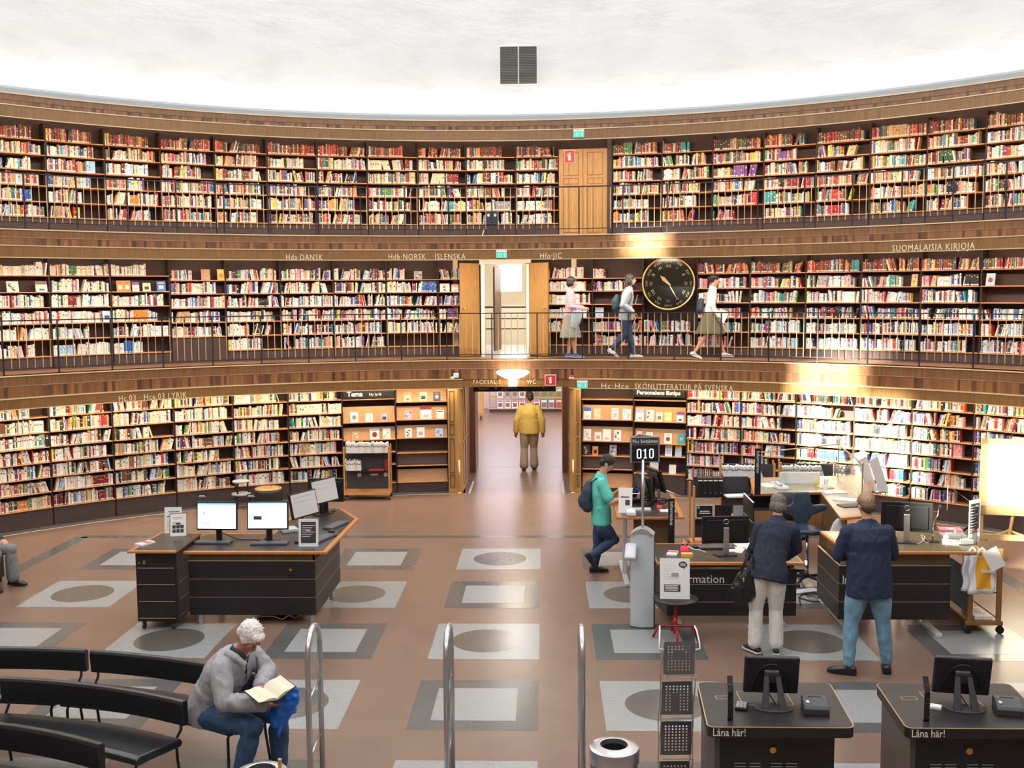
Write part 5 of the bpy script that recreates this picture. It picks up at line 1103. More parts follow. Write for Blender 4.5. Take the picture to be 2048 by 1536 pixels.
# perforated leaflet rack
DARKM = mat('dark_perforated_metal', (.055, .047, .045), .45, .3)
yR = 7.45; zc = [gy(1358, y, yR).z for y in (1316, 1396, 1476, 1556)]; xc = [gy(x, y, yR).x for x, y in ((1358, 1316), (1354, 1396), (1352, 1476), (1349, 1556))]
t = thing('leaflet_rack', 'folding leaflet stand with perforated dark panels and white wire frame', 'rack', (xc[0], yR, 0))
for k in range(4):
    mb = MB(); wd, ht = .225, .235; n = 9; mcols = 7; q = Matrix.Translation((xc[k]-xc[0], 0, zc[k])) @ Matrix.Rotation(R(-1), 4, 'Y') @ Matrix.Rotation(R(-28), 4, 'X')
    # perforated sheet: grid with holes
    gx = [-wd/2+.035+i*(wd-.07)/6 for i in range(7)]; gy_ = [-ht/2+.035+i*(ht-.07)/8 for i in range(9)]; hs = .0052
    xs = sorted([-wd/2, wd/2]+[g_+s*hs for g_ in gx for s in (-1, 1)]); ys = sorted([-ht/2, ht/2]+[g_+s*hs for g_ in gy_ for s in (-1, 1)])
    idx = {}; vs = []
    for i, x in enumerate(xs):
        for j, y in enumerate(ys): idx[i, j] = len(vs); vs.append((x+.01*y/ht*2, 0, y))
    fs = []
    for i in range(len(xs)-1):
        for j in range(len(ys)-1):
            hole = (i % 2 == 1 and j % 2 == 1); gi, gj = i//2, j//2
            if hole and not (2 <= gi <= 4 and 4 <= gj <= 6 and k == 0) and not (k == 1 and gi in (2, 3) and gj < 6): continue
            fs.append((idx[i, j], idx[i+1, j], idx[i+1, j+1], idx[i, j+1]))
    mb.add(vs, fs); mb.xf(q); o = mb.build('perforated_panel', DARKM, t, recalc=False); o.modifiers.new('s', 'SOLIDIFY').thickness = .003
    mb = MB(); b0 = q @ Vector((-wd/2, -.0, -ht/2)); b1 = q @ Vector((wd/2, 0, -ht/2)); mb.tube([b0, b0+Vector((0, -.045, -.01)), b1+Vector((0, -.045, -.01)), b1], .004, 6); mb.build('panel_lip', STEEL, t)
zt_ = zc[0]
mb = MB()
for s in (-1, 1):
    x = s*.135; mb.tube([(x*.95, .12, zt_+.20), (x*1.0, .06, zt_+.19), (x*1.08, -.02, zt_+.12), (x*1.1, -.03, zt_+.08), (x*.85, -.035, zt_+.075)], .006, 8)
mb.build('top_loop', WHITE, t, True)
mb = MB(); mb.cyl((-.128, .12, zt_+.20), (.128, .12, zt_+.20), .006); mb.build('top_bar', BLACK, t)
for s in (-1, 1):
    pts = []
    for k in range(5): z = zt_+.14-.31*k; pts.append((s*.125+(xc[min(k, 3)]-xc[0]), .05 if k % 2 == 0 else -.05, max(z, .01)))
    mb = MB(); mb.tube(pts, .0045, 6); mb.build('zigzag_wire', STEEL, t)
    pts = [(p_[0]-s*.008, -p_[1], p_[2]) for p_ in pts]; mb = MB(); mb.tube(pts, .0045, 6); mb.build('zigzag_wire', STEEL, t)
mb = MB(); mb.bx(-.16, .16, -.15, .15, 0, .015); mb.build('foot', BLACK, t)
# ================================================================== security gates
for k, (px, lbl) in enumerate(((617, 'leftmost of three tubular steel security gates, with glass panel'), (893, 'middle of three tubular steel security gates'), (1165, 'rightmost of three tubular steel security gates, beside the bin'))):
    y0, y1 = 7.30, 7.70; x = gy(px, 1400, y0).x+.0; zt_ = 1.43
    t = thing('security_gate', lbl, 'security gate', (x, 7.5, 0), 0, 'security gates at the exit')
    pts = [(0, -.2, 0), (0, -.2, zt_-.2)]+[(0, -.2*math.cos(a_*PI/8), zt_-.2+.2*math.sin(a_*PI/8)) for a_ in range(1, 8)]+[(0, .2, zt_-.2), (0, .2, 0)]
    mb = MB(); mb.tube(pts, .022, 14, side=(1, 0, 0)); mb.build('tube_frame', mat('gate_steel', (.55, .56, .58), .22, .75), t, True)
    for z in (.98, .55): mb = MB(); mb.cyl((0, -.2, z-.05), (0, .2, z), .009, n=10); mb.build('rung', STEEL, t, True)
    if k == 0:
        mb = MB(); mb.add([(0, -.185, .03), (0, .185, .03), (0, .185, zt_-.2)]+[(0, .185*math.cos(a_*PI/8), zt_-.2+.185*math.sin(a_*PI/8)) for a_ in range(1, 8)]+[(0, -.185, zt_-.2)], [tuple(range(11))]); o = mb.build('glass_panel', CLEAR, t); o.modifiers.new('s', 'SOLIDIFY').thickness = .006
# ================================================================== bins
def bin_(loc, label, body, rod=False):
    t = thing('waste_bin', label, 'bin', loc); mb = MB(); mb.lathe([(.145, 0), (.15, .02), (.163, .70)], 36, cap=True); mb.build('bin_body', body, t, True)
    mb = MB(); mb.lathe([(.170, .70), (.172, .70), (.172, .785), (.168, .795), (.10, .815), (.094, .813), (.094, .77), (.09, .77)], 40); lab(mb.build('rim', STEEL, t, True), 'brushed steel rim with round opening'); t.children[-1].data.set_sharp_from_angle(angle=R(35))
    mb = MB(); mb.lathe([(.01, .60), (.088, .60), (.088, .78)], 24); mb.build('liner', BLACK, t, True)
    if rod: mb = MB(); mb.bx(.115, .135, -.01, .01, .80, .885); mb.build('handle', BRASS, t)
bin_(tuple(gz(1228, 1492, .80)-Vector((0, 0, .8))), 'blue-grey waste bin with steel rim beside the right security gate', mat('bin_blue_grey', (.10, .16, .22), .35, .3))
bin_(tuple(gz(522, 1543, .80)-Vector((0, 0, .8))), 'steel-rimmed waste bin at the bottom edge, below the reading man', mat('bin_dark', (.06, .06, .07), .35, .3), True)
# ================================================================== self-service lending stations
def station(x0, lbl, first=True):
    t = thing('lending_station', f'black self-service lending station reading Låna här!, {lbl}', 'lending station', (x0, 6.75, 0), 0, 'lending stations in the foreground')
    def rr(x0_, x1_, y0_, y1_, r_, sk=0):
        P = []
        for cx_, cy_, a0_ in ((x1_-r_, y1_-r_, 0), (x0_+r_, y1_-r_, 90), (x0_+r_, y0_+r_, 180), (x1_-r_, y0_+r_, 270)):
            for i in range(5): a = R(a0_+i*22.5); P.append((cx_+r_*math.cos(a), cy_+r_*math.sin(a)))
        return [(x+sk*(y-y0_), y) for x, y in P]
    mb = MB(); mb.prism(rr(0, .975, 0, .80, .05, .06), .925, .993, 0); mb.prism(rr(-.002, .977, -.002, .802, .05, .06), .993, .998, 1); mb.prism(rr(.006, .969, .006, .794, .045, .06), .998, 1.0, 0); mb.build('top', [BLACKM, GOLDL], t)
    mb = MB(); mb.bx(.10, .87, .10, .70, .0, .925, 0); mb.build('cabinet', mat('station_black', (.014, .014, .016), .35), t)
    mb = MB(); mb.bx(.065, .10, .10, .70, 0, .925); mb.build('side_cheek', mat('station_brown', (.10, .075, .07), .4), t)
    mb = MB(); mb.cyl((.455, .085, .80), (.455, .10, .80), .022, n=16); mb.build('lock', BRASS, t)
    mb = MB()
    for gx0 in (.20, .30, .445, .545):
        for k in range(9): mb.bx(gx0, gx0+.075, .094, .10, .70-.022*k, .704-.022*k)
    mb.build('vent_slots', GREYM, t)
    text_flat('Låna här!', .075, WHITE, t, (.145, -.0015, .958), bold=.0003, width=.215)
    def ol(x0_, x1_, y0_, y1_, w_, nm):
        mb = MB(); [mb.bx(*b, 1.0, 1.0012) for b in ((x0_, x1_, y0_, y0_+w_), (x0_, x1_, y1_-w_, y1_), (x0_, x0_+w_, y0_, y1_), (x1_-w_, x1_, y0_, y1_))]; lab(mb.build(nm, GOLDL, t), 'gold outline inlaid in the top')
    ol(.135, .245, .47, .53, .006, 'marking'); ol(.30, .66, .36, .62, .006, 'marking')
    # monitor on A-stand, seen from behind
    m_ = thing('touch_monitor', f'black touch-screen monitor seen from behind on the {lbl.split(" ")[0]} lending station', 'monitor', (x0+.50, 6.75+.28, 1.0), R(-4) if first else R(-9), 'touch monitors')
    q = Matrix.Translation((0, .13, .195)) @ Matrix.Rotation(R(16), 4, 'X')
    mb = MB(); mb.bx(-.19, .19, -.0, .035, -.15, .15); mb.xf(q); mb.build('housing', mat('monitor_charcoal', (.022, .021, .027), .42), m_, bevel=.012, seg=3)
    mb = MB(); mb.bx(-.17, .17, .035, .038, -.13, .13); mb.xf(q); mb.build('screen', DGREY, m_)
    mb = MB(); pts = [(.13*math.cos(a), -.004, -.12+.22*math.sin(a)) for a in [PI*i/16 for i in range(17)]]; mb.tube(pts, .007, 6, side=(0, 1, 0)); mb.xf(q); mb.build('back_ridge', mat('monitor_charcoal', (.022, .021, .027), .42), m_, True)
    mb = MB(); mb.bx(-.048, .048, -.012, -.0, .035, .047); mb.xf(q); mb.build('port_strip', GREYM, m_)
    mb = MB()
    for s in (-1, 1): mb.add([(s*.055, .085, .22), (s*.02, .085, .22), (s*.035, -.035, .008), (s*.085, -.035, .008), (s*.055, .11, .22), (s*.02, .11, .22), (s*.035, .0, .008), (s*.085, .0, .008)], [(0, 1, 2, 3), (7, 6, 5, 4), (0, 3, 7, 4), (1, 5, 6, 2), (0, 4, 5, 1), (3, 2, 6, 7)])
    mb.bx(-.055, .055, .08, .115, .16, .225); mb.build('stand', mat('monitor_charcoal', (.022, .021, .027), .42), m_, bevel=.004)
    mb = MB(); mb.prism([(.13*math.cos(a)*1.0, .02+.075*math.sin(a)) for a in [2*PI*i/24 for i in range(24)]], 0, .01); mb.build('foot', DGREY, m_, bevel=.003)
    mb = MB(); mb.tube([(-.05, .12, .18), (-.03, .06, .1), (.02, .05, .02), (.0, .1, .012)], .004, 6); mb.build('cable', BLACK, m_, True)
    b_ = thing('scanner_post', f'slim black bracket post on the {lbl.split(" ")[0]} lending station', 'post', (x0+.17, 6.75+.10, 1.0), R(0), 'scanner posts'); mb = MB(); mb.add([], []); mb.bx(-.018, .018, 0, .012, .0, .20); mb.bx(-.018, .018, -.0, .03, 0, .008); rotbox(mb, (0, .025, .245), (.036, .012, .11), 'X', -28); mb.build('bracket', BLACK, b_, bevel=.002)
    mb = MB(); [mb.ball((s*.008, -.001 if z < .2 else .018, z), .003, 6, 4) for s in (-1, 1) for z in (.03, .125, .245)]; mb.build('screws', CHROME, b_)
    if first:
        k_ = thing('keypad', 'small black number keypad on the left lending station', 'keypad', (x0+.285, 6.75+.32, 1.0), R(-15)); mb = MB(); mb.bx(-.042, .042, -.06, .06, 0, .02); mb.build('case', BLACK, k_, bevel=.004); mb = MB()
        for i in range(3):
            for j in range(4): mb.bx(-.034+.024*i, -.014+.024*i, -.05+.026*j, -.03+.026*j, .02, .026)
        mb.build('keys', GREYM, k_)
    else:
        k_ = thing('card_reader', 'small white card reader on the right lending station', 'card reader', (x0+.30, 6.75+.33, 1.0), R(-25)); mb = MB(); mb.bx(-.05, .05, -.03, .03, 0, .022); mb.build('case', WHITE, k_, bevel=.004); mb = MB(); mb.bx(-.045, -.02, -.02, .02, .022, .024); mb.build('slot', GREYM, k_)
    r_ = thing('receipt_printer', f'black receipt printer on the {lbl.split(" ")[0]} lending station', 'printer', (x0+.78, 6.75+.27, 1.0), R(-6) if first else R(-12), 'receipt printers')
    mb = MB(); mb.rings([[(-.085, y, z) for y, z in ((-.09, 0), (-.09, .045), (-.07, .062), (.03, .085), (.09, .08), (.09, 0))], [(.085, y, z) for y, z in ((-.09, 0), (-.09, .045), (-.07, .062), (.03, .085), (.09, .08), (.09, 0))]]); mb.build('housing', DGREY, r_, bevel=.006)
    mb = MB(); mb.bx(-.045, .045, .035, .05, .082, .088); mb.build('paper_slot', BLACK, r_); mb = MB(); rotbox(mb, (-.055, -.03, .076), (.02, .03, .002), 'X', 13); mb.build('label_sticker', LGREY, r_)
station(1.074, 'left one beside the leaflet rack', True); station(2.385, 'right one at the picture edge', False)
# ================================================================== upholstered benches on concentric arcs
BC = Vector((-4.93, 3.73, 0)); LEATH = mat('black_leather', (.014, .015, .018), .30, spec=.6, bump=.15, nscale=40)
def bp(r_, a, z): return (BC.x+r_*math.sin(R(a)), BC.y+r_*math.cos(R(a)), z)
def bench(rb, a0, a1, label):
    t = thing('bench', label, 'bench', (0, 0, 0), 0, 'black waiting benches'); n = 14
    def sw(prof, nm, bev):
        mb = MB(); mb.rings([[bp(r_, a0+.15+(a1-a0-.3)*i/n, z) for r_, z in prof] for i in range(n+1)]); o = mb.build(nm, LEATH, t, bevel=bev, seg=3); return o
    sw([(rb-.49, .39), (rb-.49, .435), (rb-.45, .455), (rb-.05, .435), (rb-.03, .40), (rb-.05, .37)], 'seat', .012)
    sw([(rb-.02, .52), (rb-.035, .70), (rb-.02, .725), (rb+.015, .725), (rb+.035, .70), (rb+.035, .52)], 'backrest', .010)
    for a in (a0+.8, a1-.8):
        mb = MB(); mb.tube([bp(rb+.0, a, .55), bp(rb-.0, a, .48), bp(rb-.055, a, .42), bp(rb-.045, a, .25), bp(rb+.0, a, .0)], .012, 8); mb.build('leg', BLACK, t, True)
        mb = MB(); mb.tube([bp(rb-.06, a, .375), bp(rb-.45, a, .375), bp(rb-.46, a, .35), bp(rb-.46, a, .0)], .012, 8); mb.build('leg', BLACK, t, True)
bench(5.32, -12, 8.8, 'black leather bench in the back row, left edge of the picture'); bench(5.32, 9.0, 30.2, 'black leather bench in the back row where the man reads')
bench(4.60, 4.6, 27.3, 'black leather bench in the middle row of the waiting area'); bench(4.60, -12, 4.4, 'black leather bench in the middle row at the left edge'); bench(3.76, 6, 28.2, 'black leather bench in the front row, bottom left corner')
# ================================================================== desk of the man in the blazer
t = thing('service_desk', 'black service desk with golden wood top where the man in the blazer stands', 'desk', (0, 0, 0)); Z3 = 1.0
mb = MB(); mb.prism([(3.33, 11.42), (4.86, 11.42), (4.86, 12.44), (3.30, 12.44)], Z3-.03, Z3-.0005, 0); mb.prism([(3.36, 11.46), (4.84, 11.46), (4.84, 12.40), (3.34, 12.40)], Z3-.01, Z3, 1); mb.build('desk_top', [EDGEWOOD, mat('olive_glass_top', (.16, .13, .07), .15)], t, bevel=.004)
mb = MB(); mb.bx(3.36, 4.50, 11.53, 11.55, .83, Z3-.03); mb.bx(3.36, 3.38, 11.55, 12.35, .83, Z3-.03); mb.build('recess_panel', BROWNPAN, t)
for k in range(3):
    z0 = .215+.205*k; mb = MB(); mb.bx(3.29, 4.50, 11.48, 11.50, z0, z0+.2, 0); mb.bx(3.29, 4.50, 11.478, 11.50, z0+.2, z0+.205, 1); mb.build('front_panel', [BLACKM, GOLDL], t)
    mb = MB(); mb.bx(3.27, 3.29, 11.48, 12.40, z0, z0+.2, 0); mb.bx(3.268, 3.29, 11.48, 12.40, z0+.2, z0+.205, 1); mb.build('side_panel', [BLACKM, GOLDL], t)
text_flat('Information', .135, WHITE, t, (3.303, 11.476, .668), align='LEFT', width=.47)
for x in (3.46, 4.40): mb = MB(); mb.bx(x-.035, x+.035, 11.9, 11.96, .04, .25); mb.bx(x-.04, x+.04, 11.5, 12.5, 0, .05); mb.build('leg', LGREY, t, bevel=.012)
monitor(gz(1812, 1083, Z3), R(180-14), 'large black monitor seen from behind beside the man in the blazer', .56, .34, .12, back=True, standm=STEEL)
cable('desk_cable', [gz(1820, 1078, Z3+.006), gz(1835, 1088, Z3+.006), gz(1850, 1076, Z3+.02), gz(1842, 1070, Z3+.006), gz(1852, 1085, Z3+.006), gz(1862, 1080, Z3+.006)], .006, LGREY, 'coiled grey cable beside the big monitor stand')
t = thing('microphone_stand', 'slim chrome gooseneck stand on the service desk', 'stand', gz(1865, 1083, Z3)); mb = MB(); mb.bx(-.07, .07, -.05, .05, 0, .012); mb.build('base', BLACK, t, bevel=.003); mb = MB(); mb.cyl((0, 0, .01), (0, 0, .17), .007); mb.tube([(0, 0, .15), (-.01, 0, .22), (-.03, 0, .27), (-.035, 0, .36)], .006, 8); mb.tube([(0, 0, .17), (.01, 0, .25), (.05, 0, .30), (.06, 0, .38)], .007, 8); mb.build('neck', CHROME, t, True); mb = MB(); rotbox(mb, (.065, -.01, .40), (.03, .03, .06), 'X', 30); mb.build('head', BLACK, t, bevel=.006)
PINK = mat('brochure_pink', (.75, .25, .27), .5); GREYP = mat('brochure_grey', (.42, .40, .42), .5)
sheet('brochure_pile', gz(1900, 1062, Z3), R(-8), .26, .18, ([PINK, PAPER], (-.1, .2, -.2, .2, 1)), 'pink brochure pile at the back of the service desk', 'brochures', .03)
sheet('brochure_pile', gz(1905, 1073, Z3), R(-5), .28, .17, ([GREYP, PAPER],), 'grey brochure pile in the middle of the service desk', 'brochures', .03)
sheet('brochure_pile', gz(1907, 1085, Z3), R(-20), .24, .12, ([PAPER, PINK], (-.3, .4, -.3, .2, 1)), 'red and white brochures at the front edge of the service desk', 'brochures', .02)
sheet('orange_pad', gz(1692, 1089, Z3), R(0), .12, .12, ([mat('pad_orange', (.85, .38, .05), .5)],), 'orange note pad at the left front of the service desk', 'note pad', .03)
p = gz(1948, 1086, Z3)
t = thing('sign_holder', 'tall acrylic sign with dark printed panel at the right of the service desk', 'sign', p, R(38)); mb = MB(); mb.bx(-.11, .11, 0, .008, 0, .50, 0); mb.bx(-.095, .095, -.001, 0, .12, .46, 1)
for i in range(9): mb.bx(-.08, .06-.03*(i % 3), -.002, -.001, .42-.032*i, .428-.032*i, 0)
mb.bx(-.095, .095, -.002, -.001, .13, .155, 2); mb.build('printed_sheet', [WHITE, DGREY, PINK], t)
t = thing('acrylic_box', 'clear acrylic leaflet box at the right end of the service desk', 'box', gz(1933, 1088, Z3), R(5)); mb = MB()
for b in ((-.09, .09, -.06, -.056, 0, .11), (-.09, .09, .056, .06, 0, .13), (-.09, -.086, -.06, .06, 0, .12), (.086, .09, -.06, .06, 0, .12), (-.09, .09, -.06, .06, 0, .004)): mb.bx(*b)
mb.build('box_walls', CLEAR, t); sheet('leaflet_stack', gz(1933, 1088, Z3)+Vector((0, 0, .005)), R(12), .12, .08, ([PAPER],), 'white leaflets inside the clear acrylic box', 'leaflets', .05)
pg = [gz(1893, 1075, Z3), gz(1947, 1088, Z3)]; t = thing('glass_screen', 'slanted clear glass screen at the right of the service desk', 'glass screen', (0, 0, 0)); mb = MB(); a, b = pg; mb.add([(a.x, a.y, Z3), (b.x, b.y, Z3), (b.x, b.y, Z3+.45), (a.x, a.y, Z3+.62)], [(0, 1, 2, 3)]); o = mb.build('pane', CLEAR, t); o.modifiers.new('s', 'SOLIDIFY').thickness = .008
# trolley end-on with carrier bags
t = trolley('book_trolley', (4.95, 12.65, 0), R(90), 'wooden book trolley seen end-on, right of the service desk', 2.0, .36, .98, (.80, .48), wood=mat('trolley_wood', (.30, .15, .05), .4, noise=.12), boards=False)
mb = MB(); mb.bx(-1.0, 1.0, -.10, .12, .52, .53); mb.bx(-.95, .95, .12, .135, .2, .7); mb.build('inner_board', mat('steel_blue_board', (.10, .13, .16), .3), t)
for i, (x, z, c) in enumerate(((-.9, .19, 'white'), (-.72, .19, 'ivory'), (-.8, .56, 'cream'))): 
    mb = MB(); mb.bx(-.10, .10, -.09, .09, 0, .04); o = mb.build('book', [book_mat(c)]); o.location = (4.95, 12.65+x, z-.035+.003); tag(o, f'{("white","ivory","cream")[i]} book lying on the end-on trolley', 'book', 'books on the end-on trolley')
BAG = mat('white_plastic_bag', (.82, .82, .84), .3)
def bag(loc, rz, w_, h_, m_, label, name='carrier_bag', printed=None, rx=0):
    t = thing(name, label, 'bag', loc, rz); mb = MB(); n = 8; k = 8; fr = []; bk = []
    rng = random.Random(4)
    for s, y0 in ((0, -.02), (1, .02)):
        g = [[(x*w_/n-w_/2+(.012*math.sin(j*1.3) if i in (0, n) else 0), y0*(1+.8*math.sin(i*1.1+j*.8)) , -h_*j/k) for i, x in enumerate(range(n+1))] for j in range(k+1)]
        base = len(mb.v); mb.v += [p for row in g for p in row]
        for j in range(k):
            for i in range(n): f = (base+j*(n+1)+i, base+j*(n+1)+i+1, base+(j+1)*(n+1)+i+1, base+(j+1)*(n+1)+i); mb.f.append(f if s else f[::-1]); mb.m.append(1 if (printed and not s and 2 <= i <= 6 and 0 <= j <= 6) else 0)
    N = (n+1)*(k+1)
    for j in range(k): 
        for e_ in (0, n): mb.f.append((j*(n+1)+e_, (j+1)*(n+1)+e_, N+(j+1)*(n+1)+e_, N+j*(n+1)+e_)); mb.m.append(0)
    for i in range(n): mb.f.append((k*(n+1)+i, k*(n+1)+i+1, N+k*(n+1)+i+1, N+k*(n+1)+i)); mb.m.append(0)
    mb.xf(Matrix.Rotation(rx, 4, 'Y')); mb.build('bag_body', [m_, printed or m_], t, True)
    mb = MB(); mb.tube([(-w_*.2, 0, -.01), (-w_*.12, 0, .06), (0, 0, .09), (w_*.12, 0, .06), (w_*.2, 0, -.01)], [(.012, .004)]*5, 8); mb.xf(Matrix.Rotation(rx, 4, 'Y')); mb.build('handle', m_, t, True); return t
pb = gy(1964, 1112, 11.36); b_ = bag((pb.x, pb.y, pb.z), R(3), .27, .42, BAG, 'white carrier bag with orange panel hanging on the end-on trolley', printed=mat('bag_orange', (.85, .42, .03), .4)); text_flat('Biblio', .055, WHITE, b_, (.055, -.045, -.16), bold=.001, width=.15)
pb = gy(1945, 1110, 11.44); bag((pb.x, pb.y, pb.z), R(-3), .20, .40, BAG, 'plain white carrier bag partly hidden behind the orange printed one')
sheet('paper_note', gy(1988, 1118, 11.33), R(0), .17, .24, ([PAPER],), 'white paper note hanging askew on the trolley end', 'paper', .002); bpy.data.objects['paper_note'].rotation_euler = (R(90), R(-28), 0)
t = thing('shoulder_bag', 'black shoulder bag lying on the end-on trolley behind the desk', 'bag', (4.93, 12.45, .80)); mb = MB(); mb.ball((0, 0, .09), (.13, .30, .10), 16, 8); mb.build('bag_body', BLACK, t, True); mb = MB(); mb.tube([(0, -.25, .12), (.05, -.32, .2), (.1, -.25, .26), (.12, -.05, .26), (.1, .1, .15)], .012, 8); mb.build('strap', BLACK, t, True)
# ================================================================== standing desk with printers where the young man leans
t = thing('standing_desk', 'high desk with orange edges where the man in the turquoise shirt leans', 'desk', (0, 0, 0)); Z4 = 1.0
mb = MB(); mb.prism([(.92, 13.20), (1.78, 13.20), (1.84, 14.9), (.92, 14.9)], Z4-.03, Z4-.0005, 0); mb.prism([(.98, 13.22), (1.72, 13.22), (1.78, 14.86), (.98, 14.86)], Z4-.01, Z4, 1); mb.build('desk_top', [EDGEWOOD, DTOP], t, bevel=.003)
mb = MB(); mb.bx(1.15, 1.68, 13.40, 13.42, .55, .97); mb.build('recess_panel', BROWNPAN, t); mb = MB(); mb.bx(1.1, 1.72, 13.35, 13.38, .22, .54, 0); mb.build('front_panel', [BLACKM, GOLDL], t)
for x in (1.08, 1.70): mb = MB(); mb.bx(x-.03, x+.03, 13.95, 14.02, .04, .97); mb.bx(x-.035, x+.035, 13.5, 14.7, 0, .05); mb.build('leg', LGREY, t, bevel=.01)
def info_post(loc, h_, label):
    t = thing('information_post', label, 'sign post', loc, 0, 'black Information posts'); mb = MB(); mb.bx(-.04, .04, -.012, .012, 0, h_); mb.build('post', BLACK, t); text_flat('Information', .065, WHITE, t, (0, -.014, h_-.19), rot=(R(90), R(90), 0), width=.30)
pI = gy(1343, 997, 13.12); info_post((pI.x, 13.12, 0), pI.z, 'narrow black post reading Information, before the standing desk')
pI = gy(1516, 897, 14.42); info_post((pI.x, 14.42, 1.05), pI.z-1.05, 'narrow black post reading Information, on the glass-screened counter')
t = thing('document_holder', 'white card with print leaning at the front left of the standing desk', 'sign', gz(1250, 1026, Z4), R(-10)); mb = MB(); mb.bx(-.09, .09, 0, .005, 0, .33, 0); mb.bx(.0, .06, -.001, 0, .1, .17, 1); mb.bx(-.06, .05, -.001, 0, .2, .215, 1); mb.xf(Matrix.Rotation(R(-14), 4, 'X')); mb.build('card', [PAPER, DGREY], t)
mb = MB(); mb.bx(-.14, .14, -.07, .07, 0, .02, 0); o = mb.build('slim_box', [LGREY]); o.location = gz(1280, 1020, Z4); tag(o, 'flat pale grey tray on the standing desk', 'tray')
mb = MB(); mb.bx(-.10, .10, -.07, .07, 0, .008); o = mb.build('paper_stack', PAPER); o.location = gz(1335, 1022, Z4); tag(o, 'white paper stack at the right front of the standing desk', 'papers')
t = thing('scanner', 'black handheld scanner station with blue mark on the standing desk', 'scanner', gz(1270, 1005, Z4), R(20)); mb = MB(); mb.bx(-.07, .07, -.06, .06, 0, .05); mb.build('base', BLACK, t, bevel=.01); mb = MB(); rotbox(mb, (0, 0, .15), (.09, .05, .16), 'Y', 25); mb.build('head', BLACK, t, bevel=.02); mb = MB(); rotbox(mb, (.03, -.028, .19), (.045, .004, .045), 'Y', 25); mb.build('blue_mark', mat('mark_blue', (.03, .15, .7), .4), t)
p = gz(1290, 1008, Z4); monitor(p, R(105), 'thin dark monitor seen edge-on, front one on the standing desk', .46, .30, .10, tilt=-12); p = gz(1312, 998, Z4); monitor(p, R(108), 'thin dark monitor seen edge-on, rear one on the standing desk', .46, .32, .12, tilt=-16)
t = thing('tangled_cables', 'tangle of black cables around the monitors on the standing desk', 'cables', gz(1310, 1010, Z4)); mb = MB()
rg = random.Random(8); pts = [(rg.uniform(-.16, .18), rg.uniform(-.1, .2), rg.uniform(.01, .10)) for _ in range(26)]; mb.tube(pts, .008, 6); mb.build('cable', BLACK, t, True)
t = thing('swivel_mount', 'silver jointed swivel mount reaching right over the standing desk', 'mount', gz(1318, 1000, Z4)); mb = MB(); mb.tube([(0, 0, 0), (0, 0, .16), (.10, 0, .13), (.30, -.02, .05)], [.018, .018, .014, .012], 8); mb.build('arm', STEEL, t, True)
t = thing('hand_lamp', 'small clear and red gadget on the standing desk beside the pole', 'gadget', gz(1319, 1014, Z4)); mb = MB(); mb.lathe([(.035, 0), (.03, .03)], 14, cap=True); mb.build('red_base', mat('red_glow', (.8, .02, .05), .3), t, True); mb = MB(); mb.lathe([(.03, .03), (.035, .06), (.012, .11)], 14, cap=True); mb.build('clear_top', CLEAR, t, True)
mb = MB(); mb.bx(-.06, .06, -.09, .09, 0, .06); o = mb.build('paper_roll_box', PAPER, None, bevel=.015); o.location = gz(1262, 1030, Z4); tag(o, 'small white box at the near left corner of the standing desk', 'box')
# ================================================================== shelf with binders behind the information desk
random.seed(31)
t = trolley('binder_trolley', (2.62, 15.45, 0), R(2), 'wooden trolley holding black binders behind the information desk', .86, .40, 1.02, (.86, .52), wood=SHELFWOOD, boards=False)
mb = MB(); mb.bx(-.41, .41, .0, .014, .86, 1.12); mb.bx(-.41, .41, .0, .014, .2, .52); mb.build('back_board', mat('charcoal_board', (.045, .045, .05), .6), t)
z = .862
for k in range(5):
    p = gy(1400+k*10.2, 985, 15.28); b_ = thing('ring_binder', f'black ring binder, {ordinal(k+1)} from left in the row behind the information desk', 'binder', (p.x, 15.26, .862), 0, 'black ring binders'); mb = MB(); mb.bx(-.036, .036, 0, .18, 0, .27); mb.build('cover', BLACKM, b_, bevel=.003); mb = MB(); mb.bx(-.03, .03, -.002, 0, .225, .245); mb.build('label_strip', WHITE, b_); mb = MB(); mb.cyl((0, -.002, .05), (0, .004, .05), .010); mb.build('finger_hole', CHROME, b_)
sheet('papers', (2.80, 15.25, .862), R(8), .30, .21, ([PAPER],), 'loose white papers beside the ring binders', 'papers', .02)
for k, (xa, lbl) in enumerate(((1392, 'black poster with white print'), (1430, 'plain black folder'), (1466, 'pale grey folder'))):
    p0 = gy(xa, 1038, 15.22); mb = MB(); mb.bx(0, .25 if k == 0 else .24, 0, .01, 0, .20, 0)
    if k == 0: mb.bx(.01, .245, -.001, 0, .012, .19, 1); mb.bx(.06, .20, -.002, -.001, .10, .115, 0); mb.bx(.05, .21, -.002, -.001, .07, .085, 0); mb.tube([(.04, -.001, .165), (.04, -.002, .165)], .018, 14, m=2)
    o = mb.build('folder', [[WHITE, BLACKM, mat('mark_cyan', (.1, .55, .75), .4)], [BLACKM], [mat('folder_grey', (.45, .47, .5), .5)]][k]); o.location = (p0.x, 15.24-.012*k, .535); tag(o, lbl+' standing on the trolley shelf under the binders', 'folder')
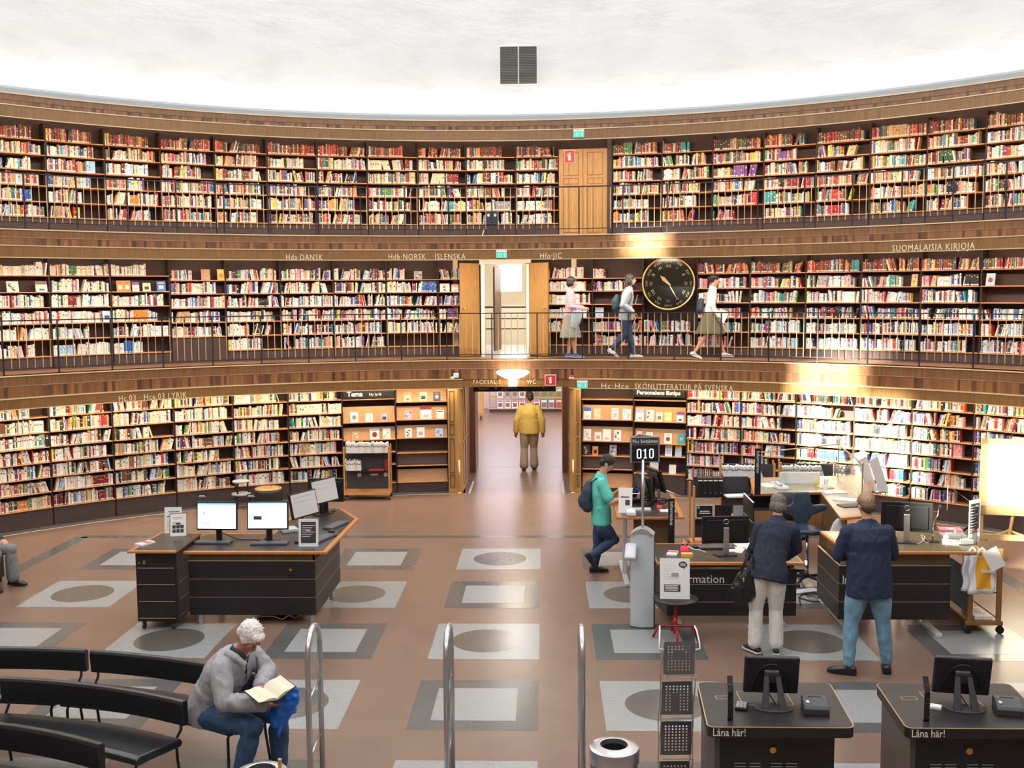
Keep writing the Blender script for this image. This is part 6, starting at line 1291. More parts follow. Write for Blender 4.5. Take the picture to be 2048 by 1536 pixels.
# two further trolleys of pamphlets
for k, (x0, x1, lbl) in enumerate(((1440, 1552, 'left'), (1560, 1672, 'right'))):
    a = gy(x0, 955, 17.0); b = gy(x1, 955, 17.0); xm = (a.x+b.x)/2; zs = a.z
    trolley('pamphlet_trolley', (xm, 17.1, 0), R(-8), f'wooden trolley with slanting white pamphlets, {lbl} one below the right shelves', .86, .38, 1.08, (zs, .55), wood=SHELFWOOD)
    q = Matrix.Translation((xm, 17.1, 0)) @ Matrix.Rotation(R(-8), 4, 'Z')
    books_on(q, -.38, .26, zs, -.17, pal('white:8,ivory:3'), f'pamphlets on the {lbl} pamphlet trolley', f'on the {lbl} pamphlet trolley', 1, (.17, .20), leanall=-20, maxn=26)
# ================================================================== counter with glass screens (right, behind)
t = thing('glass_counter', 'high wooden counter with glass screens behind the saddle chair', 'counter', (0, 0, 0)); ZC = 1.05
A_, B_, C_, D_, E_, F_ = [gz(x, y, ZC) for x, y in ((1506, 988), (1642, 984), (1682, 1036), (1745, 1030), (1742, 950), (1500, 955))]
mb = MB(); mb.prism([(p.x, p.y) for p in (A_, B_, C_, D_, E_, F_)], ZC-.035, ZC-.001, 0); q_ = [(A_+B_)/2]; 
cen = (A_+B_+C_+D_+E_+F_)/6; mb.prism([((p-cen)*.94+cen).xy[:] for p in (A_, B_, C_, D_, E_, F_)], ZC-.01, ZC, 1); mb.build('counter_top', [EDGEWOOD, mat('counter_inlay', (.35, .30, .22), .3)], t, bevel=.004)
mb = MB(); mb.bx(A_.x+.02, B_.x, A_.y+.03, A_.y+.05, .45, .80); mb.build('cupboard_front', mat('cupboard_wood', (.42, .20, .07), .45, noise=.1), t)
mb = MB(); mb.bx(A_.x+.02, B_.x, A_.y+.25, A_.y+.27, .80, 1.0); mb.build('opening_shade_board', BLACK, t)  # black board stands in for the shade inside the open shelf
for k in range(3): mb = MB(); mb.bx(A_.x-.03, A_.x-.01, A_.y-.15, A_.y+.55, .12+.28*k, .395+.28*k, 0); mb.bx(A_.x-.032, A_.x-.01, A_.y-.15, A_.y+.55, .395+.28*k, .40+.28*k, 1); mb.build('side_panel', [BLACKM, WHITE], t)
mb = MB(); mb.prism([(p.x, p.y) for p in (B_+Vector((0, .05, 0)), C_+Vector((.05, .05, 0)), C_+Vector((.1, .08, 0)), B_+Vector((.08, .05, 0)))], .1, ZC-.035); mb.prism([(C_.x+.05, C_.y+.05), (D_.x, D_.y+.05), (D_.x, D_.y+.08), (C_.x+.05, C_.y+.08)], .1, ZC-.1); mb.build('front_panel', BROWNPAN, t)
def gpane(P0, P1, h_, nm):
    t = thing('glass_screen', nm, 'glass screen', (0, 0, 0)); mb = MB(); d = (P1-P0).normalized(); n_ = Vector((-d.y, d.x, 0))*.004
    mb.add([P0-n_, P1-n_, P1-n_+Vector((0, 0, h_)), P0-n_+Vector((0, 0, h_)), P0+n_, P1+n_, P1+n_+Vector((0, 0, h_)), P0+n_+Vector((0, 0, h_))], [(0, 1, 2, 3), (7, 6, 5, 4), (0, 4, 5, 1), (3, 2, 6, 7), (0, 3, 7, 4), (1, 5, 6, 2)]); mb.build('pane', CLEAR, t)
    mb = MB(); mb.tube([P0, P0+Vector((0, 0, h_)), P1+Vector((0, 0, h_)), P1], .011, 6); mb.build('brass_frame', mat('pale_brass', (.55, .46, .30), .35, .5), t)
g0 = gz(1520, 975, ZC); g1 = gz(1676, 955, ZC); g2 = gz(1724, 1000, ZC); hg = gy(1516, 905, g0.y).z-ZC
gpane(g0, g1, hg, 'long clear glass screen with brass rail on the high counter'); gpane(g1, g2, hg*.97, 'short clear glass screen on the right side of the high counter')
# clutter on it
for i, (px, py, a, w_, l_, m_, nm) in enumerate(((1535, 972, 20, .22, .3, PAPER, 'white papers at the left end'), (1555, 968, -15, .2, .28, LGREY, 'grey magazines near the left end'), (1668, 985, 10, .3, .22, PAPER, 'spread white papers in the corner'), (1690, 1000, -25, .30, .2, PAPER, 'open white folder at the right'), (1700, 1012, 15, .28, .2, DGREY, 'dark binder at the right front'), (1650, 975, 5, .2, .2, mat('folder_yellow', (.7, .55, .2), .6), 'yellowish folder in the corner'))):
    sheet('papers', gz(px, py, ZC), R(a), w_, l_, ([m_],), nm+' of the high counter', 'papers', .015)
t = thing('telephone', 'white desk telephone on the high counter', 'telephone', gz(1563, 978, ZC), R(10)); mb = MB(); mb.bx(-.08, .08, -.1, .1, 0, .05); mb.build('base', WHITE, t, bevel=.015); mb = MB(); mb.tube([(-.04, -.09, .08), (-.04, 0, .065), (-.04, .09, .08)], [.025, .016, .025], 8); mb.build('handset', WHITE, t, True)
for i, (px, lbl) in enumerate(((1563, 'left'), (1600, 'right'))):
    p = gz(px+18, 968, ZC); mb = MB(); mb.bx(-.16, .16, 0, .03, 0, .17); o = mb.build('document_box', PAPER, None, bevel=.004); o.location = p; tag(o, f'white document box standing on the high counter, {lbl} of two', 'box', 'white boxes on the counter')
t = thing('pen_cup', 'white cup full of pens on the high counter', 'cup', gz(1650, 982, ZC)); mb = MB(); mb.lathe([(.035, 0), (.04, .10), (.036, .10), (.032, .005)], 18, cap=True); mb.build('cup', WHITE, t, True)
for i, c in enumerate((REDM, BLACK, SCREENB, REDM)): mb = MB(); a = i*1.6; mb.cyl((.01*math.cos(a), .01*math.sin(a), .01), (.04*math.cos(a), .04*math.sin(a), .17), .004); mb.build('pen', c, t)
mb = MB(); mb.lathe([(.02, 0), (.022, .09), (.012, .11), (.012, .13)], 14, cap=True); o = mb.build('glue_bottle', mat('bottle_yellow', (.85, .80, .1), .3), None, True); o.location = gz(1632, 972, ZC); tag(o, 'small yellow bottle on the high counter', 'bottle')
for i, (px, py) in enumerate(((1712, 985), (1735, 985))):
    t = thing('brochure_holder', f'white slanted brochure holder beside the counter, {("left", "right")[i]} of two', 'holder', gz(px, py, .95)+Vector((.25, .3, 0)), R(20)); mb = MB(); rotbox(mb, (0, 0, .20), (.16, .01, .55), 'Y', -22); mb.build('panel', WHITE, t); mb = MB(); mb.bx(-.1, .1, -.06, .06, -.06, -.04); mb.build('foot', GREYM, t)
# ================================================================== chairs
def saddle_chair(loc, rz, label, seat_z=.62, m_=None):
    m_ = m_ or mat('blue_black_leather', (.035, .055, .085), .35, spec=.6); t = thing('saddle_chair', label, 'chair', loc, rz)
    mb = MB(); P = []
    for i in range(13):     # saddle seat, front towards -Y
        s = -1+2*i/12; w2 = .25*(1-.25*max(0, -s)**2)*(1 if abs(s) < .95 else .75); P.append([(w2*math.cos(a)*1.0, s*.22, seat_z+.035*math.sin(a)+.045*(abs(math.cos(a))**2)*(-.6 if s > -.2 else .2)+.03*s*s) for a in [2*PI*j/20 for j in range(20)]])
    mb.rings(P); o = mb.build('seat', m_, t, True)
    ol = [(-.055, 0), (-.10, .06), (-.14, .12), (-.30, .19), (-.335, .22), (-.33, .265), (-.28, .275), (-.16, .26), (-.125, .30), (-.115, .40), (-.10, .44), (.10, .44), (.115, .40), (.125, .30), (.16, .26), (.28, .275), (.33, .265), (.335, .22), (.30, .19), (.14, .12), (.10, .06), (.055, 0)]
    bm = bmesh.new(); fr = []; n = len(ol)
    mb = MB(); mb.v = [(x, .22+.02*(z/.4)-.35*x*x, seat_z+.04+z) for x, z in ol]+[(x, .27+.02*(z/.4)-.35*x*x, seat_z+.04+z) for x, z in ol]; mb.f = [tuple(range(n)), tuple(range(2*n-1, n-1, -1))]+[(i, n+i, n+(i+1) % n, (i+1) % n) for i in range(n)]; mb.m = [0]*len(mb.f)
    o = mb.build('backrest', m_, t, bevel=.018, seg=3); o.data.shade_smooth()
    mb = MB(); mb.tube([(0, .05, seat_z-.03), (0, .24, seat_z-.02), (0, .26, seat_z+.12)], .018, 8); mb.build('back_bracket', BLACK, t, True)
    mb = MB(); mb.cyl((0, 0, .10), (0, 0, seat_z-.02), .020, n=14); mb.cyl((0, 0, .08), (0, 0, .32), .03, n=14); lab(mb.build('gas_column', CHROME, t, True), 'chrome column')
    for k in range(5):
        a = R(72*k+15); c, s = math.cos(a), math.sin(a); mb = MB(); mb.tube([(0, 0, .10), (c*.16, s*.16, .09), (c*.29, s*.29, .065)], [(.022, .018), (.02, .014), (.016, .010)], 8, side=(0, 0, 1)); mb.build('base_arm', BLACK, t, True); mb = MB(); mb.ball((c*.29, s*.29, .03), (.03, .03, .03), 12, 8); mb.build('caster', BLACK, t, True)
saddle_chair((3.47, 13.70, 0), R(4), 'blue-black saddle chair with winged back behind the information desk', .70)
t = thing('office_chair', 'dark grey office chair behind the saddle chair', 'chair', (3.35, 14.15, 0), R(0)); mb = MB(); mb.tube([(-.06, 0, .75), (-.05, .02, .9), (-.05, .03, 1.05), (-.05, .02, 1.13)], [(.14, .03), (.19, .035), (.18, .035), (.12, .02)], 16, side=(1, 0, 0)); mb.build('backrest', mat('charcoal_fabric', (.05, .055, .065), .7), t, True); mb = MB(); mb.ball((0, -.1, .55), (.22, .22, .05), 16, 8); mb.build('seat', mat('charcoal_fabric', (.05, .055, .065), .7), t, True); mb = MB(); mb.cyl((0, 0, .06), (0, 0, .52), .025); mb.bx(-.25, .25, -.03, .03, .03, .07); mb.bx(-.03, .03, -.25, .25, .03, .07); mb.build('base', BLACK, t)
def shell_chair(loc, rz, m_, label):
    t = thing('office_chair', label, 'chair', loc, rz); mb = MB(); n = 10
    g = []
    for i in range(9):
        z = .48+.5*i/8; w2 = .24*(1-.12*abs(i/8-.5)*2)-(.05 if i == 8 else 0); g.append([(w2*(-1+2*j/n), .20+.05*(1-((-1+2*j/n)**2))-.02*i/8, z) for j in range(n+1)]+[(w2*(-1+2*j/n), .225+.05*(1-((-1+2*j/n)**2))-.02*i/8, z) for j in range(n, -1, -1)])
    mb.rings(g); mb.build('backrest', m_, t, bevel=.004); mb = MB(); mb.ball((0, 0, .46), (.24, .24, .05), 18, 8); mb.build('seat', mat('charcoal_fabric', (.05, .055, .065), .7), t, True)
    mb = MB(); mb.cyl((0, 0, .06), (0, 0, .44), .025); mb.build('column', CHROME, t); mb = MB(); mb.bx(-.26, .26, -.025, .025, .04, .07); mb.bx(-.025, .025, -.26, .26, .04, .07); mb.build('base', BLACK, t)
shell_chair((3.90, 12.85, 0), R(185), mat('white_shell', (.8, .82, .84), .3), 'white shell-backed office chair behind the man in the blazer'); shell_chair((4.95, 13.25, 0) if False else (4.45, 13.0, 0), R(170), mat('grey_shell', (.42, .47, .52), .35), 'grey shell-backed office chair behind the big monitor')
t = thing('waste_basket', 'dark red plastic waste basket under the counters', 'basket', (3.75, 13.3, 0)); mb = MB(); mb.lathe([(.10, 0), (.12, .02), (.155, .46), (.165, .47), (.15, .47), (.115, .03)], 20, cap=True); mb.build('basket', mat('dark_red_plastic', (.22, .01, .02), .3), t, True)
t = thing('water_bottle', 'green plastic bottle beside the high counter', 'bottle', (3.93, 13.02, .62)); mb = MB(); mb.lathe([(.04, 0), (.042, .02), (.042, .14), (.015, .18), (.015, .20)], 16, cap=True); mb.build('bottle', mat('bottle_green', (.02, .45, .22), .2), t, True)
mb = MB(); mb.bx(3.80, 4.1, 12.95, 13.15, .0, .62); o = mb.build('drawer_unit', mat('unit_grey', (.20, .22, .24), .5), None, bevel=.006); tag(o, 'low grey drawer unit under the high counter', 'drawer unit')
t = thing('plastic_bag', 'crumpled translucent plastic bag hanging at the counter end', 'bag', (3.72, 13.12, .62)); mb = MB(); mb.tube([(0, 0, .02), (.02, 0, .1), (0, 0, .22), (0, 0, .33), (0, 0, .38)], [(.07, .05), (.12, .07), (.12, .06), (.07, .03), (.02, .02)], 12); mb.build('bag_body', mat('frosted_bag', (.75, .80, .80), .3, alpha=.75), t, True)
for i, (x, y, m_, l_) in enumerate(((3.35, 13.25, LGREY, 'pale power strip on the floor near the saddle chair'), (3.6, 12.85, PAPER, 'white papers on the floor between the desks'))): sheet('floor_item', (x, y, .002), R(20), .35, .14, ([m_],), l_, ('power strip', 'papers')[i], .03)
cable('floor_cable', [(3.2, 13.0, .01), (3.35, 12.8, .02), (3.5, 12.95, .01), (3.45, 13.15, .03), (3.25, 13.1, .01), (3.15, 12.7, .01)], .009, BLACK, 'black cable coiled on the floor between the desks')
# ================================================================== poster easel on the right edge
EW = mat('pale_easel_wood', (.62, .44, .20), .4)
t = thing('poster_easel', 'pale wooden easel frame holding a white poster at the right edge', 'easel', (6.55, 14.55, 0), R(-12))
mb = MB()
W2, z0, z1 = .45, .72, 1.80
mb.bx(-W2, W2, 0, .03, z0, z0+.14); mb.bx(-W2, W2, 0, .03, z1-.08, z1); mb.bx(-W2, -W2+.09, 0, .03, z0, z1); mb.bx(W2-.09, W2, 0, .03, z0, z1); mb.build('frame', EW, t, bevel=.006)
mb = MB(); mb.bx(-W2+.09, W2-.09, .01, .02, z0+.14, z1-.08, 0)
for k in range(5): mb.bx(-.12+.05*k, -.08+.06*k, .008, .01, 1.25+.05*(k % 3), 1.50, 1 if k % 2 else 2)
mb.bx(-.15, .2, .008, .01, 1.12, 1.2, 3); mb.build('poster', [PAPER, mat('pale_orange', (.8, .6, .4), .6), mat('pale_green', (.7, .78, .6), .6), mat('pale_pink', (.85, .6, .6), .6)], t)
for x in (-W2+.03,): mb = MB(); mb.bx(x-.03, x+.03, .03, .07, .02, z1-.2); mb.build('leg', EW, t)
mb = MB(); mb.bx(W2-.06, W2, .03, .07, .02, z1-.2); mb.build('leg', EW, t)
mb = MB(); mb.tube([(0, .4, .02), (0, .3, .3), (0, .05, .75)], .022, 8); mb.build('leg', EW, t)
mb = MB(); mb.tube([(-.35, .05, .35), (0, .28, .45), (.35, .05, .35)], .018, 8); mb.build('brace', EW, t)
mb = MB(); mb.bx(-W2, W2, .02, .05, .36, .44); mb.build('cross_rail', EW, t)
# chair on the upper gallery
p = pc(-1.75, 11.45, 4.962)
t = thing('cafe_chair', 'dark wooden chair with slotted back standing on the upper gallery', 'chair', p, R(0)); CH = mat('blue_black_chair', (.02, .028, .04), .35)
mb = MB(); mb.bx(-.12, .12, .10, .125, .25, .50); mb.build('backrest', CH, t, bevel=.01); mb = MB(); mb.bx(-.13, .13, -.14, .12, .22, .245); mb.build('seat', CH, t, bevel=.008)
[MB().ball((s*.065, .095, .42), (.025, .004, .03), 8, 6).build('back_slot', LGREY, t) for s in (-1, 1)]
for x in (-.11, .11):
    for y in (-.12, .10): mb = MB(); mb.bx(x-.012, x+.012, y-.012, y+.012, 0, .23); mb.build('leg', CH, t)
mb = MB(); rotbox(mb, (-.16, -.1, .07), (.02, .02, .15), 'Y', 14); o = mb.build('white_tube', WHITE); o.location = p; tag(o, 'short white tube leaning against the gallery chair', 'tube')
# ================================================================== people
from mathutils import noise
SKIN = mat('skin_fair', (.60, .31, .20), .5, noise=.06, nscale=25); SKINT = mat('skin_tanned', (.46, .19, .12), .5, noise=.06, nscale=25)
EYEW = mat('eye_white', (.7, .68, .65), .2); IRIS = mat('iris_dark', (.04, .03, .02), .2)
def V(*a): return Vector(a)
def remesh(mb, vox, name, mats, parent, smooth=2, amp=0., fsc=18., stretch=(1, 1, .5), flow=None):
    tmp = mb.build('tmp_form', mats); md = tmp.modifiers.new('r', 'REMESH'); md.mode = 'VOXEL'; md.voxel_size = vox; md.adaptivity = 0
    dg = bpy.context.evaluated_depsgraph_get(); dg.update(); me = bpy.data.meshes.new_from_object(tmp.evaluated_get(dg)); om = tmp.data; bpy.data.objects.remove(tmp); bpy.data.meshes.remove(om)
    bm = bmesh.new(); bm.from_mesh(me)
    for _ in range(smooth): bmesh.ops.smooth_vert(bm, verts=bm.verts, factor=.5, use_axis_x=True, use_axis_y=True, use_axis_z=True)
    bm.normal_update()
    if amp:
        for v in bm.verts:
            p = v.co; q = Vector((p.x*stretch[0], p.y*stretch[1], p.z*stretch[2]))*fsc
            n1 = noise.noise(q); n2 = noise.noise(q*2.3+V(3, 1, 7)); v.co += v.normal*amp*((1-abs(n1)*2.2)*.6+n2*.45)
    bm.to_mesh(me); bm.free(); me.name = name; me.shade_smooth()
    me.materials.clear(); [me.materials.append(m_) for m_ in (mats if isinstance(mats, list) else [mats])]
    o = bpy.data.objects.new(name, me); COL.objects.link(o)
    if parent: o.parent = parent
    return o
def seg(mb, pts, rad, n=14, side=None):
    mb.tube(pts, rad, n, side=side)
    for p, r_ in ((pts[0], rad[0]), (pts[-1], rad[-1])):
        rr = r_ if not isinstance(r_, tuple) else min(r_); mb.ball(p, rr*.98, 12, 8)
    for p, r_ in zip(pts[1:-1], rad[1:-1]): 
        if not isinstance(r_, tuple): mb.ball(p, r_, 12, 8)
def mid(a, b, t=.5): return a+(b-a)*t
def hand(mb, wr, el, nrm, thumb, s=1., curl=.5):
    d = (wr-el).normalized(); nrm = (nrm-d*nrm.dot(d)).normalized(); sd = d.cross(nrm).normalized()
    if sd.dot(thumb) < 0: sd = -sd
    pc_ = wr+d*.045*s; mb.tube([wr-d*.01, wr+d*.02*s, pc_, wr+d*.085*s], [(.026*s, .021*s), (.033*s, .017*s), (.040*s, .015*s), (.036*s, .012*s)], 12, side=sd)
    for k, (off, ln) in enumerate(((.029, .066), (.0095, .075), (-.0105, .070), (-.029, .055))):
        b = wr+d*.082*s+sd*off*s; c = curl*(1+.12*k); pts = [b]; dd = d.copy()
        for j, f in enumerate((.45, .3, .25)):
            ang = c*(.5 if j == 0 else .8); dd = (dd*math.cos(ang)+nrm*math.sin(ang)).normalized(); pts.append(pts[-1]+dd*ln*f*s)
        mb.tube([b-d*.015]+pts, [.0085*s, .009*s, .0085*s, .008*s, .0065*s], 8); mb.ball(pts[-1], .0068*s, 8, 6)
    b = wr+d*.025*s+sd*.028*s; dd = (d*.72+sd*.62+nrm*.25).normalized(); p1 = b+dd*.034*s; dd2 = (d*.9+sd*.2+nrm*.35).normalized(); p2 = p1+dd2*.03*s
    mb.tube([b-dd*.012, b, p1, p2], [.012*s, .012*s, .0098*s, .0075*s], 8); mb.ball(p2, .0075*s, 8, 6)
def head_frame(pos, fwd, up):
    y = -fwd.normalized(); z = (up-y*up.dot(y)).normalized(); x = y.cross(z)
    return Matrix(((x.x, y.x, z.x, pos.x), (x.y, y.y, z.y, pos.y), (x.z, y.z, z.z, pos.z), (0, 0, 0, 1)))
def head(mb, Q, s=1.):
    i0 = len(mb.v)
    mb.ball((0, .012, .030), (.073, .092, .083), 20, 12); mb.ball((0, -.028, -.035), (.056, .055, .068), 16, 10); mb.ball((0, -.045, -.082), (.030, .030, .026), 12, 8)
    mb.tube([(0, -.082, .020), (0, -.098, -.008), (0, -.104, -.022), (0, -.088, -.030)], [.009, .012, .0145, .010], 8)
    mb.ball((0, -.078, .032), (.048, .016, .010), 12, 6); mb.ball((0, -.084, -.052), (.022, .010, .009), 10, 6)
    for e in (-1, 1): mb.ball((e*.073, .010, -.004), (.010, .019, .031), 10, 8); mb.ball((e*.040, -.055, -.018), (.020, .018, .022), 10, 6)
    S = Matrix.Scale(s, 4); mb.xf(Q @ S, i0)
def eyes(Q, s, parent):
    mb = MB(); i0 = 0
    for e in (-1, 1):
        mb = MB(); mb.ball((e*.030, -.074, .006), (.012, .010, .009), 12, 8, m=0); mb.ball((e*.030, -.083, .005), (.005, .0025, .005), 10, 6, m=1); mb.xf(Q @ Matrix.Scale(s, 4)); mb.build('eye', [EYEW, IRIS], parent, True)
    for e in (-1, 1): mb = MB(); mb.tube([(e*.014, -.092, .022), (e*.03, -.090, .028), (e*.047, -.078, .024)], [(.003, .003)]*3, 6); mb.xf(Q @ Matrix.Scale(s, 4)); mb.build('eyebrow', mat('brow_hair', (.10, .06, .04), .8), parent, True)
def hair_blobs(mb, Q, s, style):
    i0 = len(mb.v)
    if style == 'short':
        mb.ball((0, .020, .052), (.083, .097, .084), 20, 12); mb.ball((0, .062, -.002), (.070, .050, .068), 16, 10); mb.ball((0, -.045, .095), (.055, .04, .025), 12, 8)
        for e in (-1, 1): mb.ball((e*.066, .0, .028), (.014, .035, .035), 10, 8)
    elif style == 'bob':
        mb.ball((0, .022, .045), (.088, .100, .085), 20, 12); mb.ball((0, .055, -.02), (.084, .060, .085), 16, 10)
        for e in (-1, 1): mb.ball((e*.072, .012, -.015), (.022, .048, .065), 12, 8)
    elif style == 'long':
        mb.ball((0, .022, .045), (.086, .100, .085), 20, 12); mb.tube([(0, .06, .03), (0, .075, -.08), (0, .08, -.2), (0, .07, -.30)], [(.08, .06), (.085, .05), (.08, .04), (.05, .025)], 14, side=(1, 0, 0))
        for e in (-1, 1): mb.ball((e*.074, .012, -.03), (.018, .04, .08), 12, 8)
    elif style == 'bun': mb.ball((0, .022, .045), (.082, .096, .083), 20, 12); mb.ball((0, .125, .045), (.035, .035, .035), 14, 10); mb.ball((0, .060, .0), (.066, .045, .055), 14, 10)
    elif style == 'swept':
        mb.ball((0, .020, .052), (.084, .098, .082), 20, 12); mb.ball((0, .062, .005), (.070, .050, .064), 16, 10); mb.ball((.0, -.052, .085), (.062, .042, .026), 14, 8)
        for e in (-1, 1): mb.ball((e*.067, -.004, .020), (.016, .040, .045), 12, 8)
        rg = random.Random(5)
        for _ in range(60):
            a = rg.uniform(0, 6.28); r_ = rg.uniform(.02, .075); b = V(r_*math.cos(a), r_*math.sin(a)+.02, .125-.5*r_*r_/.08); mb.tube([b-V(0, 0, .02), b+V(rg.uniform(-.015, .02), rg.uniform(-.02, .02), rg.uniform(.008, .022))], [.010, .003], 5)
    mb.xf(Q @ Matrix.Scale(s, 4), i0)
def shoe(nm, an, toe, m_, parent, sole=None, s=1., up=None):
    """low shoe from ankle towards toe, sole on the plane below"""
    d = (toe-an); d = d-d*0; up = up or V(0, 0, 1); d = (d-up*d.dot(up)).normalized(); sd = d.cross(up).normalized(); base = an-up*.075*s
    prof = [(-.075, .030, .034, .050), (-.06, .036, .045, .075), (-.02, .038, .052, .085), (.04, .040, .045, .065), (.10, .046, .036, .048), (.15, .044, .028, .038), (.185, .030, .020, .026), (.20, .012, .014, .018)]
    mb = MB(); rg = []
    for t_, w_, hc, ht in prof: rg.append([base+d*t_*s+sd*w_*s*math.cos(a)+up*(max(0.012*s, (hc+ht*.55*math.sin(a))*s*.9) if math.sin(a) > -.3 else .012*s) for a in [2*PI*j/16 for j in range(16)]])
    mb.rings(rg); mb.ball(an+up*-.01, .040*s, 12, 8); o = remesh(mb, .006, nm, m_, parent, 2)
    mb = MB(); n = len(prof); pts = [(t_, w_+.004) for t_, w_, _, _ in prof]; L_ = [base+d*t_*s+sd*w_*s for t_, w_ in pts]; R_ = [base+d*t_*s-sd*w_*s for t_, w_ in pts][::-1]; P = L_+R_; k = len(P)
    mb.add(P+[p+up*.018*s for p in P], [tuple(range(k-1, -1, -1)), tuple(range(k, 2*k))]+[(i, (i+1) % k, k+(i+1) % k, k+i) for i in range(k)]); mb.build('sole', sole or m_, o); return o
def person(label, loc, rz, H, J, top, bottom, shoes, hair, skin=SKIN, sleeves='long', legs='long', hem=.10, build=1., fem=False, headfwd=None, headup=None, handn=None, curl=.5, grow=.013, name='person', vox=.0075, wr=.006, skirt=None, showeyes=True, hairamp=.007, trgrow=.016, leggrow=0.):
    """joints J in local metres, forward = -Y"""
    s = H/1.75; t = thing(name, label, 'person', loc, rz)
    g = lambda k, d: Vector(J[k]) if k in J else Vector(d)*s
    pel = g('pel', (0, 0, .93)); wst = g('wst', mid(pel, g('sho', (0, 0, 1.42)), .30)/1 if 'pel' in J else (0, 0, 1.06)); sho = g('sho', (0, 0, 1.42)); nck = g('nck', sho/s+V(0, -.01, .075) if False else (0, 0, 1.50))
    hd = g('head', (0, -.01, 1.625))
    ax = g('side', (1, 0, 0)).normalized(); che = mid(wst, sho, .6)
    sl = J.get('sl') and Vector(J['sl']) or sho+ax*.163*s*build-V(0, 0, .045); sr = J.get('sr') and Vector(J['sr']) or sho-ax*.163*s*build-V(0, 0, .045)
    el, er = g('el', (.245, .01, 1.12)), g('er', (-.245, .01, 1.12)); wl, wr_ = g('wl', (.255, -.03, .87)), g('wr', (-.255, -.03, .87))
    hx = g('hipside', (1, 0, 0)).normalized(); hl, hr = pel+hx*.088*s-V(0, 0, .03*s), pel-hx*.088*s-V(0, 0, .03*s)
    kl, kr = g('kl', (.10, -.01, .49)), g('kr', (-.10, -.01, .49)); al, ar = g('al', (.11, .02, .085)), g('ar', (-.11, .02, .085)); tl, tr = g('tl', (.14, -.15, .0)), g('tr', (-.14, -.15, .0))
    b = build; crotch = pel-(wst-pel).normalized()*.09*s
    W = (.150, .172, .152, .172, .140, .068) if not fem else (.150, .178, .130, .150, .130, .055)
    D = (.095, .112, .100, .118, .085, .062) if not fem else (.095, .115, .088, .105, .072, .052)
    sp = [crotch, pel, wst, che, sho, nck]
    def torso(mb, gr, i0=0, i1=6): mb.tube(sp[i0:i1], [((W[i]*b+gr)*s, (D[i]*b+gr)*s) for i in range(i0, i1)], 22, side=ax)
    def arm(mb, S_, E_, Wr, gr, full=True, e=0):
        a = [.050*b, .047*b, .042, .039, .027]; pts = [S_, mid(S_, E_), E_, mid(E_, Wr, .35), Wr]
        if not full: pts = pts[:2]+[mid(S_, E_, .72)]; a = [.060*b, .056*b, .054*b]
        seg(mb, pts, [(r_+gr)*s for r_ in a]); mb.ball(mid(S_, sho, .35), .052*s*b, 12, 8)
    def leg(mb, Hh, K, A, gr, upto=1., fl=0.):
        pts = [Hh, mid(Hh, K, .45), K, mid(K, A, .3)+V(0, .006, 0), mid(K, A, .92)]; a = [.094*b, .084*b, .058, .058, .040+fl]
        if upto < 1: pts = pts[:3]; pts[2] = mid(Hh, K, .95)
        seg(mb, pts, [(r_+gr)*s for r_ in a[:len(pts)]])
    # skin body, one continuous surface
    mb = MB(); mb.tube(sp[:5]+[mid(sho, nck, .6)], [(W[i]*b*s, D[i]*b*s) for i in range(5)]+[(.060*s, .056*s)], 22, side=ax); seg(mb, [nck-(nck-sho)*.3, mid(nck, hd, .55)], [.056*s, .052*s]); 
    Q = head_frame(hd, Vector(headfwd) if headfwd else V(0, -1, 0), Vector(headup) if headup else (hd-nck)); head(mb, Q, s)
    seg(mb, [sl, mid(sl, el), el, mid(el, wl, .35), wl], [.050*s, .043*s, .036*s, .036*s, .025*s]); seg(mb, [sr, mid(sr, er), er, mid(er, wr_, .35), wr_], [.050*s, .043*s, .036*s, .036*s, .025*s])
    hn = handn or (V(0, -.3, -1), V(0, -.3, -1), ax, -ax)
    hand(mb, wl, el, Vector(hn[0]), Vector(J.get('thl', (-1, -.3, .5))), s, curl); hand(mb, wr_, er, Vector(hn[1]), Vector(J.get('thr', (1, -.3, .5))), s, curl)
    for Hh, K, A in ((hl, kl, al), (hr, kr, ar)): seg(mb, [Hh, mid(Hh, K, .45), K, mid(K, A, .3)+V(0, .008, 0), mid(K, A, .85), A], [.086*s, .074*s, .052*s, .052*s, .034*s, .036*s])
    remesh(mb, vox, 'body', skin, t, 2)
    if showeyes: eyes(Q, s, t)
    # top garment
    mb = MB(); gr = grow; torso(mb, gr, 1, 5)
    dn = (pel-wst).normalized(); hb = pel+dn*hem*s
    mb.tube([mid(wst, che, .3), wst, pel, hb], [((W[2]+.02)*b*s+gr*s, (D[2]+.008)*b*s+gr*s), ((W[2]+.012)*b*s+gr*s, (D[2]+.012)*b*s+gr*s), ((W[1]*b+gr+.004)*s, (D[1]*b+gr+.006)*s), ((W[1]*b+gr+.008)*s, (D[1]*b+gr+.010)*s)], 22, side=ax)
    mb.tube([sho-V(0, 0, .02), mid(sho, nck, .9)], [((W[4]*b+gr)*s, (D[4]*b+gr)*s), (.073*s, .068*s)], 20, side=ax)
    cc = mid(sho, nck, .72); cd = (hd-sho).normalized(); ca = (ax-cd*ax.dot(cd)).normalized(); cb = cd.cross(ca)
    mb.tube([cc+ca*.066*s*math.cos(a)+cb*.063*s*math.sin(a)-cd*.012*math.sin(a)*(-1) for a in [2*PI*i/20 for i in range(20)]], .016*s, 8, closed=True, side=cd)
    for S_, E_, Wr in ((sl, el, wl), (sr, er, wr_)): arm(mb, S_, E_, mid(Wr, E_, .04), gr, sleeves == 'long')
    remesh(mb, .010, top[0], top[1], t, 3, wr, 16)
    # lower garment
    mb = MB()
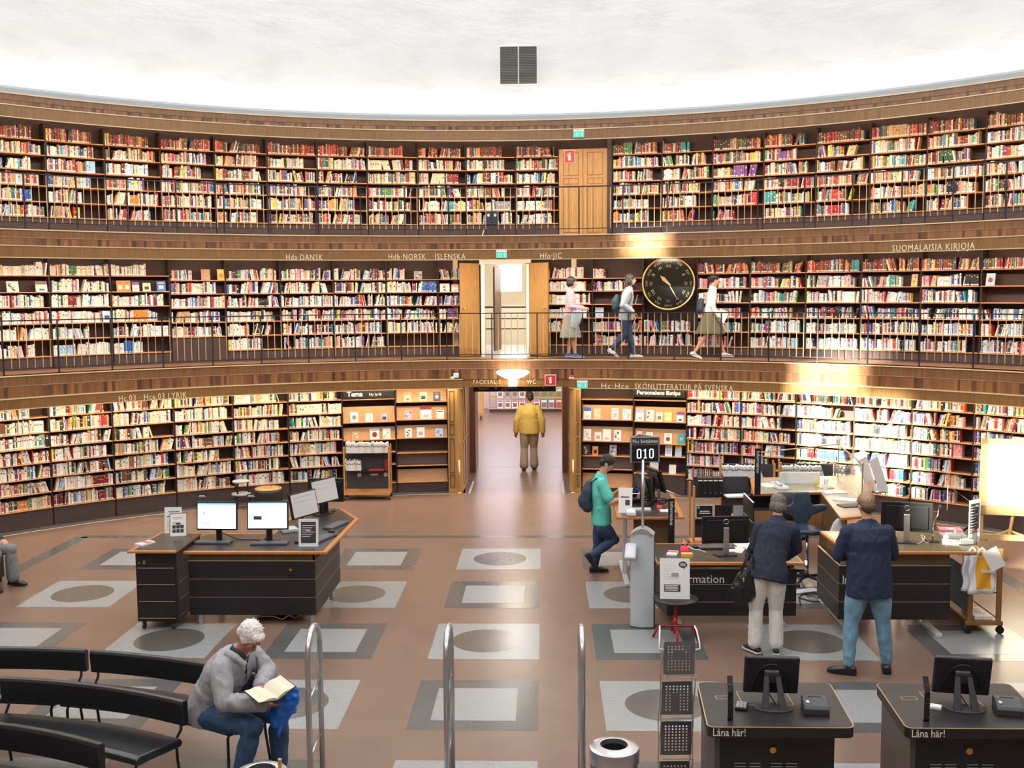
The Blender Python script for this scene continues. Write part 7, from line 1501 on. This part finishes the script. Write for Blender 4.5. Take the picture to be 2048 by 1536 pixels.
    mb.tube([mid(pel, wst, .5), pel, crotch], [((W[1]*b-.008+.008)*s, (D[1]*b+.004)*s), ((W[1]*b+.008)*s, (D[1]*b+.008)*s), ((W[0]*b-.01)*s, (D[0]*b)*s)], 22, side=hx)
    if skirt:
        a0, (z1, w1, d1) = pel, skirt; wv = []
        for i in range(9):
            f = i/8; c = Vector((pel.x*(1-f*.3), pel.y*(1-f*.3), pel.z+(z1-pel.z)*f)); wv.append([c+V((W[1]*s+.01+(w1-W[1]*s)*f)*math.cos(a)*(1+.04*f*math.sin(9*a)), (D[1]*s+.02+(d1-D[1]*s)*f)*math.sin(a)*(1+.05*f*math.sin(9*a+1)), 0) for a in [2*PI*j/40 for j in range(40)]])
        mb.rings(wv); remesh(mb, .009, bottom[0], bottom[1], t, 2, .003, 14)
    else:
        for Hh, K, A in ((hl, kl, al), (hr, kr, ar)): leg(mb, Hh, K, A, trgrow, fl=leggrow)
        remesh(mb, .009, bottom[0], bottom[1], t, 2, wr*.8, 16)
    for A, T_, u in ((al, tl, J.get('upl')), (ar, tr, J.get('upr'))): shoe('shoe', A, T_, shoes[0], t, shoes[1], s, Vector(u).normalized() if u else None)
    if hair: mb = MB(); hair_blobs(mb, Q, s, hair[0]); remesh(mb, .005, 'hair', hair[1], t, 1, hairamp, 60, (1, 1, .5))
    t['Hscale'] = s; del t['Hscale']
    return t, Q, s
def LOC(loc, rz):
    Mi = (Matrix.Translation(Vector(loc)) @ Matrix.Rotation(rz, 4, 'Z')).inverted()
    return lambda px, py, Y: Mi @ gy(px, py, Y)
NAVY = mat('navy_wool', (.016, .027, .070), .75, noise=.15, nscale=60); NAVY2 = mat('navy_knit', (.022, .028, .052), .85, noise=.12, nscale=60)
JEANL = mat('light_denim', (.17, .33, .46), .8, noise=.22, nscale=9); JEAND = mat('dark_denim', (.03, .06, .13), .8, noise=.3, nscale=9); CREAMP = mat('white_trousers', (.70, .68, .63), .8)
LEATHB = mat('black_boot_leather', (.02, .02, .022), .3); SOLEW = mat('white_sole', (.75, .75, .75), .5)
# 1 man in the blazer
loc = (3.27, 10.42, 0); P = LOC(loc, PI)
person('man in navy blazer and light blue jeans, seen from behind at the service desk', loc, PI, 1.84,
       dict(pel=(0, 0, .97), sho=(.01, -.05, 1.49), nck=(.01, -.07, 1.57), head=(.01, -.11, 1.70), el=(.285, -.10, 1.20), er=(-.265, -.12, 1.20), wl=(.10, -.32, 1.15), wr=(-.08, -.32, 1.15), kl=(.165, -.02, .52), kr=(-.155, -.02, .52), al=(.20, .04, .09), ar=(-.205, -.02, .09), tl=(.42, -.05, 0), tr=(-.27, -.25, 0)),
       ('blazer', NAVY), ('jeans', JEANL), (LEATHB, BLACK), ('short', mat('hair_sandy', (.10, .062, .035), .7)), hem=.16, build=1.10, grow=.022, headfwd=(0, -1, -.25), wr=.010, showeyes=False, trgrow=.012)
# 2 woman in the cardigan
loc = (2.38, 11.05, 0)
wm, Qw, sw_ = person('woman in navy cardigan and white trousers bending over the information desk, seen from behind', loc, PI, 1.68,
       dict(pel=(.0, .02, .90), wst=(-.03, -.02, 1.04), sho=(-.13, -.16, 1.36), nck=(-.15, -.20, 1.43), head=(-.165, -.27, 1.545), side=(1, -.12, 0.05), el=(.09, -.20, 1.10), er=(-.36, -.22, 1.08), wl=(.11, -.42, .93), wr=(-.30, -.44, .93), kl=(.115, 0, .47), kr=(-.10, 0, .47), al=(.13, .06, .085), ar=(-.085, .09, .085), tl=(.24, -.14, 0), tr=(-.13, -.16, 0)),
       ('cardigan', NAVY2), ('trousers', CREAMP), (mat('black_sneaker', (.02, .02, .025), .5), SOLEW), ('bob', mat('hair_grey_brown', (.16, .135, .11), .6, noise=.5, nscale=30, stretch=(1, 1, .2))), fem=True, hem=.115, grow=.026, build=1.08, wr=.009, headfwd=(-.1, -1, -.55), showeyes=False, leggrow=.022, trgrow=.018, hairamp=.006)
t = thing('handbag', 'black leather handbag hanging from the arm of the woman in the cardigan', 'bag', gy(1488, 1195, 10.98)-V(0, 0, .05)); HB = mat('black_bag_leather', (.012, .013, .015), .35, bump=.3, nscale=20)
mb = MB(); mb.tube([(0, 0, 0), (-.01, 0, .06), (0, 0, .18), (.02, 0, .30), (.03, 0, .36)], [(.09, .05), (.14, .08), (.13, .075), (.09, .05), (.03, .03)], 20, side=(1, 0, 0)); mb.tube([(-.12, -.04, .16), (-.16, -.04, .08), (-.2, -.04, .03)], [(.05, .01), (.04, .01), (.01, .006)], 8); remesh(mb, .009, 'bag_body', HB, t, 2, .009, 14)
for k in (-1, 1): mb = MB(); mb.tube([(-.05, .03*k, .30), (.0, .03*k, .42), (.04, .02*k, .53), (.09, .02*k, .50), (.09, .03*k, .33)], .008, 8); mb.build('bag_strap', HB, t, True)
mb = MB(); mb.ball((-.02, -.075, .26), (.012, .008, .022), 8, 6); mb.build('buckle', CHROME, t, True)
# 3 young man in turquoise
loc = (.86, 14.2, 0); rz = R(90); P = LOC(loc, rz)
TQ = mat('turquoise_cotton', (.13, .62, .52), .8, noise=.08, nscale=30)
J = dict(pel=P(1203, 1047, 14.2), wst=P(1202, 1020, 14.2), sho=P(1199, 962, 14.2), nck=P(1205, 945, 14.2), head=P(1214, 928, 14.2), side=(1, 0, 0),
         sr=P(1203, 966, 14.02), sl=P(1200, 966, 14.38), er=P(1222, 1006, 13.95), wr=P(1242, 996, 13.98), el=P(1218, 1000, 14.42), wl=P(1233, 984, 14.40),
         kr=P(1229, 1079, 14.12), ar=P(1183, 1112, 14.06), tr=P(1172, 1140, 14.06), kl=P(1196, 1094, 14.3), al=P(1189, 1140, 14.24), tl=P(1220, 1146, 14.24))
up_r = (Vector(J['ar'])-Vector(J['kr'])).normalized(); J['upr'] = tuple(-up_r)
J['al'] = Vector((J['al'].x, J['al'].y, .085)); J['tl'] = J['al']+V(.02, -.2, -.05)
J['tr'] = J['ar']+V(0, .02, -.2)
gm, Qg, sg = person('young man in turquoise t-shirt and jeans with a backpack, reading at the standing desk', loc, rz, 1.72, J, ('t_shirt', TQ), ('jeans', JEAND), (mat('black_sneaker', (.02, .02, .025), .5), BLACK), ('short', mat('hair_dark_brown', (.03, .022, .018), .6)), sleeves='short', hem=-.03, build=1.08, headfwd=(0, -1, -.75), headup=(0, -.6, 1), wr=.006, handn=(V(0, -.5, -1), V(0, -.5, -1)), trgrow=.012, grow=.016, curl=.35)
mb = MB(); mb.tube([Qg @ V(-.078, .0, -.01), Qg @ V(-.08, -.02, -.08), Vector(J['sho'])+V(-.08, -.10, 0), Vector(J['wst'])+V(-.10, -.12, .1)], .0025, 5); mb.build('earphone_cord', WHITE, gm, True)
t = thing('backpack', 'dark slate backpack worn by the young man in turquoise', 'backpack', loc, rz); BPK = mat('slate_backpack', (.025, .045, .070), .7, noise=.2, nscale=20)
b0, b1 = P(1176, 1018, 14.2), P(1180, 962, 14.2); mb = MB(); mb.tube([b0+V(0, .0, -.03), b0+V(0, .01, .03), mid(b0, b1, .35)+V(0, .03, 0), mid(b0, b1, .7)+V(0, .015, 0), b1+V(0, 0, 0)], [(.10, .05), (.145, .085), (.15, .095), (.135, .08), (.08, .04)], 20, side=(1, 0, 0)); mb.tube([mid(b0, b1, .1)+V(0, .09, 0), mid(b0, b1, .3)+V(0, .11, 0), mid(b0, b1, .5)+V(0, .10, 0)], [(.08, .03), (.10, .04), (.08, .03)], 14, side=(1, 0, 0)); remesh(mb, .010, 'bag_body', BPK, t, 2, .006, 12)
for e in (-1, 1):
    s_ = Vector(J['sho']); mb = MB(); mb.tube([b1+V(e*.07, .0, -.01), s_+V(e*.10, .06, .055), s_+V(e*.115, -.03, .050), s_+V(e*.125, -.115, -.06), s_+V(e*.14, -.10, -.20), b0+V(e*.14, -.10, .06)], [(.018, .006)]*6, 8, side=(1, 0, 0)); mb.build('shoulder_strap', BPK, t, True)
hb_ = Vector(mid(Vector(J['wr']), Vector(J['wl']), .5)); W_ = Matrix.Translation(Vector(loc)) @ Matrix.Rotation(rz, 4, 'Z')
t = thing('open_book', 'open white booklet held by the young man in turquoise', 'book', W_ @ (hb_+V(0, -.14, .03)), rz)
for e in (-1, 1): mb = MB(); rotbox(mb, (e*.10, 0, .01), (.20, .26, .008), 'Y', -e*9); mb.build('page_half', PAPER, t)
# 4 person in mustard jacket walking through the passage
loc = (-.34, 22.55, 0); person('person in mustard jacket and wide khaki trousers walking away through the passage', loc, PI, 1.72,
       dict(kl=(.115, -.01, .48), kr=(-.09, -.06, .49), al=(.12, .10, .09), ar=(-.10, -.02, .085), el=(.275, .02, 1.10), er=(-.275, .02, 1.10), wl=(.295, -.02, .84), wr=(-.295, -.02, .84), tl=(.14, -.15, 0), tr=(-.12, -.2, 0)),
       ('jacket', mat('mustard_cloth', (.62, .45, .12), .8)), ('trousers', mat('khaki_cloth', (.36, .28, .18), .8)), (mat('brown_shoe', (.06, .035, .02), .5), BLACK), ('short', mat('hair_dark_brown', (.03, .022, .018), .6)), SKINT, hem=.11, grow=.030, build=1.08, headfwd=(.6, -1, 0), showeyes=False, leggrow=.036, trgrow=.024)
# 5-7 visitors on the middle gallery
def gal(px, Y): p = gy(px, 716, Y); return (p.x, Y, 2.60)
loc = gal(1141, 20.18); g1, Q1, s1 = person('girl with dark bob, pink striped top and long grey-green skirt on the middle gallery', loc, R(82), 1.56,
       dict(el=(.20, -.02, 1.0), er=(-.20, -.04, 1.0), wl=(.12, -.24, .98), wr=(-.13, -.26, .95), al=(.07, .05, .085), ar=(-.07, -.10, .085), kl=(.07, .0, .44), kr=(-.07, -.06, .44), tl=(.07, -.2, 0), tr=(-.07, -.35, 0), head=(0, -.03, 1.46), sho=(0, 0, 1.27), nck=(0, -.01, 1.34)),
       ('striped_top', mat('pink_stripes', (.62, .36, .42), .8)), ('skirt', mat('grey_green_cloth', (.30, .31, .26), .85)), (mat('blue_sneaker', (.10, .18, .42), .6), SOLEW), ('bob', mat('hair_black', (.012, .010, .012), .5)), fem=True, hem=.0, skirt=(.40, .22, .19), headfwd=(.15, -1, -.1))
mm = MATS['pink_stripes']; nt = mm.node_tree; wv_ = nt.nodes.new('ShaderNodeTexWave'); wv_.bands_direction = 'Z'; wv_.inputs['Scale'].default_value = 14; tc = nt.nodes.new('ShaderNodeTexCoord'); rp = nt.nodes.new('ShaderNodeValToRGB'); rp.color_ramp.elements[0].color = (.42, .16, .24, 1); rp.color_ramp.elements[1].color = (.75, .55, .58, 1); nt.links.new(tc.outputs['Object'], wv_.inputs[0]); nt.links.new(wv_.outputs[0], rp.inputs[0]); nt.links.new(rp.outputs[0], nt.nodes['Principled BSDF'].inputs['Base Color'])
t = thing('tied_jacket', 'pale blue-grey jacket draped over the arm of the girl with the dark bob', 'jacket', loc, R(82)); mb = MB(); mb.tube([(-.14, -.14, .98), (-.17, -.14, .86), (-.18, -.12, .72), (-.17, -.08, .60)], [(.05, .09), (.045, .10), (.04, .10), (.03, .07)], 14, side=(1, 0, 0)); remesh(mb, .009, 'cloth', mat('pale_denim', (.45, .52, .62), .8), t, 2, .008, 16)
loc = gal(1252, 20.12); rz = R(80); g2, Q2, s2 = person('woman with long dark hair, grey hooded jacket and jeans walking on the middle gallery', loc, rz, 1.62,
       dict(el=(.21, .06, 1.02), er=(-.22, .04, 1.02), wl=(.18, -.10, .85), wr=(-.19, -.14, .90), kl=(.08, -.05, .45), kr=(-.08, .02, .46), al=(.08, -.14, .085), ar=(-.08, .26, .17), tl=(.08, -.4, 0), tr=(-.08, .1, -.08), upr=(0, -.6, 1), sho=(0, -.04, 1.31), nck=(0, -.06, 1.385), head=(0, -.09, 1.50)),
       ('hooded_jacket', mat('grey_blue_cloth', (.33, .37, .42), .85)), ('jeans', JEAND), (mat('white_sneaker', (.75, .75, .76), .5), SOLEW), ('long', mat('hair_black_brown', (.035, .028, .03), .5)), fem=True, hem=.14, grow=.028, headfwd=(.1, -1, 0))
t = thing('backpack', 'dark backpack on the woman in the grey hooded jacket', 'backpack', loc, rz); mb = MB(); mb.tube([(0, .16, .88), (0, .19, .96), (0, .20, 1.10), (0, .16, 1.22)], [(.09, .05), (.13, .08), (.13, .08), (.08, .04)], 18, side=(1, 0, 0)); remesh(mb, .010, 'bag_body', mat('dark_teal_backpack', (.03, .07, .085), .7), t, 2, .006, 12)
for e in (-1, 1): mb = MB(); mb.tube([(e*.07, .13, 1.2), (e*.10, .0, 1.37), (e*.12, -.13, 1.22), (e*.14, -.08, 1.05), (e*.12, .12, .95)], [(.015, .005)]*5, 8, side=(1, 0, 0)); mb.build('shoulder_strap', mat('dark_teal_backpack', (.03, .07, .085), .7), t, True)
loc = gal(1420, 20.0); rz = R(84); person('woman in white top and olive skirt striding right on the middle gallery', loc, rz, 1.60,
       dict(el=(.20, .02, 1.0), er=(-.20, -.02, 1.0), wl=(.17, -.16, .86), wr=(-.18, -.14, .80), kl=(.08, -.15, .45), kr=(-.08, .08, .44), al=(.08, -.27, .095), ar=(-.08, .30, .11), tl=(.08, -.5, 0), tr=(-.08, .1, 0), upr=(0, -.35, 1), sho=(0, -.03, 1.30), nck=(0, -.05, 1.37), head=(0, -.08, 1.485)),
       ('white_top', mat('white_cotton', (.80, .78, .74), .8)), ('skirt', mat('olive_cloth', (.13, .125, .07), .85)), (mat('white_sneaker', (.75, .75, .76), .5), SOLEW), ('bun', mat('hair_black', (.012, .010, .012), .5)), fem=True, hem=.0, skirt=(.46, .19, .27), headfwd=(.25, -1, 0))
t = thing('shoulder_bag', 'dark blue shoulder bag on the woman in the white top', 'bag', loc, rz); mb = MB(); mb.tube([(.0, .19, .84), (0, .20, .92), (0, .19, 1.06), (0, .16, 1.14)], [(.10, .04), (.13, .07), (.12, .06), (.08, .03)], 16, side=(1, 0, 0)); remesh(mb, .010, 'bag_body', mat('dark_blue_bag', (.03, .045, .08), .7), t, 2, .006, 12); mb = MB(); mb.tube([(-.10, .14, 1.05), (-.09, .03, 1.35), (-.1, -.13, 1.2), (-.12, -.09, 1.0)], [(.012, .004)]*4, 8, side=(1, 0, 0)); mb.build('bag_strap', mat('dark_blue_bag', (.03, .045, .08), .7), t, True)
mb = MB(); mb.bx(-.01, .01, -.09, .09, -.10, .12); mb.xf(Matrix.Rotation(R(25), 4, 'X')); o = mb.build('papers', PAPER); o.location = Vector(loc)+V(.20, -.12, .80); o.rotation_euler = (0, 0, rz-R(90)+R(90)); tag(o, 'white papers held by the woman in the white top', 'papers')
# 8 seated reader in the grey hoodie
hip = Vector((-2.70, 8.12, 0)); rz = R(66); P = LOC(hip, rz)
HOOD = mat('grey_marl_jersey', (.37, .37, .39), .9, noise=.10, nscale=40)
J = dict(pel=(0, .02, .575), wst=(0, -.03, .69), sho=(0, -.245, 1.01), nck=(0, -.315, 1.07), head=(0, -.385, 1.185), side=(1, 0, 0),
         er=P(449, 1404, 7.74), wr=P(527, 1408, 7.80), el=P(536, 1342, 8.20), wl=P(521, 1371, 7.86), kr=(-.12, -.50, .52), kl=(.15, -.54, .53), ar=(-.13, -.36, .09), al=(.17, -.52, .085), tr=(-.16, -.6, 0), tl=(.22, -.75, 0))
MW = Matrix.Translation(hip) @ Matrix.Rotation(rz, 4, 'Z')
WH = mat('hair_white', (.78, .74, .70), .6, noise=.06, nscale=50, stretch=(1, 1, .3))
sm, Qs, ss = person('white-haired man in grey hooded jacket and jeans reading on the bench', tuple(hip), rz, 1.80, J, ('hooded_jacket', HOOD), ('jeans', mat('blue_denim', (.035, .085, .17), .8, noise=.3, nscale=9)), (mat('black_loafer', (.02, .02, .022), .35), mat('pale_sole', (.5, .5, .52), .5)), ('swept', WH), SKINT, hem=.10, build=1.10, grow=.030, headfwd=(-.12, -.72, -.70), headup=(.0, -.5, 1), wr=.011, handn=(V(.1, -.2, -1), V(.0, .1, 1)), curl=.28, vox=.006, hairamp=.009, trgrow=.02)
mb = MB(); s_ = Vector(J['nck']); mb.tube([s_+V(.10, -.02, -.02), s_+V(.085, .07, -.015), s_+V(0, .115, -.02), s_+V(-.085, .07, -.015), s_+V(-.10, -.02, -.02), s_+V(-.07, -.09, -.08)], [.028, .040, .048, .040, .030, .018], 12); mb.tube([s_+V(.07, .10, -.03), s_+V(0, .15, -.09), s_+V(-.07, .10, -.03)], [.03, .045, .03], 12); remesh(mb, .008, 'hood', HOOD, sm, 2, .005, 20)
mb = MB(); mb.tube([s_+V(0, -.06, -.03), s_+V(0, -.02, -.18), Vector(J['wst'])+V(0, -.17, .08), Vector(J['pel'])+V(0, -.16, .04)], .005, 6); lab(mb.build('zip', BLACK, sm, True), 'black front zip')
mb = MB(); mb.tube([s_+V(.075, -.02, .018), s_+V(.062, .055, .03), s_+V(0, .085, .03), s_+V(-.062, .055, .03), s_+V(-.075, -.02, .018), s_+V(-.045, -.075, -.04)], .016, 8); lab(mb.build('hood_lining', mat('dark_lining', (.035, .04, .05), .9), sm, True), 'dark hood lining')
for e in (-1, 1): mb = MB(); mb.tube([s_+V(e*.06, -.085, -.06), s_+V(e*.065, -.09, -.14), s_+V(e*.06, -.075, -.22)], .004, 6); mb.build('drawstring', BLACK, sm, True)
wl_ = Vector(J['wl']); bc = MW @ P(541, 1389, 7.74)
t = thing('open_book', 'thick open book with cream pages held by the white-haired man', 'book', bc, R(66)+R(-8))
for e, a in ((-1, 14), (1, 24)):
    mb = MB(); mb.rings([[(e*x*.165, y, .022*math.sin(PI*min(1, x*1.1+.12))*(1 if k else 0)+(.004 if not k else .006)+x*.03*0) for x, k in ((0, 0), (1, 0), (1, 1), (.75, 1), (.5, 1), (.25, 1), (0.02, 1))] for y in (-.11, .11)])
    q = Matrix.Rotation(R(-e*a*.9), 4, 'Y'); mb.xf(q); mb.build('page_block', mat('cream_pages', (.80, .73, .55), .8), t)
    mb = MB(); mb.bx(0 if e > 0 else -.172, .172 if e > 0 else 0, -.116, .116, -.003, .003); mb.xf(q); mb.build('cover_board', mat('dark_brown_cover', (.05, .035, .03), .5), t)
t.rotation_euler = (R(8), R(-4), R(66)+R(-22))
t = thing('blue_bag', 'crumpled bright blue plastic bag on the knees of the white-haired man', 'bag', MW @ P(570, 1424, 7.88)); BLU = mat('blue_plastic', (.015, .16, .72), .3)
mb = MB(); mb.tube([(-.07, .0, -.12), (-.05, 0, -.04), (.0, 0, .06), (.03, .01, .15), (.06, .02, .20)], [(.035, .04), (.075, .06), (.105, .07), (.09, .055), (.045, .03)], 20, side=(1, 0, 0)); remesh(mb, .007, 'bag_body', BLU, t, 1, .018, 13, (1, 1, 1))
mb = MB(); mb.tube([(-.03, -.02, -.10), (-.05, -.03, -.16), (-.045, -.02, -.21)], [(.02, .01), (.015, .008), (.008, .004)], 8); mb.build('bag_corner', BLU, t, True)
# 9 seated person cut by the left edge
hip = Vector((-7.62, 13.50, 0)); rz = R(78); P = LOC(hip, rz)
GRY = mat('grey_trouser_cloth', (.20, .21, .20), .85, noise=.15, nscale=12)
person('seated person in grey turned-up trousers and dark shoes, cut off by the left edge', tuple(hip), rz, 1.74, dict(pel=(0, .0, .52), sho=(0, .02, .98), nck=(0, .0, 1.05), head=(0, -.03, 1.175), el=(.22, -.05, .72), er=(-.22, -.05, .72), wl=(.13, -.28, .62), wr=(-.14, -.28, .62), kl=(.11, -.43, .50), kr=(-.14, -.40, .49), al=(.12, -.44, .09), ar=(-.20, -.34, .09), tl=(.14, -.7, 0), tr=(-.22, -.6, 0)),
       ('jacket', mat('dark_jacket', (.05, .05, .055), .8)), ('trousers', GRY), (mat('dark_brown_shoe', (.035, .02, .02), .4), BLACK), ('short', mat('hair_dark_brown', (.03, .022, .018), .6)), leggrow=.025, trgrow=.02)
t = thing('seat_cube', 'low black upholstered seat under the person at the left edge', 'seat', (-7.70, 13.50, 0), rz); mb = MB(); mb.bx(-.3, .3, -.25, .25, .06, .415); mb.build('cushion', LEATH, t, bevel=.02); mb = MB(); [mb.bx(x-.02, x+.02, y-.02, y+.02, 0, .07) for x in (-.25, .25) for y in (-.2, .2)]; mb.build('feet', BLACK, t)
